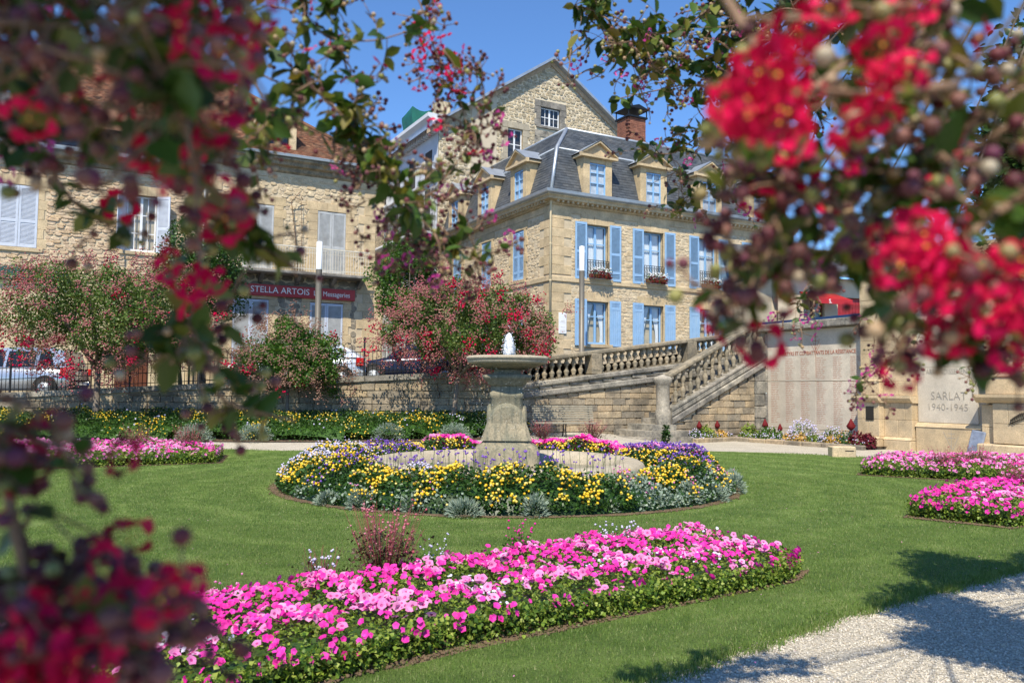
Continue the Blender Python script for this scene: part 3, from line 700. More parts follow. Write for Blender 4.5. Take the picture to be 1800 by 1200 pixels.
# right pier
blocks(8.14, 8.55, -.30, .2, 1.4, .6, .5); blocks(8.55, 10.2, -.48, .38, 1.45, .53, .8)
b = MB(); b.bbox(8.16, 10.3, -.62, .3, -.1, .36, .04); b.build('plinth', M['mon_stone'], mon)
b = MB(); b.extrude([(-.49,1.45),(-.58,1.52),(-.64,1.60),(-.64,1.68),(.3,1.68),(.3,1.45)], 8.12, 10.3); b.build('ledge', M['mon_stone'], mon)
blocks(8.3, 9.9, -.38, 1.68, 5.5, .45, .8)
for zz in (2.15, 2.6): 
    b = MB(); b.bbox(8.28, 9.92, -.42, .2, zz, zz+.06, .015); b.build('band', M['mon_stone'], mon)
for (a, c, yy) in ((4.2, 6.2, -.6), (8.05, 10.1, -.55)):
    b = MB(); b.extrude([(yy+.2,5.5),(yy+.1,5.58),(yy,5.7),(yy,5.82),(.6,5.82),(.6,5.5)], a, c); b.build('cornice', M['mon_stone'], mon)
b = MB(); b.bbox(6.06, 8.2, -.3, .6, 4.4, 5.1, .02); b.build('lintel', M['mon_stone'], mon)
# bronze palm leaf
b = MB(); 
for k in range(11):
    t = k/10; cx, cz = 9.02+.5*t, .95+.16*t+.06*math.sin(t*3)
    for s in (-1, 1):
        L = .15*(1-.5*abs(t-.45)); a = .35+s*.75
        b.add([(cx,-.50,cz),(cx+L*.5*math.cos(a)-.02*s*math.sin(a),-.515,cz+L*.5*math.sin(a)+.02),(cx+L*math.cos(a),-.50,cz+L*math.sin(a)),(cx+L*.5*math.cos(a)+.02,-.515,cz+L*.5*math.sin(a)-.02)], [(0,1,2),(0,2,3)])
b.tube([(8.98,-.5,.9),(9.25,-.505,1.02),(9.55,-.5,1.13)], .012, 5); b.build('palm_branch', M['bronze'], mon)
# blue-grey stone leaning against the monument
b = MB(); b.bbox(-.20, .20, -.04, .04, 0, .68, .03); o = b.build('leaning_stone', M['slatestone']); o.location = C1 + Vector((.477,-.879,0))*7.98 - U*.46 + Vector((0,0,.02)); o.rotation_euler = (R(-12), R(8), MA)
tag(o, 'blue grey slate slab leaning against the war monument beside the carved cross', 'stone')
# stone block on the edge of the lawn
p = pt(1480, 802, 21.4); b = MB(); b.bbox(-.30, .30, -.2, .2, 0, .30, .025); b.box(.02, .24, -.203, -.19, .18, .205, 1)
o = b.build('stone_block', [M['mon_stone'], M['dark']]); o.location = (p.x, 21.4, 0.0); o.rotation_euler = (0, 0, R(-4)); tag(o, 'low sandstone block with a dark slot standing where lawn meets gravel', 'stone block')

# kerbed bed in front of stair and memorial
kb = thing('flower_bed_kerb', 'weathered stone kerb of the mixed flower bed below the names wall', 'kerb', (6.05, 27.15, 0))
K = [Vector((6.05,27.15,0)), Vector((7.72,28.55,0)), Vector((10.45,24.35,0))]
for a, c in zip(K[:-1], K[1:]):
    L = (c-a).length; n = round(L/.75)
    for k in range(n):
        p = a.lerp(c, (k+.5)/n); b = MB(); b.bbox(-L/n/2+.01, L/n/2-.01, -.11, .11, -.05, .14+random.uniform(-.015,.015), .03)
        o = b.build('kerb_stone', M['wall_stone'], kb); o.location = p - Vector((6.05,27.15,0)); o.rotation_euler = (0, 0, math.atan2((c-a).y, (c-a).x))
b = MB(); P = [K[0], K[1], K[2], K[2]+U*1.2, C1, NW+U*.6]; b.add([(p.x, p.y, .09) for p in P], [tuple(range(6))]); b.build('soil', M['soil'], kb, world=True)

# ------------------------------------------------------------------ fountain
FC = Vector((-.08, 14.5, 0))
fo = thing('fountain', 'stone pedestal fountain with round fluted bowl and white jet inside the flower ring', 'fountain', FC)
sqf = lambda p: (lambda a, z: 1/((abs(math.cos(a))**p+abs(math.sin(a))**p)**(1/p)))
for k in range(10):
    a0, a1 = 2*PI*k/10+.006, 2*PI*(k+1)/10-.006; pr = [(2.42,0),(2.42,.36),(2.38,.43),(2.30,.47),(2.12,.475),(2.0,.43),(1.9,.34),(1.86,.1),(1.86,0)]; b = MB(); n = 9; v = []
    for q in range(n):
        a = a0+(a1-a0)*q/(n-1); v += [(r*math.cos(a), r*math.sin(a), z) for r, z in pr]
    m_ = len(pr); f = [(q*m_+i, (q+1)*m_+i, (q+1)*m_+i+1, q*m_+i+1) for q in range(n-1) for i in range(m_-1)]
    b.add(v, f, 0, True); b.add([v[i] for i in range(m_)], [tuple(range(m_))]); b.add([v[(n-1)*m_+i] for i in range(m_)], [tuple(range(m_))[::-1]])
    b.build('coping_stone', M['coping'], fo)
b = MB(); b.lathe([(1.9,.25),(1.9,.26)], 40); b.build('pool_water', M['pool'], fo)
b = MB(); b.lathe([(.57,.1),(.57,.62),(.545,.66)], 48, sq=sqf(14)); b.build('base_block', M['fountain'], fo)
b = MB(); b.lathe([(.53,.66),(.525,.69),(.465,.72),(.40,.78),(.36,.86),(.335,.95),(.32,1.05),(.285,1.1),(.278,1.52),(.30,1.55),(.30,1.62),(.28,1.64),(.275,1.74)], 64, sq=sqf(9)); b.build('shaft', M['fountain'], fo)
arc = [(-.31,.80),(.31,.80)]+[(.31*math.cos(a), 1.13+.31*math.sin(a)) for a in np.linspace(0, PI, 17)]
for ax in (0, 1):
    b = MB(); n = len(arc); v = []
    for (d, q) in ((-.345,.90),(-.325,.97),(-.31,1.0),(.31,1.0),(.325,.97),(.345,.90)):
        for (p, z) in arc: xx, zz = p*q, .80+(z-.80)*(q if z > .8 else 1); g_ = 1+.28*max(0, (1.0-zz)/.2)**1.6; v.append((xx*g_, d*g_, zz) if ax == 0 else (d*g_, xx*g_, zz))
    f = [(j*n+k, j*n+(k+1) % n, (j+1)*n+(k+1) % n, (j+1)*n+k) for j in range(5) for k in range(n)]+[tuple(range(n)), tuple(range(5*n, 6*n))[::-1]]
    b.add(v, f); b.build('arched_panel', M['fountain'], fo)
b = MB(); b.lathe([(.30,1.74),(.33,1.76),(.345,1.80),(.40,1.85),(.43,1.88),(.43,1.92),(.36,1.94)], 64, sq=sqf(9)); b.build('capital', M['fountain'], fo)
b = MB(); b.lathe([(.30,1.93),(.26,1.95),(.235,1.99),(.25,2.03)], 32); b.build('neck', M['fountain'], fo)
b = MB(); n = 96; prof = [(.25,2.02),(.38,2.04),(.50,2.075),(.60,2.11),(.655,2.135)]
b.lathe(prof, n, sq=lambda a, z: 1+.022*abs(math.sin(14*a))*(1 if z < 2.12 else 0)); b.build('bowl', M['fountain'], fo)
b = MB(); b.lathe([(.62,2.12),(.685,2.135),(.705,2.16),(.70,2.19),(.72,2.20),(.73,2.225),(.715,2.25),(.67,2.262),(.63,2.25),(.60,2.21)], 72); b.build('rim', M['coping'], fo)
b = MB(); b.lathe([(.62,2.225),(.62,2.235)], 48); b.build('bowl_water', M['pool'], fo)
# jet: a ragged column of water with thrown drops
b = MB(); pr = [(.085,2.23),(.09,2.28),(.095,2.34),(.085,2.40),(.085,2.46),(.072,2.52),(.06,2.58),(.045,2.63),(.01,2.68)]
b.lathe([(r, z) for r, z in pr for _ in (0,)], 20, (.03,0,0), sq=lambda a, z: 1+.22*math.sin(5*a+z*40)+.12*math.sin(11*a-z*70)); b.build('water_jet', M['water'], fo)
n = 900; pos = np.stack([rng.normal(.03,.05,n), rng.normal(0,.05,n), 2.25+np.abs(rng.normal(0,.16,n))], 1)
scatter('spray_drops', OCTA, pos, rots(n), rng.uniform(.004,.013,n), M['water'], fo, world=False)
n = 800; a = rng.uniform(0, 2*PI, n); r = rng.uniform(.30,.66,n); pos = np.stack([r*np.cos(a), r*np.sin(a), rng.uniform(.5,2.1,n)], 1)
scatter('falling_drops', OCTA, pos, rots(n), rng.uniform(.003,.0065,n), M['water'], fo, world=False)
b = MB(); b.bbox(-.28,.28,-.22,.22,0,.16,.03); o = b.build('stepping_stone', M['coping']); p = pt(1110, 848, 12.2); o.location = (p.x, p.y, .05); o.rotation_euler = (0,0,.3); tag(o, 'flat pale stepping stone half hidden in the silver plants of the flower ring', 'stepping stone')

# ------------------------------------------------------------------ bench
bp = pt(992, 760, 24.6); bz = float(gz(bp.x, bp.y))
be = thing('park_bench', 'weathered slatted wooden bench standing before the ramp wall beyond the fountain', 'bench', (bp.x, bp.y, bz), R(7))
for k in range(7):
    zz = .47+k*.068; yy = .18+k*.035; b = MB(); b.bbox(-.93, .93, yy-.035, yy+.02, zz, zz+.047, .006); b.build('back_slat', M['wood'], be)
for k in range(7):
    yy = -.32+k*.066; b = MB(); b.bbox(-.93, .93, yy-.024, yy+.024, .415-(.03 if k > 4 else 0)-(.02 if k == 0 else 0), .44-(.03 if k > 4 else 0), .006); b.build('seat_slat', M['wood'], be)
for sx in (-.8, 0, .8):
    b = MB(); b.tube([(sx,-.33,.40),(sx,0,.385),(sx,.16,.40),(sx,.40,.93)], .02, 6); b.tube([(sx,-.26,.39),(sx,-.20,.2),(sx,-.30,0)], .02, 6); b.tube([(sx,.18,.42),(sx,.16,.2),(sx,.30,0)], .02, 6); b.build('leg_frame', M['iron'], be)
# ------------------------------------------------------------------ building kit (local frame: x along the facade, -y towards the viewer, z up)
def wall_open(par, x0, x1, z0, z1, holes, mat, y=0.0, rev=.28, rot=None, off=(0,0,0), name='wall', revm=None):
    xs = sorted({x0, x1, *[h[0] for h in holes], *[h[1] for h in holes]}); zs = sorted({z0, z1, *[h[2] for h in holes], *[h[3] for h in holes]})
    b = MB()
    for a, c in zip(xs[:-1], xs[1:]):
        for d, e in zip(zs[:-1], zs[1:]):
            mx, mz = (a+c)/2, (d+e)/2
            if any(h[0] < mx < h[1] and h[2] < mz < h[3] for h in holes): continue
            b.add([(a,y,d),(c,y,d),(c,y,e),(a,y,e)], [(0,1,2,3)])
    for (a, c, d, e) in holes:
        b.add([(a,y,d),(a,y+rev,d),(a,y+rev,e),(a,y,e)], [(0,1,2,3)], 1); b.add([(c,y,d),(c,y+rev,d),(c,y+rev,e),(c,y,e)], [(3,2,1,0)], 1)
        b.add([(a,y,d),(c,y,d),(c,y+rev,d),(a,y+rev,d)], [(0,1,2,3)], 1); b.add([(a,y,e),(c,y,e),(c,y+rev,e),(a,y+rev,e)], [(3,2,1,0)], 1)
    o = b.build(name, [mat, revm or M['ashlar']], par); o.location = off
    if rot: o.rotation_euler = (0, 0, rot)
    return o
def rubble(par, x0, x1, z0, z1, excl, mat, y=0.0, rot=None, off=(0,0,0), hh=(.12,.24), ww=(.18,.5), clip=None, proud=(.008,.035), name='rubble_stones'):
    V = []; F = []; n = 0; r_ = random.Random(int(abs(x0*31+z1*17))+5); rh = sum(hh)/2; rw_ = sum(ww)/2; z = z0+rh/2; row = 0
    while z < z1-.03:
        x = x0+rw_*(.3 if row % 2 else .75)*r_.uniform(.8, 1.1)
        while x < x1-.03:
            w = r_.uniform(*ww); h = r_.uniform(hh[0], hh[1])*1.02; cx, cz = x, z+r_.uniform(-.28, .28)*rh; x += w*.5+rw_*.5+.01
            a, c, d, e = max(cx-w/2, x0), min(cx+w/2, x1), max(cz-h/2, z0), min(cz+h/2, z1)
            if any(h_[0]+.02 < c and a < h_[1]-.02 and h_[2]+.02 < e and d < h_[3]-.02 for h_ in excl):
                for h_ in excl:
                    if h_[2] < e and d < h_[3]:
                        if a < h_[0] < c and h_[0]-a > c-h_[1]: c = h_[0]
                        elif a < h_[1] < c: a = h_[1]
                if any(h_[0]+.02 < c and a < h_[1]-.02 and h_[2]+.02 < e and d < h_[3]-.02 for h_ in excl): continue
            if c-a < .06 or e-d < .05: continue
            cx, cz, hw, hz_ = (a+c)/2, (d+e)/2, (c-a)/2, (e-d)/2
            if clip and not clip(cx, e): continue
            p = r_.uniform(*proud); m_ = 8; ring = []; top = []; ph = r_.uniform(-.2, .2)
            for k in range(m_):
                t = 2*PI*(k+.5)/m_+ph+r_.uniform(-.15, .15); ct, st = math.cos(t), math.sin(t); q = r_.uniform(.90, 1.05)/(abs(ct)**3.2+abs(st)**3.2)**(1/3.2)
                ring.append((cx+hw*ct*q, y, cz+hz_*st*q)); top.append((cx+hw*ct*q*.84, y-p*r_.uniform(.75, 1.1), cz+hz_*st*q*.80))
            V += ring+top; F += [tuple(n+m_+k for k in range(m_))]+[(n+k, n+(k+1) % m_, n+m_+(k+1) % m_, n+m_+k) for k in range(m_)]; n += 2*m_
        z += rh; row += 1
    me = bpy.data.meshes.new(name); me.from_pydata(V, [], F); me.materials.append(mat); me.update()
    o = link(name, me, par, kind='stuff'); o.location = off
    if rot: o.rotation_euler = (0, 0, rot)
    return o
def slates(par, name, o3, u, v, nu, L, H, mat, sw=.26, sh=.13, clip=None, t=.012):
    "overlapping slates or tiles on a plane: o3 origin (eave left), u along, v up the slope"
    u = Vector(u).normalized(); v = Vector(v).normalized(); nrm = u.cross(v)
    V = []; F = []; n = 0; row = 0; s = 0.0; r_ = random.Random(int(L*100))
    while s < H:
        x = -(sw/2 if row % 2 else 0)
        while x < L:
            a, c = max(x, 0)+.004, min(x+sw, L)-.004; x += sw
            if c-a < .03: continue
            if clip and not (clip((a+c)/2, s+sh*.5)): continue
            tt = t*r_.uniform(.8, 1.6); e = s+sh*1.05; q = r_.uniform(-.006, .006)
            P = [o3+u*a+v*(s+q)+nrm*tt, o3+u*c+v*(s+q)+nrm*tt, o3+u*c+v*e+nrm*.003, o3+u*a+v*e+nrm*.003, o3+u*a+v*(s+q), o3+u*c+v*(s+q)]
            V += [tuple(p) for p in P]; F += [(n,n+1,n+2,n+3),(n+4,n+5,n+1,n)]; n += 6
        s += sh; row += 1
    me = bpy.data.meshes.new(name); me.from_pydata(V, [], F); me.materials.append(mat); me.update()
    return link(name, me, par, kind='stuff')

_cache = {}
def shutter_meshes(w, h, kind, mat, slatmat=None):
    key = (round(w,2), round(h,2), kind, mat.name)
    if key in _cache: return _cache[key]
    b = MB(); s = .075
    b.box(0, s, -.035, 0, 0, h); b.box(w-s, w, -.035, 0, 0, h)
    rails = [0, h*.40, h-.1] if kind == 'louver' else [0, h-.1]
    if kind == 'louver3': rails = [0, h*.13, h*.46, h-.1]
    if kind == 'solid': rails = [0, h*.80, h-.1]
    for z in rails: b.box(s, w-s, -.033, -.002, z, z+.1)
    if kind == 'solid':
        n = 4
        for k in range(n): a, c = s+(w-2*s)*k/n, s+(w-2*s)*(k+1)/n; b.box(a+.004, c-.004, -.026, -.006, .1, h*.80)
    me = b.mesh('shutter', mat); b = MB()
    zs = list(zip([r+.1 for r in rails[:-1]], rails[1:]))
    if kind == 'solid': zs = [zs[-1]]
    for (a, c) in zs:
        z = a+.01
        while z < c-.02:
            b.add([(s,-.032,z),(w-s,-.032,z),(w-s,-.004,z+.036),(s,-.004,z+.036),(s,-.030,z-.008),(w-s,-.030,z-.008)], [(0,1,2,3),(4,5,1,0)]); z += .046
        b.box(s, w-s, -.004, -.002, a, c)
    me2 = b.mesh('louvres', slatmat or mat); _cache[key] = (me, me2); return me, me2
def shutter(par, x, y, z, w, h, kind, mat, open_ang=0.0, rot=None, off=None, mirror=False, label=None, slatmat=None):
    me, m2 = shutter_meshes(w, h, kind, mat, slatmat); o = link('shutter', me, par); l = link('louvres', m2, o, kind='stuff')
    if rot is None: o.location = (x, y, z); o.rotation_euler = (0, 0, open_ang)
    else:
        q = Matrix.Rotation(rot, 3, 'Z') @ Vector((x, y, z)) + Vector(off); o.location = q; o.rotation_euler = (0, 0, rot+open_ang)
    if mirror: o.scale = (-1, 1, 1)
    if label: o['label'] = label
    return o
def place(o, x, y, z, rot, off):
    if rot is None: o.location = (x, y, z)
    else: o.location = Matrix.Rotation(rot, 3, 'Z') @ Vector((x, y, z)) + Vector(off); o.rotation_euler = (0, 0, rot)
def window(par, cx, z0, z1, w, y, fmat, leaves=2, bars=(.55,), curtain='full', rot=None, off=None, name='window', cols=1):
    "frame with casements; panes, curtain as sub-parts; x is the window's middle"
    h = z1-z0; b = MB(); f = .055
    b.box(-w/2, -w/2+f, -.03, .03, 0, h); b.box(w/2-f, w/2, -.03, .03, 0, h); b.box(-w/2+f, w/2-f, -.03, .03, h-f, h); b.box(-w/2+f, w/2-f, -.03, .03, 0, f+.02)
    if leaves == 2: b.box(-.045, .045, -.036, .03, f+.02, h-f)
    for t in bars: b.box(-w/2+f, w/2-f, -.02, .02, h*t-.02, h*t+.02)
    if cols > 1:
        for s in (-1, 1):
            for k in range(1, cols): xx = s*(w/2-f)*k/cols; b.box(xx-.014, xx+.014, -.018, .018, f+.02, h-f)
    o = b.build(name, fmat, par); place(o, cx, y, z0, rot, off)
    for s in ((-1, 1) if leaves == 2 else (0,)):
        a, c = (-w/2+f, w/2-f) if s == 0 else ((-w/2+f, -.045) if s < 0 else (.045, w/2-f))
        g = MB(); g.add([(a,0,f),(c,0,f),(c,0,h-f),(a,0,h-f)], [(0,1,2,3)]); g.build('pane', M['glass'], o)
    if curtain:
        for s in (-1, 1):
            g = MB(); v = []; n = 14
            for k in range(n+1):
                for zz in np.linspace(0, 1, 6):
                    if curtain == 'full': xx = s*(w/2-f)*(1-k/n)
                    else: xx = s*((w/2-f) - (w*.40)*(k/n)*(.35+.65*max(0, (zz-.25)/.75)**1.4 if zz > .25 else .32+.3*(.25-zz)))
                    v.append((xx, .06+.018*math.sin(k*2.3+s), f+zz*(h-2*f)))
            g.add(v, [(k*6+j, (k+1)*6+j, (k+1)*6+j+1, k*6+j+1) for k in range(n) for j in range(5)], 0, True); g.build('curtain', M['curtain'], o)
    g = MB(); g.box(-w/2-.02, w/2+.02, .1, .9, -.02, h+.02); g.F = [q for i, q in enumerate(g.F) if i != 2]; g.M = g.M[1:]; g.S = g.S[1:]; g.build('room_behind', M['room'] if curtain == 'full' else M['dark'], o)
    return o
def surround(par, cx, z0, z1, w, mat, rot=None, off=None, t=.22, proud=.035, quoin=True, y=0):
    b = MB(); z = z0; k = 0
    while z < z1-.02:
        e = min(z+.36, z1); d = t if k % 2 else t+.12
        for s in (-1, 1):
            a, c = (cx-w/2-d, cx-w/2) if s < 0 else (cx+w/2, cx+w/2+d); b.bbox(a, c, y-proud, y+.1, z+.004, e-.004, .006)
        z = e; k += 1
    n = 5
    for k in range(n): a, c = cx-w/2-t-.1+(w+2*t+.2)*k/n, cx-w/2-t-.1+(w+2*t+.2)*(k+1)/n; b.bbox(a+.003, c-.003, y-proud-(.01 if k == 2 else 0), y+.1, z1+.004, z1+.36, .006)
    b.bbox(cx-w/2-t, cx+w/2+t, y-proud-.06, y+.1, z0-.14, z0-.004, .01)
    o = b.build('window_surround', mat, par)
    if rot is not None: o.location = off; o.rotation_euler = (0, 0, rot)
    return (cx-w/2-t-.06, cx+w/2+t+.06, z0-.14, z1+.36)
def ironwork(par, x0, x1, z0, z1, y, mat, name='balcony_rail', rot=None, off=None, step=.14):
    b = MB()
    for z in (z0, z0+.09, z1-.09, z1): b.box(x0, x1, y-.012, y+.012, z-.011, z+.011)
    n = max(2, int((x1-x0)/step)); s = (x1-x0)/n; H = z1-z0-.18
    for k in range(n+1): b.box(x0+s*k-.008, x0+s*k+.008, y-.008, y+.008, z0, z1)
    for k in range(n):
        c = x0+s*(k+.5)
        for q in (0.28, .72):
            pts = [(c+s*.36*math.cos(a)*(1-.08*a), y, z0+.09+H*q+H*.21*math.sin(a)) for a in np.linspace(0, 5.6, 9)]; b.tube(pts, .007, 4)
    o = b.build(name, mat, par)
    if rot is not None: o.location = off; o.rotation_euler = (0, 0, rot)
    return o

# ------------------------------------------------------------------ mansion with blue shutters
ZB = 3.1
A = Vector((1.56, 33, 0)); man = thing('mansion', 'three storey sandstone mansion with sky blue shutters and a slate mansard roof', 'house', (A.x, A.y, ZB), ANG)
FW, SD = 13.6, 12.6                      # front width, side depth
zf = lambda z: z-ZB
LR, LO = -PI/2, (0, 0, 0)                # the left face: canonical x runs towards -y; x = -s
cent = [2.26, 5.2, 8.33, 11.5]
H2 = [(c-.55, c+.55, zf(6.36), zf(8.62)) for c in cent]; H1 = [(c-.55, c+.55, zf(3.62), zf(5.4)) for c in cent]
wall_open(man, 0, FW, -.3, zf(9.25), H2+H1, M['mortar'], name='front_wall')
sc_ = [2.75, 5.85, 9.1]; S2 = [(-c-.5, -c+.5, zf(6.44), zf(8.6)) for c in sc_]; S1 = [(-c-.5, -c+.5, zf(3.62), zf(5.45)) for c in sc_]
wall_open(man, -SD, 0, -.3, zf(9.25), S2+S1, M['mortar'], rot=LR, name='side_wall')
b = MB(); b.box(.4, FW, .4, SD, -.3, zf(9.3)); b.add([(FW,0,-.3),(FW,SD,-.3),(FW,SD,zf(9.3)),(FW,0,zf(9.3))], [(0,1,2,3)]); b.build('back_wall', M['mortar'], man)
ex = []
for c in cent:
    ex.append(surround(man, c, zf(6.36), zf(8.62), 1.1, M['ashlar'], t=.20)); ex.append(surround(man, c, zf(3.62), zf(5.4), 1.1, M['ashlar'], t=.20))
exs = []
for c in sc_:
    exs.append(surround(man, -c, zf(6.44), zf(8.6), 1.0, M['ashlar'], rot=LR, off=LO, t=.2)); exs.append(surround(man, -c, zf(3.62), zf(5.45), 1.0, M['ashlar'], rot=LR, off=LO, t=.2))
# corner stones, string course, plain frieze under the cornice
z = -.1; k = 0
while z < zf(9.2):
    if not (zf(6.1) < z+.2 < zf(6.4)):
        h = .38; wf, wsd = (.95, .55) if k % 2 else (.60, .9)
        b = MB(); b.bbox(-.03, wf, -.03, wsd, z+.004, z+h-.004, .008); b.build('quoin', M['ashlar'], man)
        b = MB(); b.bbox(FW-wsd, FW+.03, -.03, .3, z+.004, z+h-.004, .008); b.build('quoin', M['ashlar'], man)
    z += .38; k += 1
b = MB(); b.bbox(-.07, FW+.05, -.07, .2, zf(6.12), zf(6.34), .02); b.bbox(-.07, .1, .2, SD, zf(6.12), zf(6.34), .02); b.build('string_course', M['ashlar'], man)
b = MB(); b.box(0, FW, -.028, .1, zf(8.98), zf(9.25)); b.box(-.028, .1, .1, SD, zf(8.98), zf(9.25)); b.build('frieze', M['ashlar'], man)
exf = ex + [(0, .97, -1, 7), (FW-.95, FW, -1, 7), (0, FW, zf(6.12), zf(6.34)), (0, FW, zf(8.96), zf(9.3))]
rubble(man, .6, FW, -.2, zf(9.0), exf, M['rubble'], name='front_rubble', ww=(.15,.36), hh=(.10,.16), proud=(.004,.02))
exl = exs + [(-.92, 0, -1, 7), (-SD, 0, zf(6.12), zf(6.34)), (-SD, 0, zf(8.96), zf(9.3))]
rubble(man, -SD, -.55, -.2, zf(9.0), exl, M['rubble'], rot=LR, name='side_rubble', ww=(.15,.36), hh=(.10,.16), proud=(.004,.02))
# cornice with modillions and gutter
prof = [(0,0),(-.10,.03),(-.12,.14),(-.34,.18),(-.36,.27),(-.42,.33),(-.42,.36),(.3,.36),(.3,0)]
def corn(z, m, nm, prof):
    b = MB(); ov = lambda p: p
    v = []
    pts = [(FW+.1, None), (0, 0), (0, SD)]
    n = len(prof)
    for i in range(3):
        for (d, zz) in prof:
            if i == 0: v.append((FW+.1, d, z+zz))
            elif i == 1: v.append((d, d, z+zz))
            else: v.append((d, SD, z+zz))
    f = []
    for i in range(2): f += [(i*n+k, i*n+(k+1) % n, (i+1)*n+(k+1) % n, (i+1)*n+k) for k in range(n)]
    f += [tuple(range(n)), tuple(range(2*n, 3*n))[::-1]]; b.add(v, f); return b.build(nm, m, man)
corn(zf(9.25), M['ashlar'], 'cornice', prof)
corn(zf(9.615), M['zinc'], 'gutter', [(-.02,0),(-.40,0),(-.50,.05),(-.52,.17),(-.47,.18),(-.44,.08),(-.02,.08)])
b = MB(); x = .1
while x < FW: b.box(x, x+.09, -.30, -.121, zf(9.33), zf(9.425)); x += .24
b.build('modillions', M['ashlar'], man, kind='stuff')
b = MB(); y = .1
while y < SD: b.box(-.30, -.121, y, y+.09, zf(9.33), zf(9.425)); y += .24
b.build('modillions', M['ashlar'], man, kind='stuff')
# windows and shutters
for i, c in enumerate(cent):
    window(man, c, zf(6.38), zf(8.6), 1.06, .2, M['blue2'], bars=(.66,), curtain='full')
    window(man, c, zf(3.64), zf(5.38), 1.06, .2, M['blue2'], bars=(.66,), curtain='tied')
    for s in (-1, 1):
        x0 = c-.58-.56 if s < 0 else c+.60
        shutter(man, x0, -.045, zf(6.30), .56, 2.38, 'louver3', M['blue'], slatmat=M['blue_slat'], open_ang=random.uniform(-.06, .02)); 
        shutter(man, x0, -.045, zf(3.55), .56, 1.92, 'solid', M['blue'], open_ang=random.uniform(-.06, .02))
    gr = ironwork(man, c-.54, c+.54, zf(6.55), zf(7.12), -.08, M['iron'], name='window_guard', step=.135)
    b = MB(); b.bbox(c-.5, c+.5, -.30, -.11, zf(6.36), zf(6.52), .01); b.build('window_box', M['brown_door'], man)
for c in sc_:
    for (z0, h) in ((6.46, 2.12), (3.64, 1.8)):
        shutter(man, -c-.49, .03, zf(z0), .485, h, 'louver3' if h > 2 else 'solid', M['blue'], rot=LR, off=LO); shutter(man, -c+.005, .03, zf(z0), .485, h, 'louver3' if h > 2 else 'solid', M['blue'], rot=LR, off=LO)
b = MB(); b.tube([(-.09,-.1,zf(9.6)),(-.09,-.1,zf(9.3)),(-.08,-.075,zf(9.1)),(-.08,-.075,.1)], .045, 8)
for zz in (4.5, 6.1, 7.6): b.lathe([(.055, zf(zz)), (.055, zf(zz)+.06)], 8, (-.08,-.075,0))
b.build('downpipe', M['cream_wall'], man)
b = MB(); b.tube([(FW+.02,-.1,zf(9.6)),(FW+.02,-.1,.1)], .045, 8); b.build('downpipe', M['cream_wall'], man)
b = MB(); b.bbox(.35, .72, -.055, -.02, zf(4.0), zf(4.85), .006); pl = b.build('notice_board', M['white'], man)
b = MB()
for q, (z, w) in enumerate(((4.50,.09),(4.45,.12),(4.25,.10),(4.12,.12),(4.07,.13))): b.add([(.535-w,-.0575,zf(z)),(.535+w,-.0575,zf(z)),(.535+w,-.0575,zf(z)+.010),(.535-w,-.0575,zf(z)+.010)], [(0,1,2,3)])
b.build('fine_print', M['grey_letter'], pl, kind='stuff')
# roof: steep slate skirt, shallow upper slopes
GZ, BZ, TZ = zf(9.72), zf(11.85), zf(13.2); I1, I2 = .62, 1.9
def hipquads(z0, i0, z1, i1): return [((i0,i0,z0),(FW-i0,i0,z0),(FW-i1,i1,z1),(i1,i1,z1)), ((i0,SD-i0,z0),(i0,i0,z0),(i1,i1,z1),(i1,SD-i1,z1)), ((FW-i0,i0,z0),(FW-i0,SD-i0,z0),(FW-i1,SD-i1,z1),(FW-i1,i1,z1)), ((FW-i0,SD-i0,z0),(i0,SD-i0,z0),(i1,SD-i1,z1),(FW-i1,SD-i1,z1))]
b = MB()
for q in hipquads(GZ, -.05, BZ, I1)+hipquads(BZ, I1, TZ, I2): b.add(list(q), [(0,1,2,3)])
b.add([(I2,I2,TZ),(FW-I2,I2,TZ),(FW-I2,SD-I2,TZ),(I2,SD-I2,TZ)], [(0,1,2,3)]); b.build('roof', M['slate'], man)
h1 = math.hypot(BZ-GZ, I1+.05); s1 = (I1+.05)/h1; hp = math.hypot(TZ-BZ, I2-I1); s2 = (I2-I1)/hp
dorF = [2.2, 5.15, 8.35, 11.5]; dorS = [2.6, 5.9, 9.3]
inD = lambda x, L: any(abs(x-d) < .62 for d in L)
slates(man, 'roof_slates', Vector((-.05,-.05,GZ)), (1,0,0), (0, s1, (BZ-GZ)/h1), 0, FW+.1, h1, M['slate'], clip=lambda x, s: s*s1 < x < FW+.1-s*s1 and not (inD(x-.05, dorF) and s < 1.9))
slates(man, 'roof_slates', Vector((-.05,SD+.05,GZ)), (0,-1,0), (s1, 0, (BZ-GZ)/h1), 0, SD+.1, h1, M['slate'], clip=lambda x, s: s*s1 < x < SD+.1-s*s1 and not (inD(SD+.05-x, dorS) and s < 1.9))
slates(man, 'roof_slates', Vector((I1,I1,BZ)), (1,0,0), (0, s2, (TZ-BZ)/hp), 0, FW-2*I1, hp, M['slate'], clip=lambda x, s: s*s2 < x < FW-2*I1-s*s2)
slates(man, 'roof_slates', Vector((I1,SD-I1,BZ)), (0,-1,0), (s2, 0, (TZ-BZ)/hp), 0, SD-2*I1, hp, M['slate'], clip=lambda x, s: s*s2 < x < SD-2*I1-s*s2)
b = MB(); b.tube([(-.05,-.05,GZ+.02),(I1,I1,BZ+.02),(I2,I2,TZ+.02)], .085, 6); b.tube([(I2,I2,TZ+.03),(FW-I2,I2,TZ+.03)], .07, 6); b.tube([(I2,I2,TZ+.03),(I2,SD-I2,TZ+.03)], .07, 6); b.build('zinc_hip', M['zinc'], man)
b = MB(); b.tube([(FW-I1,I1,BZ),(I1,I1,BZ),(I1,SD-I1,BZ)], .05, 6); b.build('zinc_roll', M['zinc'], man)
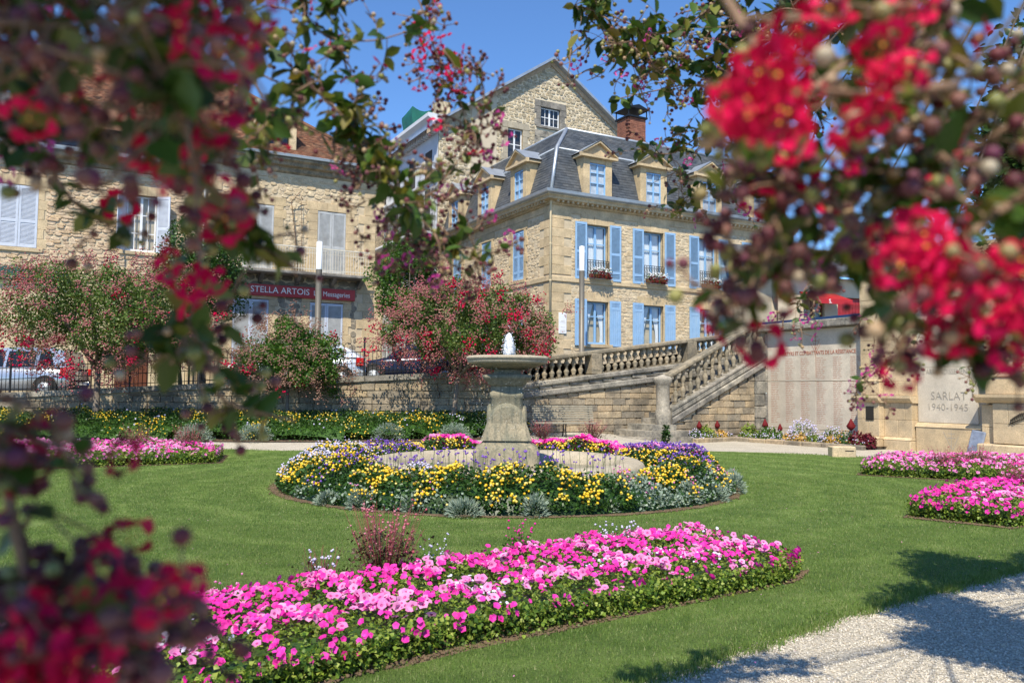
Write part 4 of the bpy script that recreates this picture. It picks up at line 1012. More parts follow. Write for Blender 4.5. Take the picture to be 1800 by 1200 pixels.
M['dormer_glass'] = flat('curtained_pane', (.42,.47,.52), .12, var=.25, scale=3)
def dormer(cx, rot=None):
    off = LO; z0 = zf(9.86); z1 = zf(11.45); d = thing('tmp', '', ''); del d['label']; del d['category']; d.name = 'dormer'; d.parent = man
    d.location = (cx, -.12, z0)
    if rot is not None: d.location = (-.12, cx, z0); d.rotation_euler = (0, 0, -PI/2)
    b = MB(); w, ow = .72, .40; h = z1-z0
    b.bbox(-w, -ow, 0, 1.6, 0, h, .01); b.bbox(ow, w, 0, 1.6, 0, h, .01); b.bbox(-ow, ow, .02, 1.4, h-.22, h, .01); b.bbox(-w-.06, w+.06, -.10, .1, -.08, .0, .01)
    b.build('dormer_front', M['ashlar'], d)
    b = MB(); e = w+.16
    b.extrude([(-e,h),(e,h),(e,h+.09),(0,h+.62),(-e,h+.09)], -.02, 1.5, 'y'); b.build('gable', M['ashlar'], d)
    b = MB(); 
    for s in (-1, 1):
        P = [(s*(e+.05),h+.06),(s*(e+.05),h+.14),(0,h+.72),(0,h+.62)]
        b.extrude(P if s > 0 else P[::-1], -.17, 0, 'y')
        b.add([(s*(e+.05),-.19,h+.145),(0,-.19,h+.735),(0,2.1,h+.735),(s*(e+.05),1.9,h+.145)], [(0,1,2,3)], 1)
        b.add([(s*(e+.05),-.19,h+.125),(0,-.19,h+.715),(0,2.1,h+.715),(s*(e+.05),1.9,h+.125)], [(3,2,1,0)], 1)
    b.box(-e-.05, e+.05, -.16, 0, h-.03, h+.07); b.build('pediment', [M['ashlar'], M['zinc']], d)
    b = MB(); hh = h-.24; f = .05
    b.box(-ow,-ow+f,.04,.10,0,hh); b.box(ow-f,ow,.04,.10,0,hh); b.box(-.03,.03,.03,.10,0,hh); b.box(-ow+f,ow-f,.04,.10,hh-f,hh); b.box(-ow+f,ow-f,.04,.10,0,f)
    for t in (.38, .70): b.box(-ow+f, ow-f, .045, .095, hh*t-.015, hh*t+.015)
    b.box(-ow, ow, .105, .12, 0, hh, 1); b.build('window', [M['blue2'], M['dormer_glass']], d)
    return d
def own(d):  # a dormer is one part of the house: front, pediment and window are its sub-parts
    return d
for c in dorF: own(dormer(c))
for c in dorS: own(dormer(c, 1))
b = MB(); 
for r in range(26):
    z = zf(12.3)+r*.085
    for k in range(5):
        a = 5.5+k*.2+(.1 if r % 2 else 0); b.box(a+.004, min(a+.2, 6.5)-.004, 2.2+random.uniform(-.006,.006), 2.4, z+.004, z+.081)
        b.box(6.31, 6.5, 2.4+k*.14+.004, 2.4+(k+1)*.14-.004, z+.004, z+.081); b.box(5.5, 5.69, 2.4+k*.14+.004, 2.4+(k+1)*.14-.004, z+.004, z+.081)
b.box(5.54, 6.46, 2.25, 3.1, zf(12), zf(14.5)); b.build('chimney', M['brick'], man)
ch = b = MB(); b.box(5.44,6.56,2.12,3.2,zf(14.5),zf(14.58))
for (x, y) in ((5.46,2.14),(6.50,2.14),(5.46,3.12),(6.50,3.12)): b.box(x,x+.04,y,y+.04,zf(14.58),zf(14.92))
b.extrude([(5.36,zf(14.92)),(6.64,zf(14.92)),(6.0,zf(15.12))], 2.05, 3.25, 'y'); b.lathe([(.025,zf(15.1)),(.05,zf(15.25)),(0,zf(15.4))], 8, (6.0,2.6,0)); b.build('chimney_hood', M['iron'], man)
# geraniums and petunias in the window boxes
def to_world(par, P): m = mat_of(par); return np.array([tuple(m @ Vector(p)) for p in P])
for i, c in enumerate(cent):
    cc = to_world(man, [(c, -.22, zf(6.6))])[0]
    g = thing('window_flowers', ['red and white geraniums trailing from the mansion window box nearest the downpipe corner', 'red and white geraniums in the second mansion window box from the corner', 'red and white geraniums in the third mansion window box from the corner', 'geraniums in the mansion window box farthest from the corner, behind blossom'][i], 'flowers', cc, ANG, 'geraniums in the mansion window boxes')
    n = 260; P = np.stack([rng.uniform(-.52,.52,n), rng.normal(-.05,.08,n), rng.uniform(-.22,.14,n)], 1); scatter('foliage', LEAF, P, rots(n), rng.uniform(.04,.07,n), M['leaf_bright'], g, world=False)
    n = 130; P = np.stack([rng.uniform(-.52,.52,n), rng.normal(-.12,.07,n), rng.uniform(-.25,.06,n)], 1); scatter('red_flowers', BALL, P, rots(n), rng.uniform(.018,.034,n), M['celosia'], g, world=False)
    n = 70; P = np.stack([rng.uniform(-.5,.5,n), rng.normal(-.10,.06,n), rng.uniform(.02,.2,n)], 1); scatter('white_flowers', BALL, P, rots(n), rng.uniform(.02,.034,n), M['white'], g, world=False)

# ------------------------------------------------------------------ tall gabled house behind
GA = Vector((2.08, 46, 0)) - U*6.9
gab = thing('gabled_house', 'tall stone gabled house with a pale stucco stripe rising behind the mansion', 'house', (GA.x, GA.y, 3.2), ANG)
zg = lambda z: z-3.2
GH = 15.75; GP = 20.45; GW = 13.8
gl = lambda x: zg(GH)+(GP-GH)*(1-abs(x-6.9)/6.9)
holes = [(6.9-.65, 6.9+.65, zg(16.7), zg(17.8)), (4.15, 5.1, zg(13.7), zg(16.25)), (6.25, 7.55, zg(14.2), zg(16.05))]
wall_open(gab, 0, GW, 0, zg(GH), [holes[1]], M['mortar_pale'], name='front_wall')
b = MB(); 
xs = [0, 4.15, 5.1, 6.25, 6.9, 7.55, GW]
def strip(a, c, z0, z1a, z1c): b.add([(a,0,z0),(c,0,z0),(c,0,z1c),(a,0,z1a)], [(0,1,2,3)])
for a, c in zip(xs[:-1], xs[1:]):
    z0 = zg(GH)
    if a == 4.15: z0 = zg(16.25)
    if a in (6.25, 6.9): strip(a, c, zg(GH), zg(GH)+.02, zg(GH)+.02); strip(a, c, zg(16.05), zg(16.7), zg(16.7)); z0 = zg(17.8)
    strip(a, c, z0, gl(a), gl(c))
b.build('gable_wall', M['mortar_pale'], gab)
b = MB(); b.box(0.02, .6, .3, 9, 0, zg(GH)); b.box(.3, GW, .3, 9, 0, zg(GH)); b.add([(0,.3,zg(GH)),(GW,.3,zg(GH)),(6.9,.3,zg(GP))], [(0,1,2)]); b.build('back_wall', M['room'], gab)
exg = []
exg.append(surround(gab, 6.9, zg(16.7), zg(17.8), 1.3, M['grey_stone'], t=.3)); exg.append(surround(gab, 4.625, zg(13.7), zg(16.25), .95, M['coping'], t=.3)); exg.append(surround(gab, 6.9, zg(14.2), zg(16.05), 1.3, M['grey_stone'], t=.3))
rubble(gab, 3.45, GW, zg(10), zg(GP), exg, M['rubble_pale'], clip=lambda x, z: z < gl(x)-.05, ww=(.16,.38), hh=(.14,.22), proud=(.012,.04), name='rubble_stones')
rubble(gab, 0, 1.88, zg(7), zg(GP), [], M['rubble_pale'], clip=lambda x, z: z < gl(x)-.05, ww=(.16,.38), hh=(.14,.22), proud=(.012,.04), name='rubble_stones')
b = MB(); b.add([(1.9,-.04,zg(6)),(3.42,-.04,zg(6)),(3.42,-.04,gl(3.42)-.06),(1.9,-.04,gl(1.9)-.06)], [(0,1,2,3)]); b.box(1.89,3.43,-.038,.05,zg(6),gl(1.9)-.1); b.build('stucco_strip', M['stucco'], gab)
window(gab, 6.9, zg(16.72), zg(17.78), 1.26, .15, M['white'], bars=(.5,), curtain=None, cols=2); window(gab, 4.625, zg(13.72), zg(16.23), .92, .15, M['white'], bars=(.33,.66), curtain=None); window(gab, 6.9, zg(14.22), zg(16.03), 1.26, .15, M['white'], bars=(.5,), curtain=None, cols=2)
b = MB()
for s in (-1, 1):
    e = 7.5; zz = zg(GP)-(GP-GH)/6.9*e
    for (y0, y1, dz, t) in ((-.45, 9, .10, .16),): 
        P = [(6.9+s*e, zz+dz),(6.9, zg(GP)+dz),(6.9, zg(GP)+dz+t),(6.9+s*e, zz+dz+t)]; b.extrude(P if s < 0 else P[::-1], y0, y1, 'y')
b.build('roof', M['zinc'], gab)
b = MB()
for s in (-1, 1):
    e = 7.5; zz = zg(GP)-(GP-GH)/6.9*e; P = [(6.9+s*e, zz-.16),(6.9, zg(GP)-.16),(6.9, zg(GP)+.10),(6.9+s*e, zz+.10)]; b.extrude(P if s < 0 else P[::-1], -.10, .2, 'y')
b.build('verge_bricks', M['rubble_rose'], gab)
b = MB(); b.bbox(1.2,2.0,3,3.8,zg(16.3),zg(18.2),.02); b.build('chimney', M['rubble'], gab)

# ornate pale building receding behind, with wrought iron balcony
orn = thing('balcony_building', 'tall pale shuttered building with wrought iron balcony in the gap between the houses', 'building', (GA.x-.02, GA.y+.01, 2.6), ANG)
zo = lambda z: z-2.6
hs = []; 
for (z0, z1) in ((10.1,12.5),(13.0,14.6),(7.0,9.2),(3.6,6.0)):
    for c in (1.3, 3.7, 6.1, 8.5, 10.9): hs.append((-c-.5, -c+.5, zo(z0), zo(z1)))
wall_open(orn, -13, 0, 0, zo(15.6), hs, M['whitesh'], rot=LR, name='facade', revm=M['whitesh'])
for (a, c, d, e) in hs:
    window(orn, (a+c)/2, d+.02, e-.02, .96, .18, M['white'], bars=(.5,), curtain=None, rot=LR, off=LO)
    if e-d > 1.7:
        shutter(orn, a-.50, -.05, d, .48, e-d, 'louver', M['greysh'], rot=LR, off=LO); shutter(orn, c+.02, -.05, d, .48, e-d, 'louver', M['greysh'], rot=LR, off=LO)
def lp(par, builder, nm, m): o = builder.build(nm, m, par); o.rotation_euler = (0, 0, LR); return o
b = MB(); b.extrude([(0,zo(15.6)),(-.3,zo(15.7)),(-.35,zo(15.95)),(-.6,zo(16.1)),(-.6,zo(16.3)),(.5,zo(16.3)),(.5,zo(15.6))], -13, 0); lp(orn, b, 'cornice', M['whitesh'])
b = MB(); x = -12.9
while x < -.2: b.box(x, x+.14, -.3, -.02, zo(15.3), zo(15.6)); x += .36
lp(orn, b, 'modillions', M['whitesh'])['kind'] = 'stuff'
for z in (12.75, 9.75, 6.5):
    b = MB(); b.bbox(-13, 0, -.12, .05, zo(z), zo(z)+.16, .02); lp(orn, b, 'string_course', M['whitesh'])
b = MB(); b.bbox(-12.8, -.3, -1.0, 0, zo(9.9), zo(10.05), .03); lp(orn, b, 'balcony_slab', M['whitesh'])
ironwork(orn, -12.8, -.3, zo(10.1), zo(11.05), -.95, M['iron'], rot=LR, off=LO, step=.24)
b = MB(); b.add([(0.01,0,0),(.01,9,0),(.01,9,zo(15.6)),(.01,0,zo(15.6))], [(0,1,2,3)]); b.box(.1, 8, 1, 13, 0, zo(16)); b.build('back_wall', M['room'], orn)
b = MB(); b.extrude([(.2,zo(16.3)),(8,zo(16.3)),(6,zo(18)),(3,zo(18))], 9.0, 13, 'y'); b.build('roof', M['slate'], orn)
tp = pt(733, 206, 49); b = MB(); b.box(-1.0,1.0,-.8,.8,0,1.6); o = b.build('tarpaulin', M['tarp']); bmx = bmesh.new(); bmx.from_mesh(o.data); bmesh.ops.subdivide_edges(bmx, edges=bmx.edges[:], cuts=7, use_grid_fill=True)
for v in bmx.verts: v.co.z += .22*math.sin(v.co.x*2.6+v.co.y)*(1 if v.co.z > .8 else .2) - .1*abs(v.co.x); v.co.x *= 1-.06*math.sin(v.co.z*4)
bmx.to_mesh(o.data); bmx.free(); o.location = (tp.x+.5, tp.y-1, 16.6); o.rotation_euler = (0,0,ANG); tag(o, 'dark green tarpaulin over a roof load above the pale balcony building', 'tarpaulin')

# ------------------------------------------------------------------ houses on the left
B0 = Vector((-6.125, 36, 0)); UA = ANG
lh = thing('shop_house', 'rough sandstone house with balcony over a red shop sign, grey shutters and brown tiled roof', 'house', (B0.x, B0.y, 1.7), UA)
zl = lambda z: z-1.7
w2 = [(-1.95, 1.5), (-5.03, 1.5)]
hs = [(c-.62, c+.62, zl(6.62), zl(9.3)) for c, _ in w2]; h1s = [(-2.1-.72, -2.1+.72, zl(2.2), zl(5.35)), (-5.25-.72, -5.25+.72, zl(2.2), zl(5.35))]
wall_open(lh, -7.28, 0, -.3, zl(10.75), hs+h1s, M['mortar'], name='front_wall', rev=.22)
b = MB(); b.box(-7.28, 0, .3, 10, -.3, zl(10.8)); b.build('back_wall', M['mortar_pale'], lh)
exl = []
for c, _ in w2: exl.append(surround(lh, c, zl(6.62), zl(9.3), 1.24, M['ashlar'], t=.38, proud=.03))
for c in (-2.1, -5.25): exl.append(surround(lh, c, zl(2.2), zl(5.35), 1.44, M['ashlar'], t=.25, proud=.03))
z = -.1; k = 0
while z < zl(10.7):
    w = .75 if k % 2 else .5; b = MB(); b.bbox(-w, .02, -.03, .5, z+.004, z+.38, .008); b.build('quoin', M['ashlar'], lh)
    b = MB(); b.bbox(-7.26, -7.26+w, -.03, .3, z+.004, z+.38, .008); b.build('quoin', M['ashlar'], lh); z += .385; k += 1
rubble(lh, -7.0, -.4, -.2, zl(6.4), exl+[(-.77,0,-1,20),(-7.3,-6.5,-1,20)], M['wall_stone'], hh=(.24,.30), ww=(.36,.62), proud=(.008,.02), name='lower_stones')
rubble(lh, -7.0, -.4, zl(6.45), zl(10.72), exl+[(-.77,0,-1,20),(-7.3,-6.5,-1,20)], M['rubble'], hh=(.13,.19), ww=(.2,.42), proud=(.008,.035), name='upper_rubble')
for c, _ in w2:
    for s in (0, 1): shutter(lh, c-.61+s*.615, .02, zl(6.64), .605, 2.64, 'louver', M['greysh'])
for c in (-2.1, -5.25):
    for s in (0, 1): shutter(lh, c-.71+s*.715, .02, zl(2.22), .705, 3.1, 'louver', M['lav'], slatmat=M['greysh'])
b = MB(); b.extrude([(0,zl(10.72)),(-.12,zl(10.8)),(-.14,zl(10.95)),(-.34,zl(11.0)),(-.38,zl(11.12)),(-.5,zl(11.2)),(-.5,zl(11.27)),(.3,zl(11.27)),(.3,zl(10.72))], -7.3, .25); b.build('cornice', M['baluster'], lh)
b = MB(); b.extrude([(-.45,zl(11.28)),(-.60,zl(11.31)),(-.62,zl(11.42)),(-.57,zl(11.42)),(-.53,zl(11.34)),(-.45,zl(11.34))], -7.3, .3); b.build('gutter', M['zinc'], lh)
b = MB(); b.bbox(-6.9, -.5, -.95, 0, zl(6.36), zl(6.5), .03); 
for xx in (-6.5,-5,-3.5,-2,-.8): b.extrude([(0,zl(6.0)),(-.15,zl(6.05)),(-.7,zl(6.36)),(0,zl(6.36))], xx, xx+.16)
b.build('balcony_slab', M['grey_stone'], lh)
b = MB(); x = -6.85
b.box(-6.88,-.52,-.92,-.88,zl(7.48),zl(7.53)); b.box(-6.88,-.52,-.91,-.89,zl(6.6),zl(6.63)); b.box(-6.88,-.52,-.91,-.89,zl(7.28),zl(7.3))
while x < -.5:
    b.box(x-.009,x+.009,-.909,-.891,zl(6.5),zl(7.5)); b.tube([(x+.055+.04*math.cos(a),-.9,zl(7.38)+.05*math.sin(a)) for a in np.linspace(0,6.0,7)], .008, 4); x += .11
b.build('balcony_rail', M['iron_white'], lh)
b = MB(); b.bbox(-7.2,-.9,-.16,-.03,zl(5.48),zl(5.95),.01); sg = b.build('shop_sign', M['red'], lh)
def txt(par, s, x, y, z, size, mat, sx): return put_text(par, s, x, y, z, size, mat, sx, name='sign_lettering')
txt(sg, 'STELLA ARTOIS', -4.1, -.165, zl(5.72), .36, M['letter_white'], .98); txt(sg, 'Les Messageries', -1.92, -.165, zl(5.70), .30, M['letter_white'], .82)
b = MB(); b.tube([(-3.42,-.2,zl(6.6)),(-3.55,-.12,zl(8.2)),(-3.75,-.2,zl(9.5)),(-3.45,-.28,zl(9.9)),(-3.3,-.3,zl(9.6))], .02, 5); b.tube([(-3.3,-.2,zl(6.6)),(-3.25,-.1,zl(8.2)),(-3.35,-.2,zl(9.6)),(-3.7,-.3,zl(9.75))], .012, 5); b.build('dead_vine', M['twig'], lh)
# tiled hipped roof
RZ = zl(16.0); e0 = zl(11.36)
b = MB(); RP = {'a': (-14,-.55,e0), 'b': (.45,-.55,e0), 'c': (.45,10.5,e0), 'd': (-14,10.5,e0), 'r0': (-14,5,RZ), 'r1': (-6.0,5,RZ)}
b.add([RP['a'],RP['b'],RP['r1'],RP['r0']], [(0,1,2,3)]); b.add([RP['b'],RP['c'],RP['r1']], [(0,1,2)]); b.add([RP['c'],RP['d'],RP['r0'],RP['r1']], [(0,1,2,3)]); b.build('roof', M['tile'], lh)
sl_ = math.hypot(5.55, RZ-e0); kx = 6.45/sl_
slates(lh, 'roof_tiles', Vector((-14,-.55,e0)), (1,0,0), (0,5.55/sl_,(RZ-e0)/sl_), 0, 14.45, sl_, M['tile'], sw=.17, sh=.13, clip=lambda x, s: x < 14.45-s*kx and (x > 6.5 or s > 1.9), t=.02)
b = MB(); b.tube([Vector(RP['b'])+Vector((0,0,.03)), Vector(RP['r1'])+Vector((0,0,.05))], .1, 6); b.tube([Vector(RP['r1'])+Vector((0,0,.05)), Vector(RP['r0'])+Vector((0,0,.05))], .1, 6); b.build('ridge_tiles', M['tile'], lh)
b = MB(); b.bbox(-5.05,-4.78,-.1,1.6,e0+.05,e0+1.55,.01); b.bbox(-3.85,-3.58,-.1,1.6,e0+.05,e0+1.55,.01); b.bbox(-5.15,-3.5,-.2,2.2,e0+1.55,e0+1.75,.02); b.build('dormer', M['ashlar'], lh)
b = MB(); b.box(-4.78,-3.85,.15,.2,e0+.05,e0+1.5); b.build('dormer_window', M['carglass'], lh)
b = MB()
for r in range(32):
    z = zl(14.6)+r*.085
    for k in range(6): a = -8.6+k*.2+(.1 if r % 2 else 0); b.box(a+.004, min(a+.196,-7.45), 4.3, 4.6, z+.004, z+.081)
b.box(-8.58,-7.47,4.32,5.2,zl(14),zl(17.3)); b.bbox(-8.7,-7.35,4.2,5.3,zl(17.3),zl(17.5),.02); b.build('chimney', M['brick'], lh)
for xx in (-8.3,-7.8): b = MB(); b.lathe([(.13,zl(17.5)),(.11,zl(18.0)),(.13,zl(18.02))], 10, (xx,4.8,0)); b.build('chimney_pot', M['brick'], lh)

l2 = thing('corner_house', 'rose toned rubble house with slate roof and pale lavender shutters, left of the shop house', 'house', (B0.x-U.x*7.3, B0.y-U.y*7.3, 1.5), UA)
z2 = lambda z: z-1.5
H = [(-6.25-.62, -6.25+.62, z2(6.7), z2(9.0)), (-2.15-.55, -2.15+.55, z2(6.9), z2(9.1))]
wall_open(l2, -14, 0, -.3, z2(10.0), H, M['mortar'], name='front_wall', rev=.22)
b = MB(); b.box(-14, 0, .3, 9, -.3, z2(10.1)); b.build('back_wall', M['mortar'], l2)
ex2 = [surround(l2, -6.25, z2(6.7), z2(9.0), 1.24, M['ashlar'], t=.2, proud=.02), surround(l2, -2.15, z2(6.9), z2(9.1), 1.1, M['ashlar'], t=.2, proud=.02)]
rubble(l2, -12, 0, z2(5.6), z2(9.95), ex2, M['rubble_rose'], hh=(.10,.17), ww=(.16,.42), proud=(.015,.05), name='rubble_stones')
b = MB(); b.box(-12, -.1, -.05, .02, -.3, z2(5.55)); b.build('ground_floor_render', M['cream_wall'], l2)
b = MB(); b.bbox(-12, -4.6, -.25, -.05, z2(5.5), z2(5.95), .02); b.build('shop_fascia', M['green_fascia'], l2)
for s in (0, 1): shutter(l2, -6.25-.61+s*.615, .02, z2(6.72), .605, 2.26, 'louver', M['lav'])
window(l2, -2.15, z2(6.92), z2(9.08), 1.06, .18, M['white'], bars=(.33,.66), curtain=None, cols=2)
shutter(l2, -2.15-.55, -.02, z2(6.9), .54, 2.2, 'louver', M['lav'], open_ang=R(180+55)); shutter(l2, -2.15+.55, -.02, z2(6.9), .54, 2.2, 'louver', M['lav'], open_ang=R(-35))
b = MB(); b.extrude([(0,z2(9.95)),(-.1,z2(10.0)),(-.12,z2(10.12)),(-.35,z2(10.2)),(-.38,z2(10.35)),(.3,z2(10.35)),(.3,z2(9.95))], -14, .02); b.build('cornice', M['baluster'], l2)
b = MB(); b.extrude([(-.3,z2(10.36)),(-.52,z2(10.38)),(-.54,z2(10.52)),(-.49,z2(10.52)),(-.45,z2(10.42)),(-.3,z2(10.42))], -14, .02); b.build('gutter', M['zinc'], l2)
RT = z2(13.6); sl_ = math.hypot(4.5, RT-z2(10.45))
b = MB(); b.add([(-14,-.4,z2(10.43)),(0,-.4,z2(10.43)),(0,4.1,RT-.02),(-14,4.1,RT-.02)], [(0,1,2,3)]); b.add([(-14,4.1,RT-.02),(0,4.1,RT-.02),(0,9,z2(10.4)),(-14,9,z2(10.4))], [(0,1,2,3)]); b.build('roof', M['slate_pale'], l2)
slates(l2, 'roof_slates', Vector((-12,-.4,z2(10.45))), (1,0,0), (0,4.5/sl_,(RT-z2(10.45))/sl_), 0, 12, sl_, M['slate_pale'], sw=.3, sh=.16, t=.016)
for (a, c) in ((-.35,-.12),(-3.9,-3.7)): b = MB(); b.bbox(a, c, -.12, 0, -.3, z2(5.4), .01); b.build('pilaster', M['ashlar'], l2)
b = MB(); b.box(-2.9,-1.75,-.08,-.055,-.3,z2(4.3)); b.box(-2.8,-1.85,-.085,-.08,z2(2.8),z2(4.2),1); b.build('door', [M['brown_door'], M['carglass']], l2)
b = MB(); b.tube([(.12,-.12,z2(10.4)),(.12,-.12,0)], .05, 8); b.build('downpipe', M['zinc'], l2)

# brown roofed house far behind the shop house
fh = thing('far_house', 'distant house with brown tiled hip roof peeping over the shop house ridge end', 'house', (-13.2, 47, 2), ANG)
b = MB(); b.box(0,6,0,8,0,12.2); b.build('wall', M['mortar'], fh)
b = MB(); b.add([(-.4,-.4,12.2),(6.4,-.4,12.2),(6.4,8.4,12.2),(-.4,8.4,12.2),(1.5,4,14.4),(4.4,4,14.4)], [(0,1,5,4),(1,2,5),(2,3,4,5),(3,0,4)]); b.build('roof', M['tile'], fh)
s_ = math.hypot(4.4, 2.2); slates(fh, 'roof_tiles', Vector((-.4,-.4,12.2)), (1,0,0), (0,4.4/s_,2.2/s_), 0, 6.8, s_, M['tile'], sw=.2, sh=.15, clip=lambda x, s: s*.4 < x < 6.8-s*.45, t=.02)

# red-doored shop right of the mansion
sh = thing('red_door_shop', 'low tan shop with tall dark red panelled doors behind the memorial wall', 'shop', (12.0, 34.3, 3.2), R(20))
wall_open(sh, -1, 12, 0, 3.4, [(2.1,3.5,.02,2.6),(.3,1.4,.3,2.6),(4.4,6.2,.3,2.5)], M['stucco'], name='wall')
b = MB(); b.box(-1,12,.4,8,0,3.4); b.build('back_wall', M['stucco'], sh)
for k in range(2):
    b = MB(); a = 2.12+k*.69; b.box(a, a+.67, .12, .18, .02, 2.58)
    for q in range(4): b.box(a+.03+q*.16, a+.17+q*.16, .10, .12, .1, 2.5)
    b.build('door', M['redwood'], sh)
window(sh, .85, .32, 2.58, 1.06, .15, M['brown_door'], bars=(), curtain=None); window(sh, 5.3, .32, 2.48, 1.76, .15, M['brown_door'], bars=(), curtain=None)
b = MB(); b.extrude([(0,2.75),(-1.1,2.35),(-1.1,2.15),(-1.06,2.15),(-1.06,2.3),(0,2.7)], .1, 1.9); aw = b.build('awning', M['red'], sh); put_text(aw, 'S.', .75, -1.106, 2.25, .24, M['letter_white'], 1, name='sign_lettering')
b = MB(); b.add([(-1.4,-.5,3.4),(12.4,-.5,3.4),(12.4,4,5.4),(-1.4,4,5.4)], [(0,1,2,3)]); b.build('roof', M['slate'], sh)
slates(sh, 'roof_slates', Vector((-1.4,-.5,3.42)), (1,0,0), (0,.914,.406), 0, 13.8, 4.9, M['slate_pale'], sw=.3, sh=.18, t=.016)

# ------------------------------------------------------------------ street lamps
def lamp_post(px, pytop, Y, base, label, r=.105):
    top = pt(px, pytop, Y); t = thing('street_lamp', label, 'street lamp', (top.x, top.y, base), 0, 'round column street lamps')
    h = top.z-base; b = MB(); b.lathe([(r*1.5,0),(r*1.5,.05),(r,.07),(r,h-.95)], 20); b.build('pole', M['post'], t)
    b = MB(); b.lathe([(r*.98,h-.95),(r*.98,h-.01),(r*.9,h)], 20); b.build('lamp_tube', M['lampwhite'], t)
lamp_post(562, 425, 27.8, float(street_z(-6)), 'tall bronze column lamp with white tube in front of the shop house sign')
lamp_post(1023, 433, 31.4, 3.0, 'tall bronze column lamp with white tube in front of the mansion shutters')

# ------------------------------------------------------------------ parked cars
def car(loc, rz, paint, label, L=4.3, H=1.5, estate=.5, facing=-1, grp='cars parked behind the iron railing'):
    t = thing('parked_car', label, 'car', loc, rz, grp)
    W_ = .84; fx = facing  # nose points to local -x when facing is -1
    body = [(-L/2, .42, .62), (-L/2+.12, .28, .74), (-L/2+.9, .22, .88), (-L/2+1.25, .22, .94), (-.1, .22, .98), (L/2-.75, .22, 1.0), (L/2-.18, .26, .98), (L/2-.04, .34, .82), (L/2, .42, .6)]
    b = MB(); v = []; m_ = 10
    for (x, z0, z1) in body:
        wf = W_*(1-.16*(abs(x)/(L/2))**4)
        ring = [(-wf*.92,z0),(-wf,z0+.12),(-wf*1.02,(z0+z1)/2),(-wf*.99,z1-.1),(-wf*.88,z1),(wf*.88,z1),(wf*.99,z1-.1),(wf*1.02,(z0+z1)/2),(wf,z0+.12),(wf*.92,z0)]
        v += [(x*-fx, y, z) for y, z in ring]
    f = [(i*m_+k, i*m_+(k+1) % m_, (i+1)*m_+(k+1) % m_, (i+1)*m_+k) for i in range(len(body)-1) for k in range(m_)]
    f += [tuple(range(m_)), tuple(range((len(body)-1)*m_, len(body)*m_))[::-1]]; b.add(v, f, 0, True); b.build('body', paint, t)
    xr = L/2-.12-(1-estate)*.55; top = [(-L/2+1.2, .95), (-L/2+1.95, H-.04), (-L/2+2.3, H), (xr-.35, H-.02), (xr-.05, H-.12), (L/2-.1-(1-estate)*.1, 1.0)]
    b = MB(); v = []
    for (x, z) in top: wt = W_*.90-(z-.95)*.28; v += [(x*-fx, -wt, z), (x*-fx, wt, z)]
    n = len(top); f = [(2*i, 2*i+2, 2*i+3, 2*i+1) for i in range(n-1)]; f += [tuple(2*i for i in range(n)), tuple(2*i+1 for i in range(n))[::-1]]; b.add(v, f, 0); b.build('cabin', paint, t)
    for s in (-1, 1):
        for (a, c) in ((-L/2+1.5, -.05), (.03, L/2-1.15), (L/2-1.05, xr-.28)):
            if c-a < .2: continue
            b = MB(); zt = H-.13; z0 = 1.0; wa = W_*.90-(z0-.95)*.28+.006; wb = W_*.90-(zt-.95)*.28+.006; sh_ = .42 if a < -1 else .03
            b.add([(a*-fx, s*wa, z0), (c*-fx, s*wa, z0), ((c-(.18 if c > 1 else 0))*-fx, s*wb, zt), ((a+sh_)*-fx, s*wb, zt)], [(0,1,2,3)]); b.build('window', M['carglass'], t)
        b = MB(); b.bbox(min((L/2-.28)*-fx,(L/2-.02)*-fx), max((L/2-.28)*-fx,(L/2-.02)*-fx), s*.80-.05, s*.80+.05, .72, .98, .02); b.build('taillight', M['taillight'], t)
        b = MB(); b.bbox(min((-L/2+.05)*-fx,(-L/2+.4)*-fx), max((-L/2+.05)*-fx,(-L/2+.4)*-fx), s*.70-.10, s*.70+.10, .60, .76, .02); b.build('headlight', M['lampwhite'], t)
        for xw in (-L/2+.8, L/2-.75):
            b = MB(); b.lathe([(.10,-.1),(.31,-.1),(.33,-.06),(.33,.06),(.31,.1),(.10,.1)], 20); wo = b.build('wheel', M['rubber'], t); wo.rotation_euler = (R(90), 0, 0); wo.location = (xw*-fx, s*.78, .32)
            b = MB(); b.lathe([(.0,-.105),(.19,-.105),(.20,.105),(.0,.105)], 14); b.build('rim', M['zinc'], wo)
            b = MB(); b.lathe([(.385,0),(.40,.02),(.385,.04)], 20); ar = b.build('wheel_arch', M['rubber'], t); ar.rotation_euler = (R(90), 0, 0); ar.location = (xw*-fx, s*.84+.02, .34)
    b = MB(); b.bbox(min((-.5)*-fx,(-.3)*-fx), max(-.5*-fx,-.3*-fx), -.95, -.84, .98, 1.1, .02); b.build('mirror', paint, t)
    b = MB(); b.add([((-L/2+1.22)*-fx,-.72,.99),((-L/2+1.93)*-fx,-.62,H-.06),((-L/2+1.93)*-fx,.62,H-.06),((-L/2+1.22)*-fx,.72,.99)], [(0,1,2,3)]); b.build('windscreen', M['carglass'], t)
    return t
p = pt(28, 690, 27.6); car((p.x, p.y, float(street_z(p.x))+.02), RWA, M['silver'], 'silver hatchback seen from its rear flank behind the railing, left of the brown door', L=4.2, H=1.66, estate=.8)
p = pt(528, 690, 27.4); car((p.x, p.y, float(street_z(p.x))-.05), RWA-.02, M['paleblue'], 'pale white blue hatchback parked behind the low weeping tree', L=4.5, H=1.42, estate=.2)
p = pt(722, 690, 27.8); car((p.x, p.y, float(street_z(p.x))-.15), RWA-.02, M['navy'], 'dark navy car parked between the weeping tree and the fountain', L=3.9, H=1.40, estate=.5)
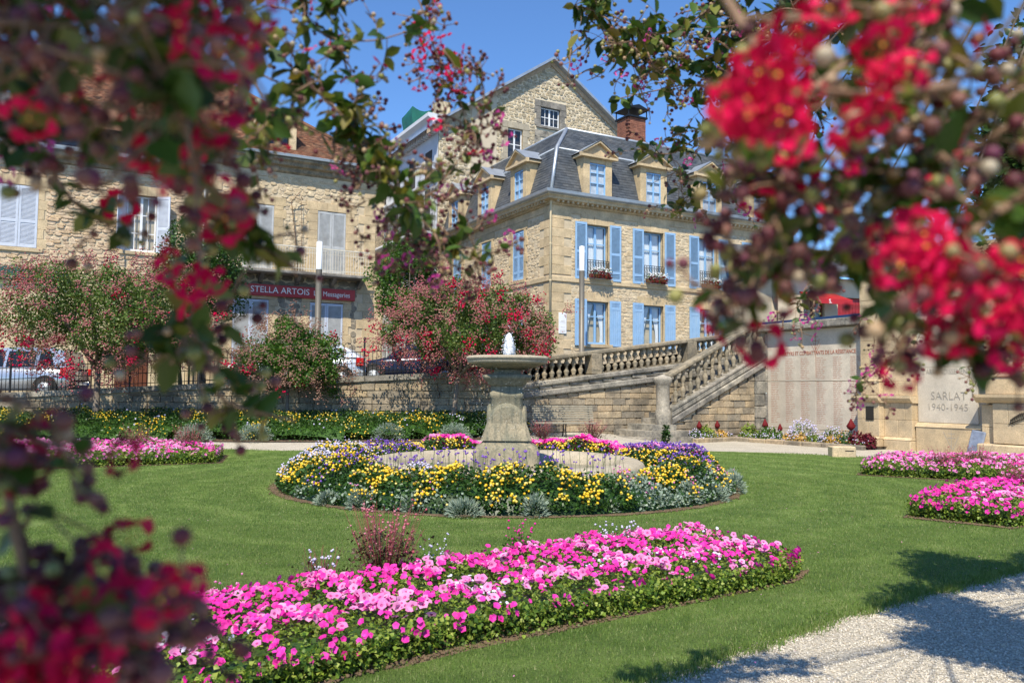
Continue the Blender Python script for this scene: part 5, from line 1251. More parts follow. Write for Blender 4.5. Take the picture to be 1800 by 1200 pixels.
# ------------------------------------------------------------------ planting
def vnoise(x, y, s, seed=0):
    return (np.sin(x*s*1.3+seed)*np.cos(y*s*1.7-seed*2)+np.sin(x*s*2.9+y*s*2.1+seed*3)*.6+np.cos(x*s*5.3-y*s*4.1+seed)*.4)/2
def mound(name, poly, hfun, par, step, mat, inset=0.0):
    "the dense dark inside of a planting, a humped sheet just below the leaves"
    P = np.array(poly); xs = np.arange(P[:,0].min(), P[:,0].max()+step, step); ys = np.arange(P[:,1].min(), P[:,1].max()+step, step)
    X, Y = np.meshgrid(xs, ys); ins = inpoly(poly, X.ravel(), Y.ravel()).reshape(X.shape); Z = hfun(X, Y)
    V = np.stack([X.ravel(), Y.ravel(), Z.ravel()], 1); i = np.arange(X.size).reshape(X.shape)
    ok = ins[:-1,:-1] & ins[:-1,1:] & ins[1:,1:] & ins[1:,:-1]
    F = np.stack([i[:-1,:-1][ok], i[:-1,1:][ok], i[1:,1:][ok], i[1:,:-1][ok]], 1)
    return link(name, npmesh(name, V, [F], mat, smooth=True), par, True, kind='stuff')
def in_bed(poly, n, marg=0.0):
    P = np.array(poly); x = rng.uniform(P[:,0].min(), P[:,0].max(), n*3); y = rng.uniform(P[:,1].min(), P[:,1].max(), n*3)
    k = inpoly(poly, x, y); x, y = x[k][:n], y[k][:n]
    if marg: k = edge_dist(poly, x, y) > marg; x, y = x[k], y[k]
    return x, y
def grow_poly(poly, d):
    c = np.mean(poly, 0); return [tuple(np.array(p)+(np.array(p)-c)/np.linalg.norm(np.array(p)-c)*d) for p in poly]
def petunia_bed(poly, label, dens_leaf, dens_fl, hmax, ls, fs, single=0, hot=.78):
    c = np.mean(poly, 0); t = thing('petunia_bed', label, 'flower bed', (c[0], c[1], 0))
    area = abs(sum(poly[i][0]*poly[(i+1) % len(poly)][1]-poly[(i+1) % len(poly)][0]*poly[i][1] for i in range(len(poly))))/2
    g = grow_poly(poly, .13); b = MB(); b.add([(x, y, .030+float(gz(x, y))+random.uniform(0,.012)) for x, y in g], [tuple(range(len(g)))]); b.build('soil', M['soil'], t, world=True)
    H = lambda X, Y: (hmax*np.clip(edge_dist(poly, X.ravel(), Y.ravel()).reshape(X.shape)/.14, 0, 1)**.45*(.88+.16*vnoise(X, Y, 3.1)) + gz(X, Y))
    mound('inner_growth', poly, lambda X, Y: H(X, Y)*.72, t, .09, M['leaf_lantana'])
    n = int(area*dens_leaf); x, y = in_bed(poly, n); n = len(x); h = H(x, y); k = rng.uniform(0, 1, n)**.45
    z = .04 + h*k*(.75+.3*rng.uniform(0, 1, n)); scatter('foliage', LEAF, np.stack([x+rng.normal(0,.02,n), y+rng.normal(0,.02,n), z], 1), rots(n, tilt=.7), rng.uniform(.6, 1.3, n)*ls, M['leaf_lime'], t)
    # leaves on the trimmed edge
    P = np.array(poly); L = [np.linalg.norm(P[(i+1) % len(P)]-P[i]) for i in range(len(P))]
    ex = []; 
    for i, l in enumerate(L):
        m = int(l*hmax*dens_leaf*1.5); u_ = rng.uniform(0, 1, m)[:, None]; ex.append(np.hstack([P[i]*(1-u_)+P[(i+1) % len(P)]*u_, rng.uniform(.02, hmax*.85, m)[:, None]]))
    ex = np.vstack(ex); m = len(ex); ex[:, :2] += rng.normal(0, .035, (m, 2)); ex[:, 2] += gz(ex[:,0], ex[:,1]); scatter('edge_foliage', LEAF, ex, rots(m, tilt=1.2), rng.uniform(.6, 1.3, m)*ls, M['leaf_lime'], t)
    # a few blooms hang down the sides of the bed
    u_ = rng.uniform(0, 1, (int(sum(L)*20), 1)); i_ = rng.integers(0, len(P), len(u_)); Q = P[i_]*(1-u_)+P[(i_+1) % len(P)]*u_; d_ = Q-P.mean(0); d_ /= np.linalg.norm(d_, axis=1)[:, None]; zq = rng.uniform(.3, 1, len(Q))**.5*hmax
    scatter('petunia_flowers', PETUNIA, np.hstack([Q+d_*.05, (zq+gz(Q[:,0], Q[:,1]))[:, None]]), rots(len(Q), np.hstack([d_, np.full((len(Q),1), .5)]), .3), rng.uniform(.55,1,len(Q))*fs*.85, [M['pink_hot'] if hot > .7 else M['pink_pale'], M['pink_hot']], t)
    n = int(area*dens_fl); x, y = in_bed(poly, n); n = len(x); ed = edge_dist(poly, x, y); cl = vnoise(x, y, 2.3, 4)+rng.normal(0, .35, n)
    keep = (rng.uniform(0, 1, n) < (.52+.95*vnoise(x, y, 4.3, 9))) & (ed > .04) ; x, y, ed, cl = x[keep], y[keep], ed[keep], cl[keep]; n = len(x)
    z = H(x, y)*.98+.045+rng.uniform(-.02, .035, n); pos = np.stack([x, y, z], 1)
    up = np.tile([0., -.45, 1.], (n, 1)); rt = rots(n, up, .45); sc = rng.uniform(.55, 1.15, n)*fs
    pale = cl > (hot-.5)*1.2; white = (vnoise(x, y, 1.7, 21) > .45) & (rng.uniform(0, 1, n) < .45)
    sc = np.where(pale, sc, sc*.70); sc = np.where(white, sc*.8, sc); order = np.argsort(y - sc*12); big = np.zeros(n, bool)
    if single: big[order[:single]] = True
    rest = ~big
    for nm, sel, mt in (('petunia_flowers', ~pale & ~white, M['pink_hot']), ('petunia_flowers', pale & ~white, M['pink_pale']), ('small_white_flowers', white, M['white_fl'])):
        s = sel & rest
        if s.any(): scatter(nm, PETUNIA, pos[s], rt[s], sc[s]*(1 if nm[0] == 'p' else .6), [mt, M['throat'] if mt is M['pink_pale'] else mt], t)
    if single:
        mes = []
        for mt, th_ in ((M['pink_hot'], M['pink_hot']), (M['pink_pale'], M['throat']), (M['white_fl'], M['white_fl'])):
            vs = []
            for q in range(3): tm = flower_T(5, .35, .06); vs.append(npmesh('petunia_flower', tm[0], [tm[1]], [mt, th_], tm[2]))
            mes.append(vs)
        inv = mat_of(t).inverted()
        for i in np.where(big)[0]:
            kind = 2 if white[i] else (1 if pale[i] else 0)
            o = link('petunia_flower', random.choice(mes[kind]), t); m4 = Matrix(rt[i].tolist()).to_4x4(); m4.translation = Vector(pos[i]); o.matrix_basis = inv @ m4 @ Matrix.Scale(float(sc[i])*(.6 if kind == 2 else 1), 4)
    return t, H
def gaura(x, y, h, r, n, label, fl='rose', stem='wine', grp='wispy red-stemmed gaura tufts', z0=.2):
    "tuft of thin wine-red stems with little flowers"
    t = thing('gaura_plant', label, 'plant', (x, y, z0-.15+float(gz(x, y))), 0, grp); b = MB(); fp = []
    for k in range(n):
        a = random.uniform(0, 2*PI); l = h*random.uniform(.55, 1.1); rr = r*random.uniform(.2, 1)
        p = [(0.25*rr*math.cos(a), .25*rr*math.sin(a), 0), (.6*rr*math.cos(a), .6*rr*math.sin(a), l*.5), (rr*math.cos(a), rr*math.sin(a), l)]; b.tube(p, [.0028,.0022,.0014], 3)
        for q in range(random.randint(0, 3)): f_ = random.uniform(.6, 1.05); fp.append((rr*f_*math.cos(a)+random.uniform(-.012,.012), rr*f_*math.sin(a)+random.uniform(-.012,.012), l*f_))
    b.build('stems', M[stem], t, kind='stuff')
    m = n*7; P = np.stack([rng.normal(0, r*.45, m), rng.normal(0, r*.45, m), rng.uniform(.0, h*.7, m)], 1); scatter('leaves', LEAF, P, rots(m, tilt=.8), rng.uniform(.02, .045, m), M['wine_leaf' if stem == 'wine' else 'leaf_bright'], t, world=False)
    P = np.array(fp); scatter('flowers', OCTA, P, rots(len(P)), rng.uniform(.008, .017, len(P)), M[fl], t, world=False); return t

petunia_bed(BED1, 'long foreground bed of hot pink and pale pink petunias over lime green foliage', 3000, 660, .265, .030, .036, single=300)
petunia_bed(BED2, 'wedge of hot pink petunias on the lawn nearest the gravel path on the right', 2400, 420, .33, .034, .042, hot=.95)
petunia_bed(BED3, 'pale pink petunia bed on the lawn in front of the war monument', 1500, 210, .34, .040, .042, hot=.5)
petunia_bed(BED4, 'pink petunia bed on the lawn far left, before the yellow wall border', 1300, 190, .34, .042, .044, hot=.55)
gaura(-1.02, 6.75, .62, .34, 130, 'wispy red gaura tuft at the back edge of the foreground petunia bed', fl='gaura_fl')
gaura(-1.45, 6.35, .38, .20, 40, 'small gaura tuft with pink spikes left of the larger red gaura', fl='white_fl')
gaura(-.62, 6.9, .36, .22, 40, 'low white flowered tuft right of the red gaura in the foreground bed', fl='white_fl', stem='leaf_bright', grp='low white flowered tufts')
gaura(.08, 7.55, .42, .18, 34, 'green tuft with pink tips standing behind the middle of the foreground bed', fl='pink_hot', stem='leaf_bright', grp='low white flowered tufts')
gaura(1.0, 8.0, .34, .30, 70, 'lilac white ageratum tuft at the back right of the foreground bed', fl='white_fl', stem='leaf_bright', grp='low white flowered tufts')
gaura(-1.9, 5.55, .40, .12, 14, 'thin pair of pale pink spikes at the back left of the foreground bed', fl='pink_pale', stem='leaf_bright', grp='low white flowered tufts')
for (x, y, l) in ((8.1, 13.1, 'red gaura tuft rising behind the near right petunia wedge'), (9.5, 16.8, 'gaura tuft in the pale petunia bed, right part'), (8.5, 16.2, 'gaura tuft in the middle of the pale petunia bed before the monument'), (-8.6, 18.9, 'large wine red gaura tuft in the far left petunia bed'), (-7.6, 19.4, 'gaura tuft beside the right end of the far left petunia bed')):
    gaura(x, y, .55 if x > 0 else .7, .4, 110, l)

# --- the ring round the fountain
R0, R1 = 2.50, 3.82
rg = thing('ring_bed', 'ring shaped bed of yellow lantana and violet flowers round the fountain basin', 'flower bed', (FC.x, FC.y, 0))
n = 192; V = []; 
for r in (2.43, 3.95): V += [(FC.x+(r+.04*math.sin(k*1.7)+.03*math.sin(k*.61))*math.cos(2*PI*k/n), FC.y+(r+.04*math.sin(k*1.7)+.03*math.sin(k*.61))*math.sin(2*PI*k/n), .045) for k in range(n)]
link('soil', npmesh('soil', np.array(V), [np.array([(k, (k+1) % n, n+(k+1) % n, n+k) for k in range(n)])], M['soil']), rg, True)
def hring(th, r):
    q = (r-(R0+R1)/2)/((R1-R0)/2); h = .47+.05*np.sin(th*7)+.04*np.sin(th*13+1)+.03*np.sin(th*31); h = h - .10*(np.sin(th) < -.2)*np.clip(-q, 0, 1)
    h = h*(1-.5*np.exp(-((np.degrees(th)+360) % 360-311)**2/50))
    return h*np.clip(1-np.abs(q)**3.2, .0, 1)**.6
def ring_zone(th, r):
    "0 lantana, 1 silver, 2 pink, 3 violet, 4 lilac-white"
    d = (np.degrees(th)+360) % 360; q = (r-R0)/(R1-R0); z = np.zeros(len(th), int); nz = rng.uniform(0, 1, len(th))
    z[(d > 10) & (d < 118) & (q > .45)] = 2
    z[(d > 0) & (d < 40) & (q > .3) & (q < .8)] = 3; z[(d > 325) & (d < 350) & (nz < .35)] = 3
    z[(d > 298) & (d < 312) & (nz < .9)] = 1; z[(d > 312) & (d < 350) & (q > .8) & (nz < .6)] = 1; z[(d > 322) & (d < 340) & (q < .3)] = 1
    z[(d > 215) & (d < 262) & (q > .9) & (nz < .5)] = 1; z[(d > 190) & (d < 214) & (q > .7)] = 0
    z[(d > 150) & (d < 205) & (nz < .28)] = 4; z[(d > 245) & (d < 252) & (nz < .6) & (q < .7)] = 4
    z[(d > 205) & (d < 300) & (q < .25) & (nz < .4)] = 3; z[(d > 222) & (d < 230) & (nz < .3)] = 3; z[(d > 130) & (d < 150) & (nz < .4)] = 3
    return z
n = 400; k = np.arange(n+1)/n*2*PI; rs = np.linspace(R0, R1, 14); V = np.concatenate([np.stack([FC.x+r*np.cos(k[:-1]), FC.y+r*np.sin(k[:-1]), .04+.72*hring(k[:-1], np.full(n, r))], 1) for r in rs])
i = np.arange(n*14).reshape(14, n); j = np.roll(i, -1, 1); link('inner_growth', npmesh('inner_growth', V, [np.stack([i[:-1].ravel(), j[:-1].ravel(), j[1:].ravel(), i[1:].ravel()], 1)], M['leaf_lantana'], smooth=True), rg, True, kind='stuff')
n = 52000; th_ = rng.uniform(0, 2*PI, n); r = np.sqrt(rng.uniform(R0**2, (R1+.06)**2, n)); zz = ring_zone(th_, r); h = hring(th_, np.clip(r, R0+.02, R1-.02)); kk = rng.uniform(0, 1, n)**.5
pos = np.stack([FC.x+r*np.cos(th_), FC.y+r*np.sin(th_), .05+np.maximum(h, .12)*kk*1.12+.03*rng.normal(0, 1, n)], 1)
for zone, mt, sc, tl in ((0, 'leaf_lantana', .055, .7), (1, 'leaf_silver', .045, 1.2), (2, 'leaf_lime', .045, .7), (3, 'leaf_lantana', .05, .8), (4, 'leaf_lantana', .05, .8)):
    s = zz == zone; scatter('foliage', LEAF, pos[s], rots(s.sum(), tilt=tl), rng.uniform(.6, 1.3, s.sum())*sc*(np.array([1, .45 if zone == 1 else 1, 1])[0]), M[mt], rg)
n = 21000; th_ = rng.uniform(0, 2*PI, n); r = np.sqrt(rng.uniform(R0**2, (R1+.05)**2, n)); zz = ring_zone(th_, r); cl = np.sin(th_*23)+np.sin(th_*51+r*9)+rng.normal(0, .8, n); h = np.maximum(hring(th_, np.minimum(r, R1-.02)), .2)
out = r > R1-.25; pos = np.stack([FC.x+r*np.cos(th_), FC.y+r*np.sin(th_), .07+h*np.where(rng.uniform(0,1,n) < .6, 1.08, rng.uniform(.55, 1.08, n))+.02*rng.normal(0, 1, n)], 1)
s = (zz == 0) & (cl > .65); scatter('lantana_flowers', BALL, pos[s], rots(s.sum()), rng.uniform(.75, 1.15, s.sum())*.0215, M['yellow_fl'], rg, smooth=True)
s = (zz == 3) & (cl > -.6); scatter('violet_flowers', OCTA, pos[s]+[0,0,.06], rots(s.sum()), rng.uniform(.7, 1.2, s.sum())*.021, M['violet_fl'], rg)
s = (zz == 4) & (cl > -.9); scatter('lilac_flowers', OCTA, pos[s]+[0,0,.05], rots(s.sum()), rng.uniform(.7, 1.2, s.sum())*.021, M['white_fl'], rg)
s = (zz == 1) & (cl > 1.9); scatter('small_pink_flowers', OCTA, pos[s]+[0,0,.06], rots(s.sum()), rng.uniform(.7, 1.2, s.sum())*.018, M['pink_pale'], rg)
s = (zz == 2); scatter('petunia_flowers', PETUNIA, pos[s]+[0,0,.02], rots(s.sum(), np.tile([0,-.5,1.], (s.sum(),1)), .4), rng.uniform(.8, 1.2, s.sum())*.045, [M['pink_hot'], M['pink_hot']], rg)
n = 900; th_ = rng.uniform(.1, 2.1, n); r = rng.uniform(3.1, 4.0, n); pos = np.stack([FC.x+r*np.cos(th_), FC.y+r*np.sin(th_), .12+hring(th_, r)*1.05], 1); scatter('petunia_flowers', PETUNIA, pos, rots(n, np.tile([0,-.5,1.], (n,1)), .4), rng.uniform(.8, 1.2, n)*.042, [M['pink_pale'], M['pink_pale']], rg)
# thin violet verbena standing above the front rim
b = MB(); fp = []
for k in range(150):
    a = R(random.uniform(225, 312)); r = random.uniform(2.5, 3.1); x, y = FC.x+r*math.cos(a), FC.y+r*math.sin(a); h = random.uniform(.55, .86); dx, dy = random.uniform(-.08,.08), random.uniform(-.08,.08)
    b.tube([(x,y,.25),(x+dx*.4,y+dy*.4,h*.6),(x+dx,y+dy,h)], .003, 3); fp += [(x+dx+random.uniform(-.02,.02), y+dy, h+random.uniform(-.01,.02)) for _ in range(3)]
b.build('verbena_stems', M['leaf_lantana'], rg, world=True, kind='stuff'); fp = np.array(fp); scatter('verbena_flowers', OCTA, fp, rots(len(fp)), rng.uniform(.012, .02, len(fp)), M['violet_fl'], rg)
# silver cushions along the front edge are single plants
def silver(x, y, r, h, label, grp='silver leaved cushions at the edge of the flower ring'):
    t = thing('silver_bush', label, 'plant', (x, y, .04+float(gz(x, y))), 0, grp); n = int(900*r/.3); d = rng.normal(0, 1, (n, 3)); d[:, 2] = np.abs(d[:, 2]); d /= np.linalg.norm(d, axis=1)[:, None]
    P = d*np.array([r, r, h])*rng.uniform(.55, 1.0, n)[:, None]; s = np.stack([rng.uniform(.04,.075,n), np.full(n, .022), np.full(n, .03)], 1)
    z = np.cross(d, rng.normal(0, 1, (n, 3))); z /= np.linalg.norm(z, axis=1)[:, None]; rt = np.stack([d, np.cross(z, d), z], 2)
    scatter('foliage', LEAF, P, rt, s, M['leaf_silver'], t, world=False); return t
SB = [(-2.5,11.55,'left curve of the ring, beside bare soil'),(-2.05,11.2,'second from the left along the front edge of the ring'),(-1.25,10.85,'below the left part of the yellow lantana'),(-.55,10.62,'in front of the deep green lantana left of centre'),(.35,10.62,'at the very front of the ring'),(1.25,10.95,'just left of the stepping stone'),(2.0,11.3,'below the stepping stone'),(2.5,11.85,'right of the stepping stone'),(1.75,12.35,'behind the stepping stone, next to the basin'),(3.1,12.4,'on the right front curve of the ring'),(3.55,13.1,'on the right end of the ring'),(3.8,14.0,'last on the right edge of the ring')]
for x, y, l in SB: silver(x+random.uniform(-.08,.08), y+random.uniform(0,.22), random.uniform(.14,.27), random.uniform(.16,.32), 'silver leaved bushy cushion '+l)
tf = thing('tall_weed', 'thin dark green conifer-like stem rising from the back right of the flower ring', 'plant', (3.05, 16.2, .05)); n = 500; P = np.stack([rng.normal(0,.07,n), rng.normal(0,.07,n), rng.uniform(0,.95,n)], 1); P[:, :2] *= (1.3-P[:, 2:3]); scatter('foliage', LEAF, P, rots(n, tilt=.6), rng.uniform(.04,.08,n), M['leaf_lantana'], tf, world=False)

# --- yellow border along the wall
BW = [(-18,22.2),(-12,22.35),(-6.5,22.45),(-3,22.7),(-.2,23.6),(.7,25.6),(-.6,25.75),(-18,24.95)]
bd = thing('wall_border', 'long border of yellow lantana with silver tufts at the foot of the retaining wall', 'flower bed', (-8, 23.8, 0))
g = grow_poly(BW, .1); b = MB()
xs = np.linspace(-18, .6, 40); 
for a, c in zip(xs[:-1], xs[1:]):
    ys = [float(np.interp(a, [p[0] for p in BW[:5]]+[.7], [p[1] for p in BW[:5]]+[25.4]))-.12, 25.9]; ys2 = [float(np.interp(c, [p[0] for p in BW[:5]]+[.7], [p[1] for p in BW[:5]]+[25.4]))-.12, 25.9]
    b.add([(a,ys[0],float(gz(a,ys[0]))+.03),(c,ys2[0],float(gz(c,ys2[0]))+.03),(c,ys2[1],.42),(a,ys[1],.42)], [(0,1,2,3)])
b.build('soil', M['soil'], bd, world=True)
HB = lambda X, Y: .30*0+gz(X, Y)+(.50+.10*vnoise(X, Y, 1.9, 2)+.05*vnoise(X, Y, 6, 5))*np.clip(edge_dist(BW, X.ravel(), Y.ravel()).reshape(X.shape)/.4, 0, 1)**.5+.12*sm((Y-22.5)/2.5)
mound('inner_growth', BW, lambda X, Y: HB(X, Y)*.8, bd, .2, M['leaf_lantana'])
x, y = in_bed(BW, 42000); n = len(x); z = .03+gz(x, y)+(HB(x, y)-gz(x, y))*rng.uniform(0, 1, n)**.35*1.08; scatter('foliage', LEAF, np.stack([x, y, z], 1), rots(n, tilt=.7), rng.uniform(.6,1.3,n)*.062, [M['leaf_lantana']], bd)
x, y = in_bed(BW, 12000); n = len(x); s = (vnoise(x, y, 1.6, 7)+rng.normal(0,.4,n)) > .55; x, y = x[s], y[s]; n = len(x); z = HB(x, y)*1.03+.02+rng.uniform(-.08,.05,n)
scatter('lantana_flowers', BALL, np.stack([x, y, z], 1), rots(n), rng.uniform(.7,1.15,n)*.024, [M['yellow_fl']], bd)
x, y = in_bed(BW, 900); s = vnoise(x, y, 2.0, 31) > .5; x, y = x[s], y[s]; n = len(x); scatter('lilac_flowers', OCTA, np.stack([x, y, HB(x, y)+.08], 1), rots(n), np.full(n,.03), [M['white_fl']], bd)
for x, y, l in ((-7.0,22.5,'silver leaved tuft at the front of the wall border, left of the ring'),(-8.6,22.4,'silver leaved tuft farther left at the front of the wall border'),(-3.4,22.9,'silver leaved tuft in the wall border above the lilac flowers'),(-1.6,23.1,'silver leaved tuft in the wall border nearest the fountain column')): silver(x, y, .5, .45, l, 'silver leaved tufts in the wall border')
for x, y, l in ((-.3,24.3,'wine red gaura tuft left of the fountain column by the wall'),(.9,23.2,'wine red gaura tuft at the left end of the bench'),(2.35,23.5,'wine red gaura tuft under the right end of the bench')): gaura(x, y, .5, .45, 90, l)

# --- mixed kerbed bed below the memorial
KP = [K[0], K[1], K[2]]
def kpos(t, d):
    L1 = (K[1]-K[0]).length; L2 = (K[2]-K[1]).length; s = t*(L1+L2)
    if s < L1: p = K[0].lerp(K[1], s/L1); nrm = W*.6
    else: p = K[1].lerp(K[2], (s-L1)/L2); nrm = U
    return p+nrm*d
def cushion(t, d, r, h, leafm, ls, label, fl=None, nf=0, fs=.025, grp=None, n=420):
    p = kpos(t, d); o = thing('bedding_plant', label, 'plant', (p.x, p.y, .08), 0, grp); q = rng.normal(0, 1, (n, 3)); q[:, 2] = np.abs(q[:, 2]); q /= np.linalg.norm(q, axis=1)[:, None]
    scatter('foliage', LEAF, q*np.array([r, r, h])*rng.uniform(.6,1.05,n)[:, None], rots(n, q, .5), rng.uniform(.6,1.3,n)*ls, leafm, o, world=False)
    if fl:
        q = rng.normal(0, 1, (nf, 3)); q[:, 2] = np.abs(q[:, 2]); q /= np.linalg.norm(q, axis=1)[:, None]; scatter('flowers', OCTA, q*np.array([r, r, h])*rng.uniform(.9,1.2,nf)[:, None], rots(nf), rng.uniform(.6,1.3,nf)*fs, fl, o, world=False)
    return o
cushion(.03,.35,.28,.34,M['leaf_lantana'],.05,'lilac and green bedding plant at the left end of the kerbed bed',M['white_fl'],70)
cushion(.13,.45,.30,.46,M['leaf_lime'],.085,'lime green coleus next to the first red celosia')
cushion(.24,.40,.28,.30,M['orange_fl'],.06,'orange brown leaved plant between the two lime coleus bushes')
cushion(.33,.50,.33,.52,M['leaf_lime'],.085,'large lime green coleus in front of the stair wall')
cushion(.44,.50,.36,.46,M['leaf_bright'],.08,'green coleus with white flowers at the corner of the kerbed bed',M['white_fl'],40)
cushion(.53,.30,.22,.32,M['leaf_bright'],.06,'light green plant left of the ageratum mound',M['white_fl'],30)
cushion(.58,.35,.24,.28,M['orange_fl'],.06,'yellow orange leaved plant below the ageratum mound')
cushion(.63,.60,.46,.66,M['leaf_bright'],.06,'big mound of lilac ageratum below the names wall',M['white_fl'],260,.03)
cushion(.66,.22,.24,.28,M['orange_fl'],.055,'gold leaved plant on the kerb below the ageratum mound')
cushion(.72,.35,.22,.28,M['leaf_lime'],.06,'small lime plant right of the ageratum mound')
cushion(.79,.55,.38,.50,M['leaf_bright'],.06,'second mound of lilac ageratum right of the first one',M['white_fl'],140,.028)
cushion(.81,.25,.22,.28,M['orange_fl'],.055,'yellow flowering plant on the kerb before the second ageratum mound')
cushion(.87,.40,.28,.44,M['leaf_lantana'],.06,'green plant with orange and red flowers left of the wine red coleus',M['orange_fl'],60,.03)
cushion(.925,.40,.28,.46,M['coleus_wine'],.08,'wine red coleus, the left one of the dark pair')
cushion(.975,.40,.24,.42,M['coleus_wine'],.08,'wine red coleus at the right end of the kerbed bed')
n = 700; t_ = rng.uniform(0,1,n); P = np.array([tuple(kpos(a, rng.uniform(-.08,.5))) for a in t_]); P[:, 2] = rng.uniform(.08,.26,n)
gc = thing('edging_plants', 'low green and lilac edging plants spilling over the weathered kerb', 'plants', (8, 27, .08)); scatter('foliage', LEAF, P, rots(n), rng.uniform(.03,.07,n), M['leaf_bright'], gc); scatter('flowers', OCTA, P[:300]+[0,0,.05], rots(300), np.full(300,.022), M['white_fl'], gc)
for t_, d_, h_, l in ((.08,.5,.62,'red celosia spike at the left end of the kerbed bed'),(.225,.55,.62,'thin red celosia spike between the lime coleus bushes'),(.415,.6,.70,'tall red celosia spike in front of the stair wall corner'),(.515,.5,.56,'red celosia spike left of the ageratum mound'),(.885,.5,.82,'tallest red celosia spike beside the wine red coleus')):
    p = kpos(t_, d_); o = thing('celosia', l, 'plant', (p.x, p.y, .08), 0, 'red celosia spikes'); b = MB(); b.tube([(0,0,0),(.01,0,h_*.6)], .008, 4); b.build('stem', M['leaf_bright'], o)
    b = MB(); s = h_/.62; b.lathe([(.02,h_*.55),(.085*s,h_*.64),(.09*s,h_*.72),(.05*s,h_*.86),(.012,h_)], 9, sq=lambda a, z: 1+.25*math.sin(a*4+z*60)); b.build('plume', M['celosia'], o)

# ------------------------------------------------------------------ trees
def tree_wood(b, base, crown_c, crown_r, r0, nl=9, seed=1):
    r_ = random.Random(seed); base = Vector(base); cc = Vector(crown_c); fork = base.lerp(cc, .55); fork.x += r_.uniform(-.05,.05)
    b.tube([base+Vector((0,0,-.1)), base.lerp(fork,.35)+Vector((r_.uniform(-.03,.03),0,0)), fork], [r0*1.25, r0, r0*.82], 9)
    tips = []
    for k in range(nl):
        a = 2*PI*k/nl+r_.uniform(-.3,.3); e = r_.uniform(-.1,.9); tip = cc+Vector((math.cos(a)*crown_r[0]*.75*math.cos(e), math.sin(a)*crown_r[1]*.75*math.cos(e), math.sin(e)*crown_r[2]*.7))
        mid = fork.lerp(tip,.5)+Vector((0,0,.12*crown_r[2])); b.tube([fork, mid, tip], [r0*.55, r0*.3, r0*.08], 6); tips.append(tip)
        for q in range(3): m2 = mid.lerp(tip, r_.uniform(.1,.8)); t2 = m2+Vector((r_.uniform(-1,1)*crown_r[0]*.35, r_.uniform(-1,1)*crown_r[1]*.35, r_.uniform(-.2,.5)*crown_r[2])); b.tube([m2, t2], [r0*.18, r0*.04], 4)
    return tips
def crape_tree(px, Y, zb, cpy, rx, rz, label, leafm='leaf_crape', nleaf=9000, npan=170, panm='rose', hot=.25, droop=.0, seed=1, ry=None, grp='crape myrtle trees along the retaining wall', cpx=None, r0=.07, ls=.075, flat=.0):
    base = pt(px, 700, Y); base.z = zb; c = pt(cpx if cpx is not None else px, cpy, Y); ry = ry or rx*.8
    t = thing('crape_myrtle', label, 'tree', (base.x, base.y, base.z), 0, grp); b = MB(); tree_wood(b, base, c, (rx, ry, rz), r0, 10, seed); b.build('trunk', M['bark'], t, world=True)
    g = np.random.default_rng(seed)
    # clumps give the crown an uneven outline
    nc = 46; d = g.normal(0, 1, (nc, 3)); d /= np.linalg.norm(d, axis=1)[:, None]; cen = d*np.array([rx, ry, rz])*g.uniform(.35, .92, nc)[:, None]; cr = g.uniform(.26, .46, nc)*min(rx, rz)*.9
    k = g.integers(0, nc, nleaf); q = g.normal(0, 1, (nleaf, 3)); q /= np.linalg.norm(q, axis=1)[:, None]; P = cen[k]+q*(cr[k]*g.uniform(.2, 1, nleaf)**.6)[:, None]
    if droop: P[:, 2] -= droop*(P[:, 0]**2+P[:, 1]**2)/rx**2
    if flat: P = P[P[:, 2] > -rz*flat]
    P += np.array(c); n = len(P); scatter('crown', LEAF, P, rots(n, tilt=1.2), g.uniform(.6,1.3,n)*ls, M[leafm], t)
    # panicles: cones of little flowers on the outside
    d = g.normal(0, 1, (npan, 3)); d[:, 1] -= .25; d /= np.linalg.norm(d, axis=1)[:, None]; pc = d*np.array([rx, ry, rz])*(g.uniform(.74, 1.05, npan)+(g.uniform(0,1,npan) < .25)*g.uniform(.05,.25,npan))[:, None]
    if droop: pc[:, 2] -= droop*(pc[:, 0]**2+pc[:, 1]**2)/rx**2
    if flat: pc = pc[pc[:, 2] > -rz*flat*1.05]
    m = 26; Q = np.repeat(pc, m, 0)+g.normal(0, 1, (len(pc)*m, 3))*np.array([.085,.085,.085])+np.repeat(d[:len(pc)], m, 0)*g.uniform(-.15,.15,len(pc)*m)[:, None]; Q += np.array(c)
    hotp = np.repeat(g.uniform(0, 1, len(pc)) < hot, m); n = len(Q)
    s = ~hotp; scatter('faded_panicles', OCTA, Q[s], rots(s.sum()), g.uniform(.6,1.3,s.sum())*.026, M[panm], t)
    s = hotp; scatter('blossom', OCTA, Q[s], rots(s.sum()), g.uniform(.7,1.4,s.sum())*.032, M['crimson'], t)
    return t
crape_tree(168, 23.9, .25, 560, 3.3, 1.85, 'large pink flowering crape myrtle on the left, in front of the silver car', npan=420, nleaf=32000, seed=11, hot=.09, cpx=178, r0=.10)
crape_tree(505, 24.4, .28, 614, 1.85, 1.1, 'low weeping crape myrtle with spent tan flower heads in front of the pale car', leafm='leaf_bright', panm='tan_panicle', npan=170, nleaf=24000, hot=.04, droop=.8, seed=12, cpx=508, r0=.06)
crape_tree(793, 24.3, .28, 578, 2.7, 1.5, 'rose flowering crape myrtle between the shop house and the mansion, left of the fountain', npan=420, nleaf=30000, seed=13, hot=.10, cpx=818, r0=.08)
crape_tree(316, 27.2, 1.6, 600, 1.0, .8, 'smaller crape myrtle partly behind the near blossoms, beside the brown door', npan=60, nleaf=3500, seed=14, hot=.2, panm='tan_panicle')
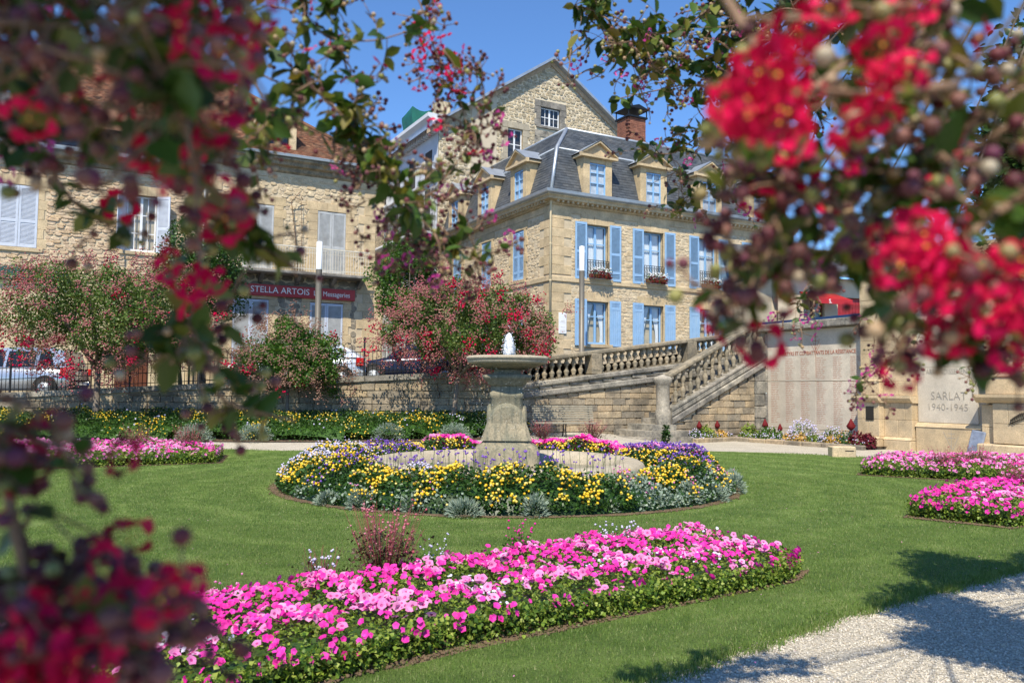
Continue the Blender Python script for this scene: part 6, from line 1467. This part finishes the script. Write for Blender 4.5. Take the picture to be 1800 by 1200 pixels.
def dense_tree(px, Y, zb, cpy, rx, rz, label, mt, n, seed, ls=.10):
    base = pt(px, 690, Y); base.z = zb; c = pt(px, cpy, Y); t = thing('round_tree', label, 'tree', (base.x, base.y, base.z), 0); b = MB(); tree_wood(b, base, c, (rx, rx, rz), .09, 8, seed); b.build('trunk', M['bark'], t, world=True)
    g = np.random.default_rng(seed); nc = 60; d = g.normal(0, 1, (nc, 3)); d /= np.linalg.norm(d, axis=1)[:, None]; cen = d*np.array([rx, rx, rz])*g.uniform(.45,.85,nc)[:, None]; cr = g.uniform(.3,.45,nc)*min(rx, rz)
    k = g.integers(0, nc, n); q = g.normal(0, 1, (n, 3)); q /= np.linalg.norm(q, axis=1)[:, None]; P = cen[k]+q*(cr[k]*g.uniform(.3,1,n)**.5)[:, None]+np.array(c)
    scatter('crown', LEAF, P, rots(n, tilt=1.0), g.uniform(.6,1.3,n)*ls, M[mt], t)
dense_tree(355, 28.6, 1.7, 480, 1.75, 2.0, 'dense dark green round tree behind the pink crape myrtle, before the corner of the houses', 'leaf_lantana', 15000, 21)
dense_tree(716, 28.6, 2.1, 500, 1.35, 2.0, 'bright green round tree standing between the shop house and the mansion', 'leaf_bright', 13000, 22)

# crumbs of soil along the bed edges, fallen petals on the grass
def clods(par, poly, n):
    P = np.array(poly); i = rng.integers(0, len(P), n); u_ = rng.uniform(0, 1, n)[:, None]; Q = P[i]*(1-u_)+P[(i+1) % len(P)]*u_; c = P.mean(0); d = Q-c; d /= np.linalg.norm(d, axis=1)[:, None]; Q = Q+d*rng.normal(.09, .035, n)[:, None]
    scatter('soil_crumbs', OCTA, np.stack([Q[:,0], Q[:,1], gz(Q[:,0],Q[:,1])+.045], 1), rots(n), rng.uniform(.005,.018,n), M['soil'], par)
clods(rg, [(FC.x+3.84*math.cos(a), FC.y+3.84*math.sin(a)) for a in np.linspace(0, 2*PI, 90)[:-1]], 5000)
for o in list(scene.objects):
    if o.parent is None and o.name.startswith('petunia_bed'): clods(o, {'petunia_bed': BED1, 'petunia_bed.001': BED2, 'petunia_bed.002': BED3, 'petunia_bed.003': BED4}[o.name], 3000)
n = 700; x = rng.uniform(-4, 5.5, n); y = rng.uniform(4.2, 13, n); t_ = np.arctan2(y-LC[1], x-LC[0]); k = (np.hypot(x-LC[0], y-LC[1]) < lawn_r(t_)+.4) & (vnoise(x, y, 1.2, 3) > .1); x, y = x[k], y[k]; n = len(x)
scatter('fallen_petals', LEAF, np.stack([x, y, np.full(n, .062)], 1), rots(n, tilt=.3), rng.uniform(.008, .018, n), M['pink_pale'])
x = rng.uniform(-5, 6, 9000); y = rng.uniform(4, 14, 9000); k = (vnoise(x, y, .9, 15) > .75) & (np.hypot(x-LC[0], y-LC[1]) < lawn_r(np.arctan2(y-LC[1], x-LC[0]))-.2) & (np.hypot(x-LC[0], y-LC[1]) > 4.1) & ~inpoly(grow_poly(BED1, .1), x, y) & ~inpoly(grow_poly(BED2, .1), x, y); x, y = x[k], y[k]; n = len(x)
scatter('clover', LEAF, np.stack([x, y, np.full(n, .055)], 1), rots(n, tilt=.3), rng.uniform(.015, .03, n), M['leaf_bright'])
# ------------------------------------------------------------------ near crape myrtles that frame the view
CR = [crape_T(k) for k in range(5)]
def catmull(P, m=6):
    P = [Vector(p) for p in P]; Q = [P[0]*2-P[1]]+P+[P[-1]*2-P[-2]]; out = []
    for i in range(1, len(Q)-2):
        for k in range(m):
            t = k/m; a, b_, c, d = Q[i-1], Q[i], Q[i+1], Q[i+2]; out.append(.5*((2*b_)+(c-a)*t+(2*a-5*b_+4*c-d)*t*t+(3*b_-a-3*c+d)*t**3))
    out.append(P[-1]); return out
class Spray:
    def __init__(s, tree, seed): s.t = tree; s.r = random.Random(seed); s.b = MB(); s.L = []; s.Ld = []; s.F = []; s.BW = []; s.BG = []; s.FL = []
    def rv(s): v = Vector((s.r.gauss(0,1), s.r.gauss(0,1), s.r.gauss(0,1))); return v.normalized()
    def twig(s, p, d, L, r, k=4):
        pts = [p]; q = p.copy(); d = d.normalized()
        for i in range(k): d = (d+s.rv()*.25+Vector((0,0,-.06))).normalized(); q = q+d*L/k; pts.append(q.copy())
        s.b.tube(pts, [r*(1-.6*i/k) for i in range(k+1)], 5); return pts, d
    def panicle(s, p, d, L, nb, nf, wine=.6, sc=1.0, fl=.017):
        "branching flower head: buds and seed capsules on stalks, blooms among them"
        pts, dd = s.twig(p, d, L, .0022*sc)
        cl_ = p.y < 1.1; nb = max(3, round(nb*.7)) if cl_ else nb; bs = 1.2 if cl_ else 1.0
        for i in range(nb):
            a = pts[s.r.randint(1, len(pts)-1)]; v = (s.rv()+dd*.6).normalized()*s.r.uniform(.012,.035)*sc; e = a+v; s.b.tube([a, a+v*.55+s.rv()*.003*sc, e], [.0012*sc,.001*sc,.0009*sc], 3); (s.BW if s.r.random() < wine else s.BG).append((e, s.r.uniform(.0030,.0054)*sc*bs))
        for i in range(nf):
            a = pts[s.r.randint(1, len(pts)-1)]; v = (s.rv()+dd*.4).normalized()*s.r.uniform(.015,.04)*sc; s.b.tube([a, a+v], [.0012*sc,.0009*sc], 3); s.F.append((a+v, v.normalized(), s.r.uniform(.8,1.2)*fl*sc))
    def leaves(s, pts, n, size, dark=False):
        for i in range(n):
            a = pts[s.r.randint(0, len(pts)-1)]; v = (s.rv()+Vector((0,0,-.15))).normalized(); (s.Ld if dark else s.L).append((a, v, size*s.r.uniform(.65,1.2)))
    def axis(s, P, r): pts = catmull([pt(*p) for p in P]); n = len(pts); s.b.tube(pts, [r*(1-.55*i/n) for i in range(n)], 7); return pts
    def branch(s, P, r, ntw, L, nb=5, nf=1.0, nl=2, wine=.6, leaf=.035, dark=False, sc=1.0, down=.0, pfl=.6, fl=.017):
        pts = s.axis(P, r); n = len(pts)
        for k in range(ntw):
            i = s.r.randint(int(n*.12), n-1); d = (s.rv()+Vector((0,0,-down))); l = L*s.r.uniform(.4,1.2); tp, dd = s.twig(pts[i], d, l, r*.38, 3)
            s.panicle(tp[-1], dd, l*.7, nb, (int(nf)+(1 if s.r.random() < nf % 1 else 0)) if s.r.random() < pfl else 0, wine, sc, fl)
            s.leaves(tp, nl, leaf, dark)
        s.leaves(pts, max(1, nl*ntw//3), leaf, dark); return pts
    def build(s, flower='crimson', label=None):
        nm = 'branch'; o = s.b.build(nm, M['twig'], s.t, world=True)
        if label: o['label'] = label
        def orient(lst):
            P = np.array([tuple(a[0]) for a in lst]); D = np.array([tuple(a[1]) for a in lst]); S = np.array([a[2] for a in lst]); return P, D, S
        for lst, mt in ((s.L, 'leaf_near'), (s.Ld, 'leaf_dark')):
            if lst:
                P, D, S = orient(lst); n = len(P); up = np.tile([0.,0.,1.], (n,1))+rng.normal(0,.7,(n,3)); z = up-D*(up*D).sum(1)[:, None]; z /= np.linalg.norm(z, axis=1)[:, None]; rt = np.stack([D, np.cross(z, D), z], 2); scatter('leaves', LEAF6, P, rt, S, M[mt], o, smooth=True)
        if s.F: P, D, S = orient(s.F); scatter('blooms', CR, P, rots(len(P), D, .35), S, [M[flower], M['stamen']], o, smooth=True)
        for lst, mt in ((s.BW, 'bud_wine'), (s.BG, 'bud_green')):
            if lst: P = np.array([tuple(a[0]) for a in lst]); S = np.array([a[1] for a in lst]); scatter('buds', BALL2, P, rots(len(P)), S, M[mt], o, smooth=True)
        return o
M['leaf_near'] = plant('leaf_near', [(.035,.08,.012), (.07,.13,.02), (.02,.05,.008), (.14,.17,.03), (.20,.15,.03)], rough=.38, trans=.25)
def near_tree(label, base, trunk_pts, r0, canopy, nleaf, seed):
    t = thing('near_crape_myrtle', label, 'tree', base); b = MB(); pts = catmull(trunk_pts, 5); b.tube(pts, [r0*(1-.6*i/len(pts)) for i in range(len(pts))], 9)
    g = np.random.default_rng(seed); P = []
    for (cx, cy, cz, rx, ry, rz, fr) in canopy:
        n = int(nleaf*fr); nc = max(6, int(30*fr)); d = g.normal(0,1,(nc,3)); d /= np.linalg.norm(d, axis=1)[:, None]; cen = d*np.array([rx,ry,rz])*g.uniform(.2,.9,nc)[:, None]+np.array([cx,cy,cz])
        for c in cen[::2]:
            if c[1] > .3 and abs(c[0])/c[1] < .68 and (c[2]-1.65)/c[1] < .56: continue
            b.tube([pts[-1], pts[-1].lerp(Vector(c),.5)+Vector((0,0,.1)), Vector(c)], [r0*.16, r0*.10, r0*.04], 4)
        k = g.integers(0,nc,n); q = g.normal(0,1,(n,3)); q /= np.linalg.norm(q, axis=1)[:, None]; P.append(cen[k]+q*g.uniform(.08,.36,n)[:, None])
    b.build('trunk', M['bark'], t, world=True); P = np.concatenate(P)
    # the crown keeps to where the photograph shows none of it in the way
    v = P-np.array(EYE); dpt = v[:, 1]; px = 900+FPX*v[:, 0]/np.maximum(dpt, .05); py = 687-FPX*v[:, 2]/np.maximum(dpt, .05)
    return t, P, px, py, dpt, g
def crown_leaves(t, P, ls, mt, g):
    n = len(P); scatter('crown', LEAF6, P, rots(n, tilt=.8), g.uniform(.6,1.3,n)*ls, M[mt], t, smooth=True)

# left tree: trunk outside the frame, unseen canopy thickened overhead to shade the blossom
tl, P, px, py, dp, g = near_tree('crape myrtle leaning in close on the left, crimson and maroon blossom hanging over the view', (-1.5, -.5, 0), [(-1.5,-.5,-.1),(-1.4,-.4,.9),(-1.2,-.2,1.7),(-1.0,-.05,2.3)], .07, [(-.85,-.3,2.9,1.0,1.1,.6,.55),(-1.0,.2,2.7,.7,.5,.4,.3),(-.9,-.7,3.1,.8,.7,.5,.4)], 17000, 41)
ok = (dp < .12) | (py < -140) | (px < -260); crown_leaves(tl, P[ok], .055, 'leaf_near', g)
def limb(t, a, b_, r): r *= .55; b = MB(); A_ = Vector(a); B_ = Vector(b_); b.tube([A_, A_.lerp(B_,.5)+Vector((0,0,.06)), B_], [r*1.3, r, r*.6], 7); b.build('limb', M['bark'], t, world=True)
LT = (-1.0,-.05,2.3); LB = (-1.4,-.4,.9)
# blurred upper left mass
s = Spray(tl, 1); s.branch([(-160,-260,.62),(0,-120,.56),(150,10,.52),(260,110,.5),(330,200,.5)], .0045, 34, .045, nb=6, nf=1.1, nl=2, wine=.8, leaf=.032, down=.2); s.build('crimson')
s = Spray(tl, 2); s.branch([(-220,-180,.66),(-60,0,.62),(60,140,.6),(140,200,.6),(190,250,.58)], .004, 21, .042, nb=6, nf=.8, nl=2, wine=.85, leaf=.032, down=.2); s.build('crimson')
s = Spray(tl, 3); s.branch([(120,-260,.62),(210,-120,.6),(290,-10,.58),(330,90,.56),(340,180,.56)], .004, 26, .045, nb=5, nf=1.6, nl=2, wine=.7, leaf=.03); s.build('crimson')
s = Spray(tl, 4); s.branch([(-60,-260,.95),(20,-80,.95),(20,60,.92),(30,150,.9),(35,230,.9)], .004, 26, .045, nb=6, nf=1.2, nl=3, wine=.85, leaf=.036, down=.3, dark=True); s.build('magenta')
s = Spray(tl, 5); s.branch([(60,-240,.8),(130,-100,.8),(210,40,.8),(280,140,.76),(340,240,.74)], .004, 27, .05, nb=6, nf=.7, nl=3, wine=.8, leaf=.038, down=.2, dark=True); s.build('crimson')
# hanging strand with crimson blooms over the left houses
s = Spray(tl, 6); s.branch([(240,60,.78),(300,200,.76),(340,340,.74),(350,470,.72),(330,580,.72),(300,640,.72)], .0032, 11, .026, nb=4, nf=.3, nl=3, wine=.4, leaf=.034, pfl=.5, down=.2)
for (x, y) in ((302,470),(326,492),(352,505),(372,500),(298,450),(330,530)): s.F.append((pt(x, y, .70), s.rv(), .017))
s.build('crimson')
s = Spray(tl, 61); s.branch([(340,330,.85),(390,380,.85),(430,420,.86),(470,440,.86)], .003, 9, .03, nb=4, nf=.1, nl=4, wine=.3, leaf=.036); s.build('crimson')
s = Spray(tl, 63); s.branch([(330,560,.8),(380,620,.8),(390,700,.8),(520,740,.82)], .0025, 7, .03, nb=4, nf=.1, nl=3, wine=.5, leaf=.03); s.build('crimson')
s = Spray(tl, 62); s.branch([(60,240,.85),(110,330,.85),(160,380,.85),(210,400,.85)], .0028, 5, .028, nb=4, nf=.4, nl=3, wine=.6, leaf=.034); s.build('crimson')
# branch in better focus reaching to the middle
s = Spray(tl, 7); s.branch([(300,-120,1.35),(400,10,1.4),(465,72,1.4),(540,145,1.45),(600,205,1.45),(660,290,1.5),(720,370,1.5)], .0034, 34, .075, nb=5, nf=.15, nl=5, wine=.45, leaf=.046); s.build('crimson')
s = Spray(tl, 8); s.branch([(380,-160,1.5),(500,-40,1.5),(560,55,1.5),(650,72,1.5),(740,48,1.5)], .0026, 16, .06, nb=5, nf=.2, nl=3, wine=.45, leaf=.045); s.branch([(560,20,1.5),(600,-60,1.5),(640,-140,1.5)], .0026, 7, .05, nb=4, nf=0, nl=4, wine=.3, leaf=.045); s.build('crimson')
s = Spray(tl, 9); s.branch([(660,-160,1.7),(740,10,1.7),(765,90,1.7),(800,150,1.7),(825,240,1.7)], .0022, 24, .045, nb=7, nf=1.0, nl=1, wine=.9, leaf=.03)
for (x, y) in ((735,95),(752,70),(765,55),(742,108),(770,80),(790,95),(792,128),(800,118),(748,128),(780,60)): s.F.append((pt(x, y, 1.65), s.rv(), .017))
s.build('crimson')
s = Spray(tl, 10); s.branch([(600,190,1.6),(660,270,1.6),(700,350,1.6),(760,420,1.6),(850,440,1.6)], .0024, 44, .06, nb=8, nf=.45, nl=2, wine=.85, leaf=.036); s.build('magenta')
s = Spray(tl, 11); s.branch([(840,110,1.7),(850,200,1.7),(800,290,1.7),(740,360,1.65),(690,440,1.6)], .002, 34, .05, nb=7, nf=.3, nl=1, wine=.9, leaf=.034); s.build('magenta')
s = Spray(tl, 12); s.branch([(420,60,1.2),(440,130,1.2),(470,200,1.2),(440,260,1.2)], .002, 10, .05, nb=5, nf=.3, nl=3, wine=.5, leaf=.04); s.build('crimson')
# lower left, very close
s = Spray(tl, 13); s.branch([(-260,1500,.50),(-120,1320,.47),(20,1210,.45),(140,1140,.45),(230,1090,.46)], .004, 34, .026, nb=10, nf=.8, nl=1, wine=.97, leaf=.026)
for (x, y) in ((60,1110),(110,1090),(40,1160),(130,1150),(300,1060),(90,1200),(160,1185),(20,1220)): s.F.append((pt(x, y, .41)+s.rv()*.005, s.rv(), .018)); s.F.append((pt(x, y, .42)+s.rv()*.008, s.rv(), .016))
s.build('crimson')
s = Spray(tl, 14); s.branch([(-200,1350,.55),(-60,1260,.53),(40,1160,.52),(140,1080,.52),(210,1060,.53)], .004, 30, .024, nb=11, nf=.5, nl=2, wine=.97, leaf=.022, dark=True); s.build('crimson_shaded')
s = Spray(tl, 15); s.branch([(60,1060,.52),(30,940,.5),(5,840,.5),(-40,760,.5)], .0042, 5, .03, nb=3, nf=.3, nl=1, wine=.9); s.branch([(-160,640,.52),(-60,720,.5),(30,760,.5),(110,790,.5),(148,830,.5)], .003, 11, .020, nb=5, nf=.5, nl=1, wine=.9, leaf=.022, pfl=.5)
for (x, y) in ((30,780),(55,815),(20,840),(70,730),(10,800)): s.F.append((pt(x, y, .5), s.rv(), .013))
s.build('crimson_shaded')
s = Spray(tl, 16); s.branch([(-100,1060,.5),(-10,1040,.5),(40,1030,.5),(70,1040,.5)], .003, 4, .018, nb=7, nf=.3, nl=1, wine=.95, leaf=.022); s.build('crimson_shaded')
for a, c, r in ((LT,(-160,-260,.62),.008),(LT,(-220,-180,.66),.008),(LT,(120,-260,.62),.008),(LT,(-60,-260,.95),.007),(LT,(60,-240,.8),.007),(LT,(300,-120,1.35),.008),(LT,(380,-160,1.5),.006),(LT,(660,-160,1.7),.006),(LB,(-260,1500,.50),.008),(LB,(-200,1350,.55),.007),(LB,(-160,640,.52),.006)): limb(tl, a, pt(*c), r)

# right tree: crown fills the upper right
tr, P, px, py, dp, g = near_tree('dark leaved crape myrtle overhanging the gravel path on the right with crimson blossom', (4.9, 5.6, 0), [(4.9,5.6,-.1),(4.8,5.5,.9),(4.5,5.2,1.9),(4.2,5.0,2.7)], .09, [(4.3,5.2,3.2,1.6,1.4,1.0,.5),(3.2,4.3,3.3,1.1,1.0,.7,.22),(2.9,3.2,3.2,.8,1.0,.6,.12),(2.2,1.0,3.3,.9,1.0,.5,.16),(2.9,2.6,3.9,1.5,1.4,.5,.35)], 30000, 42)
lim = np.interp(py, [-400, 0, 150, 260, 330, 400, 470, 560, 620], [1050, 1190, 1270, 1370, 1390, 1440, 1540, 1700, 1800]) + g.normal(0, 30, len(P))
ok = (dp < .1) | (px > lim) & (py < 560+g.normal(0, 20, len(P))) | (py < -120); crown_leaves(tr, P[ok], .062, 'leaf_dark', g)
RT_ = (4.2,5.0,2.7)
# farther sharp sprays at the top
def sprays(seed, lst, flower, **kw):
    s = Spray(tr, seed)
    for P_, r, n in lst: s.branch(P_, r, n, **kw)
    s.build(flower)
sprays(20, [([(1330,-80,2.7),(1240,20,2.7),(1160,60,2.7),(1080,30,2.7),(1010,10,2.7)], .004, 26), ([(1360,40,2.8),(1270,90,2.8),(1190,120,2.8),(1110,90,2.8),(1070,75,2.8)], .004, 26), ([(1380,160,2.8),(1290,130,2.8),(1200,100,2.8),(1130,40,2.8)], .004, 20)], 'magenta', L=.13, nb=6, nf=.35, nl=4, wine=.4, leaf=.06, sc=1.5)
sprays(21, [([(1400,240,3.0),(1300,180,3.0),(1220,150,3.0),(1150,160,3.0),(1080,175,3.0)], .004, 16), ([(1420,330,3.1),(1320,270,3.1),(1240,240,3.1),(1180,270,3.1),(1120,262,3.1)], .004, 16), ([(1420,300,3.1),(1300,310,3.1),(1230,340,3.1),(1190,365,3.1)], .0035, 12)], 'magenta', L=.12, nb=5, nf=.4, nl=4, wine=.45, leaf=.055, sc=1.4)
sprays(22, [([(1560,120,3.0),(1440,170,3.0),(1330,190,3.0),(1250,240,3.0)], .005, 24), ([(1600,40,3.0),(1470,40,3.0),(1350,60,3.0),(1230,-10,3.0)], .005, 24), ([(1500,-60,2.9),(1400,0,2.9),(1300,60,2.9)], .005, 20)], 'magenta', L=.16, nb=5, nf=.2, nl=7, wine=.5, leaf=.065, sc=1.4, dark=True)
# hanging sharper sprays on the right
sprays(23, [([(1660,440,2.4),(1640,540,2.4),(1600,600,2.4),(1550,640,2.4),(1510,665,2.4)], .0032, 24)], 'magenta', L=.07, nb=6, nf=1.2, nl=1, wine=.85, leaf=.035, sc=1.1, down=.3)
sprays(24, [([(1850,500,2.5),(1810,580,2.5),(1770,625,2.5),(1700,645,2.5)], .003, 18)], 'crimson', L=.06, nb=6, nf=1.5, nl=1, wine=.7, leaf=.03, sc=1.1, down=.2)
sprays(25, [([(1500,420,3.0),(1450,470,3.0),(1420,500,3.0),(1400,540,3.0)], .003, 12), ([(1640,360,3.0),(1560,460,3.0),(1540,560,3.0)], .003, 12)], 'magenta', L=.09, nb=5, nf=.7, nl=2, wine=.6, leaf=.045, sc=1.2, down=.4)
# blurred close ones
R_T = (1.3,.6,2.9)
s = Spray(tr, 30); s.axis([(1190,-160,.52),(1260,-30,.5),(1330,90,.48),(1400,260,.48)], .0042); s.axis([(1700,-80,.52),(1560,20,.5),(1420,35,.5),(1300,30,.5)], .0036); s.axis([(1680,150,.5),(1520,165,.48),(1390,150,.48)], .003)
for (x, y, d) in ((1340,150,.46),(1310,190,.46),(1370,180,.46),(1350,120,.45),(1390,75,.5),(1405,100,.5),(1330,215,.46),(1290,200,.48),(1560,100,.48),(1580,120,.48),(1545,140,.48),(1530,195,.5),(1510,215,.5),(1470,-5,.5),(1590,0,.5),(1360,90,.5),(1375,235,.5)):
    for _ in range(2): s.F.append((pt(x, y, d-.03)+s.rv()*.006, s.rv(), .0175))
s.branch([(1390,140,.5),(1330,170,.48),(1300,150,.48)], .0025, 8, .02, nb=3, nf=.5, nl=2, wine=.3, leaf=.03); s.branch([(1480,0,.52),(1540,90,.5),(1560,190,.5)], .0025, 10, .025, nb=4, nf=.5, nl=2, wine=.4, leaf=.03); s.build('crimson')
s = Spray(tr, 31); s.branch([(1900,-160,.66),(1760,-60,.64),(1640,40,.62),(1540,150,.6),(1470,260,.6)], .004, 25, .05, nb=5, nf=.2, nl=2, wine=.5, leaf=.034); s.build('crimson')
s = Spray(tr, 32); s.branch([(2000,60,.66),(1860,120,.64),(1740,200,.62),(1640,280,.6),(1560,340,.6)], .004, 24, .05, nb=5, nf=.25, nl=2, wine=.55, leaf=.034); s.build('crimson')
s = Spray(tr, 33); s.branch([(1560,60,.62),(1440,150,.6),(1360,240,.6),(1310,310,.6),(1280,300,.6)], .0035, 14, .028, nb=5, nf=.25, nl=1, wine=.85, leaf=.028, down=.3); s.build('crimson')
s = Spray(tr, 34); s.branch([(1420,240,.62),(1390,320,.6),(1360,400,.6),(1340,480,.6),(1300,560,.6)], .003, 20, .022, nb=5, nf=.2, nl=1, wine=.85, leaf=.026, down=.3); s.build('crimson')
s = Spray(tr, 35); s.branch([(1940,240,.55),(1820,330,.54),(1720,400,.52),(1660,470,.52),(1640,540,.52)], .0036, 20, .035, nb=5, nf=.5, nl=2, wine=.7, leaf=.03)
for (x, y, d) in ((1640,450,.5),(1610,440,.5),(1670,430,.5),(1690,470,.5),(1650,490,.5),(1600,470,.5),(1625,415,.5),(1630,500,.5),(1680,500,.5),(1780,500,.5),(1795,470,.5),(1770,560,.52),(1790,600,.52),(1715,560,.55),(1680,600,.55),(1740,530,.5)):
    for _ in range(2): s.F.append((pt(x, y, d-.02)+s.rv()*.006, s.rv(), .0165))
s.build('crimson')
s = Spray(tr, 36); s.branch([(1980,420,.6),(1860,480,.58),(1780,540,.58),(1720,600,.58),(1720,620,.6)], .0034, 18, .03, nb=5, nf=.5, nl=2, wine=.8, leaf=.03, down=.2); s.build('crimson')
s = Spray(tr, 37); s.branch([(1520,260,.75),(1470,340,.75),(1440,420,.72),(1400,460,.72)], .003, 13, .04, nb=5, nf=.3, nl=3, wine=.5, leaf=.036); s.branch([(1700,240,.8),(1600,300,.8),(1520,400,.8),(1540,520,.8)], .003, 24, .045, nb=5, nf=.4, nl=3, wine=.6, leaf=.038); s.build('magenta')
limb(tr, (2.3,2.7,4.1), R_T, .02)
for c, r in (((1190,-160,.52),.007),((1700,-80,.52),.006),((1680,150,.5),.005),((1900,-160,.66),.007),((2000,60,.66),.007),((1560,60,.62),.005),((1420,240,.62),.004),((1940,240,.55),.006),((1980,420,.6),.006),((1520,260,.75),.004),((1700,240,.8),.004)): limb(tr, R_T, pt(*c), r)
HIGH = (2.3, 2.7, 4.1); b_hi = (3.4, 3.6, 3.9)
limb(tr, RT_, b_hi, .05); limb(tr, b_hi, HIGH, .035)
for c in ((1330,-80,2.7),(1360,40,2.8),(1380,160,2.8),(1400,240,3.0),(1420,330,3.1),(1560,120,3.0),(1600,40,3.0),(1500,-60,2.9),(1660,440,2.4),(1850,500,2.5),(1500,420,3.0),(1640,360,3.0)): limb(tr, HIGH, pt(*c), .007)
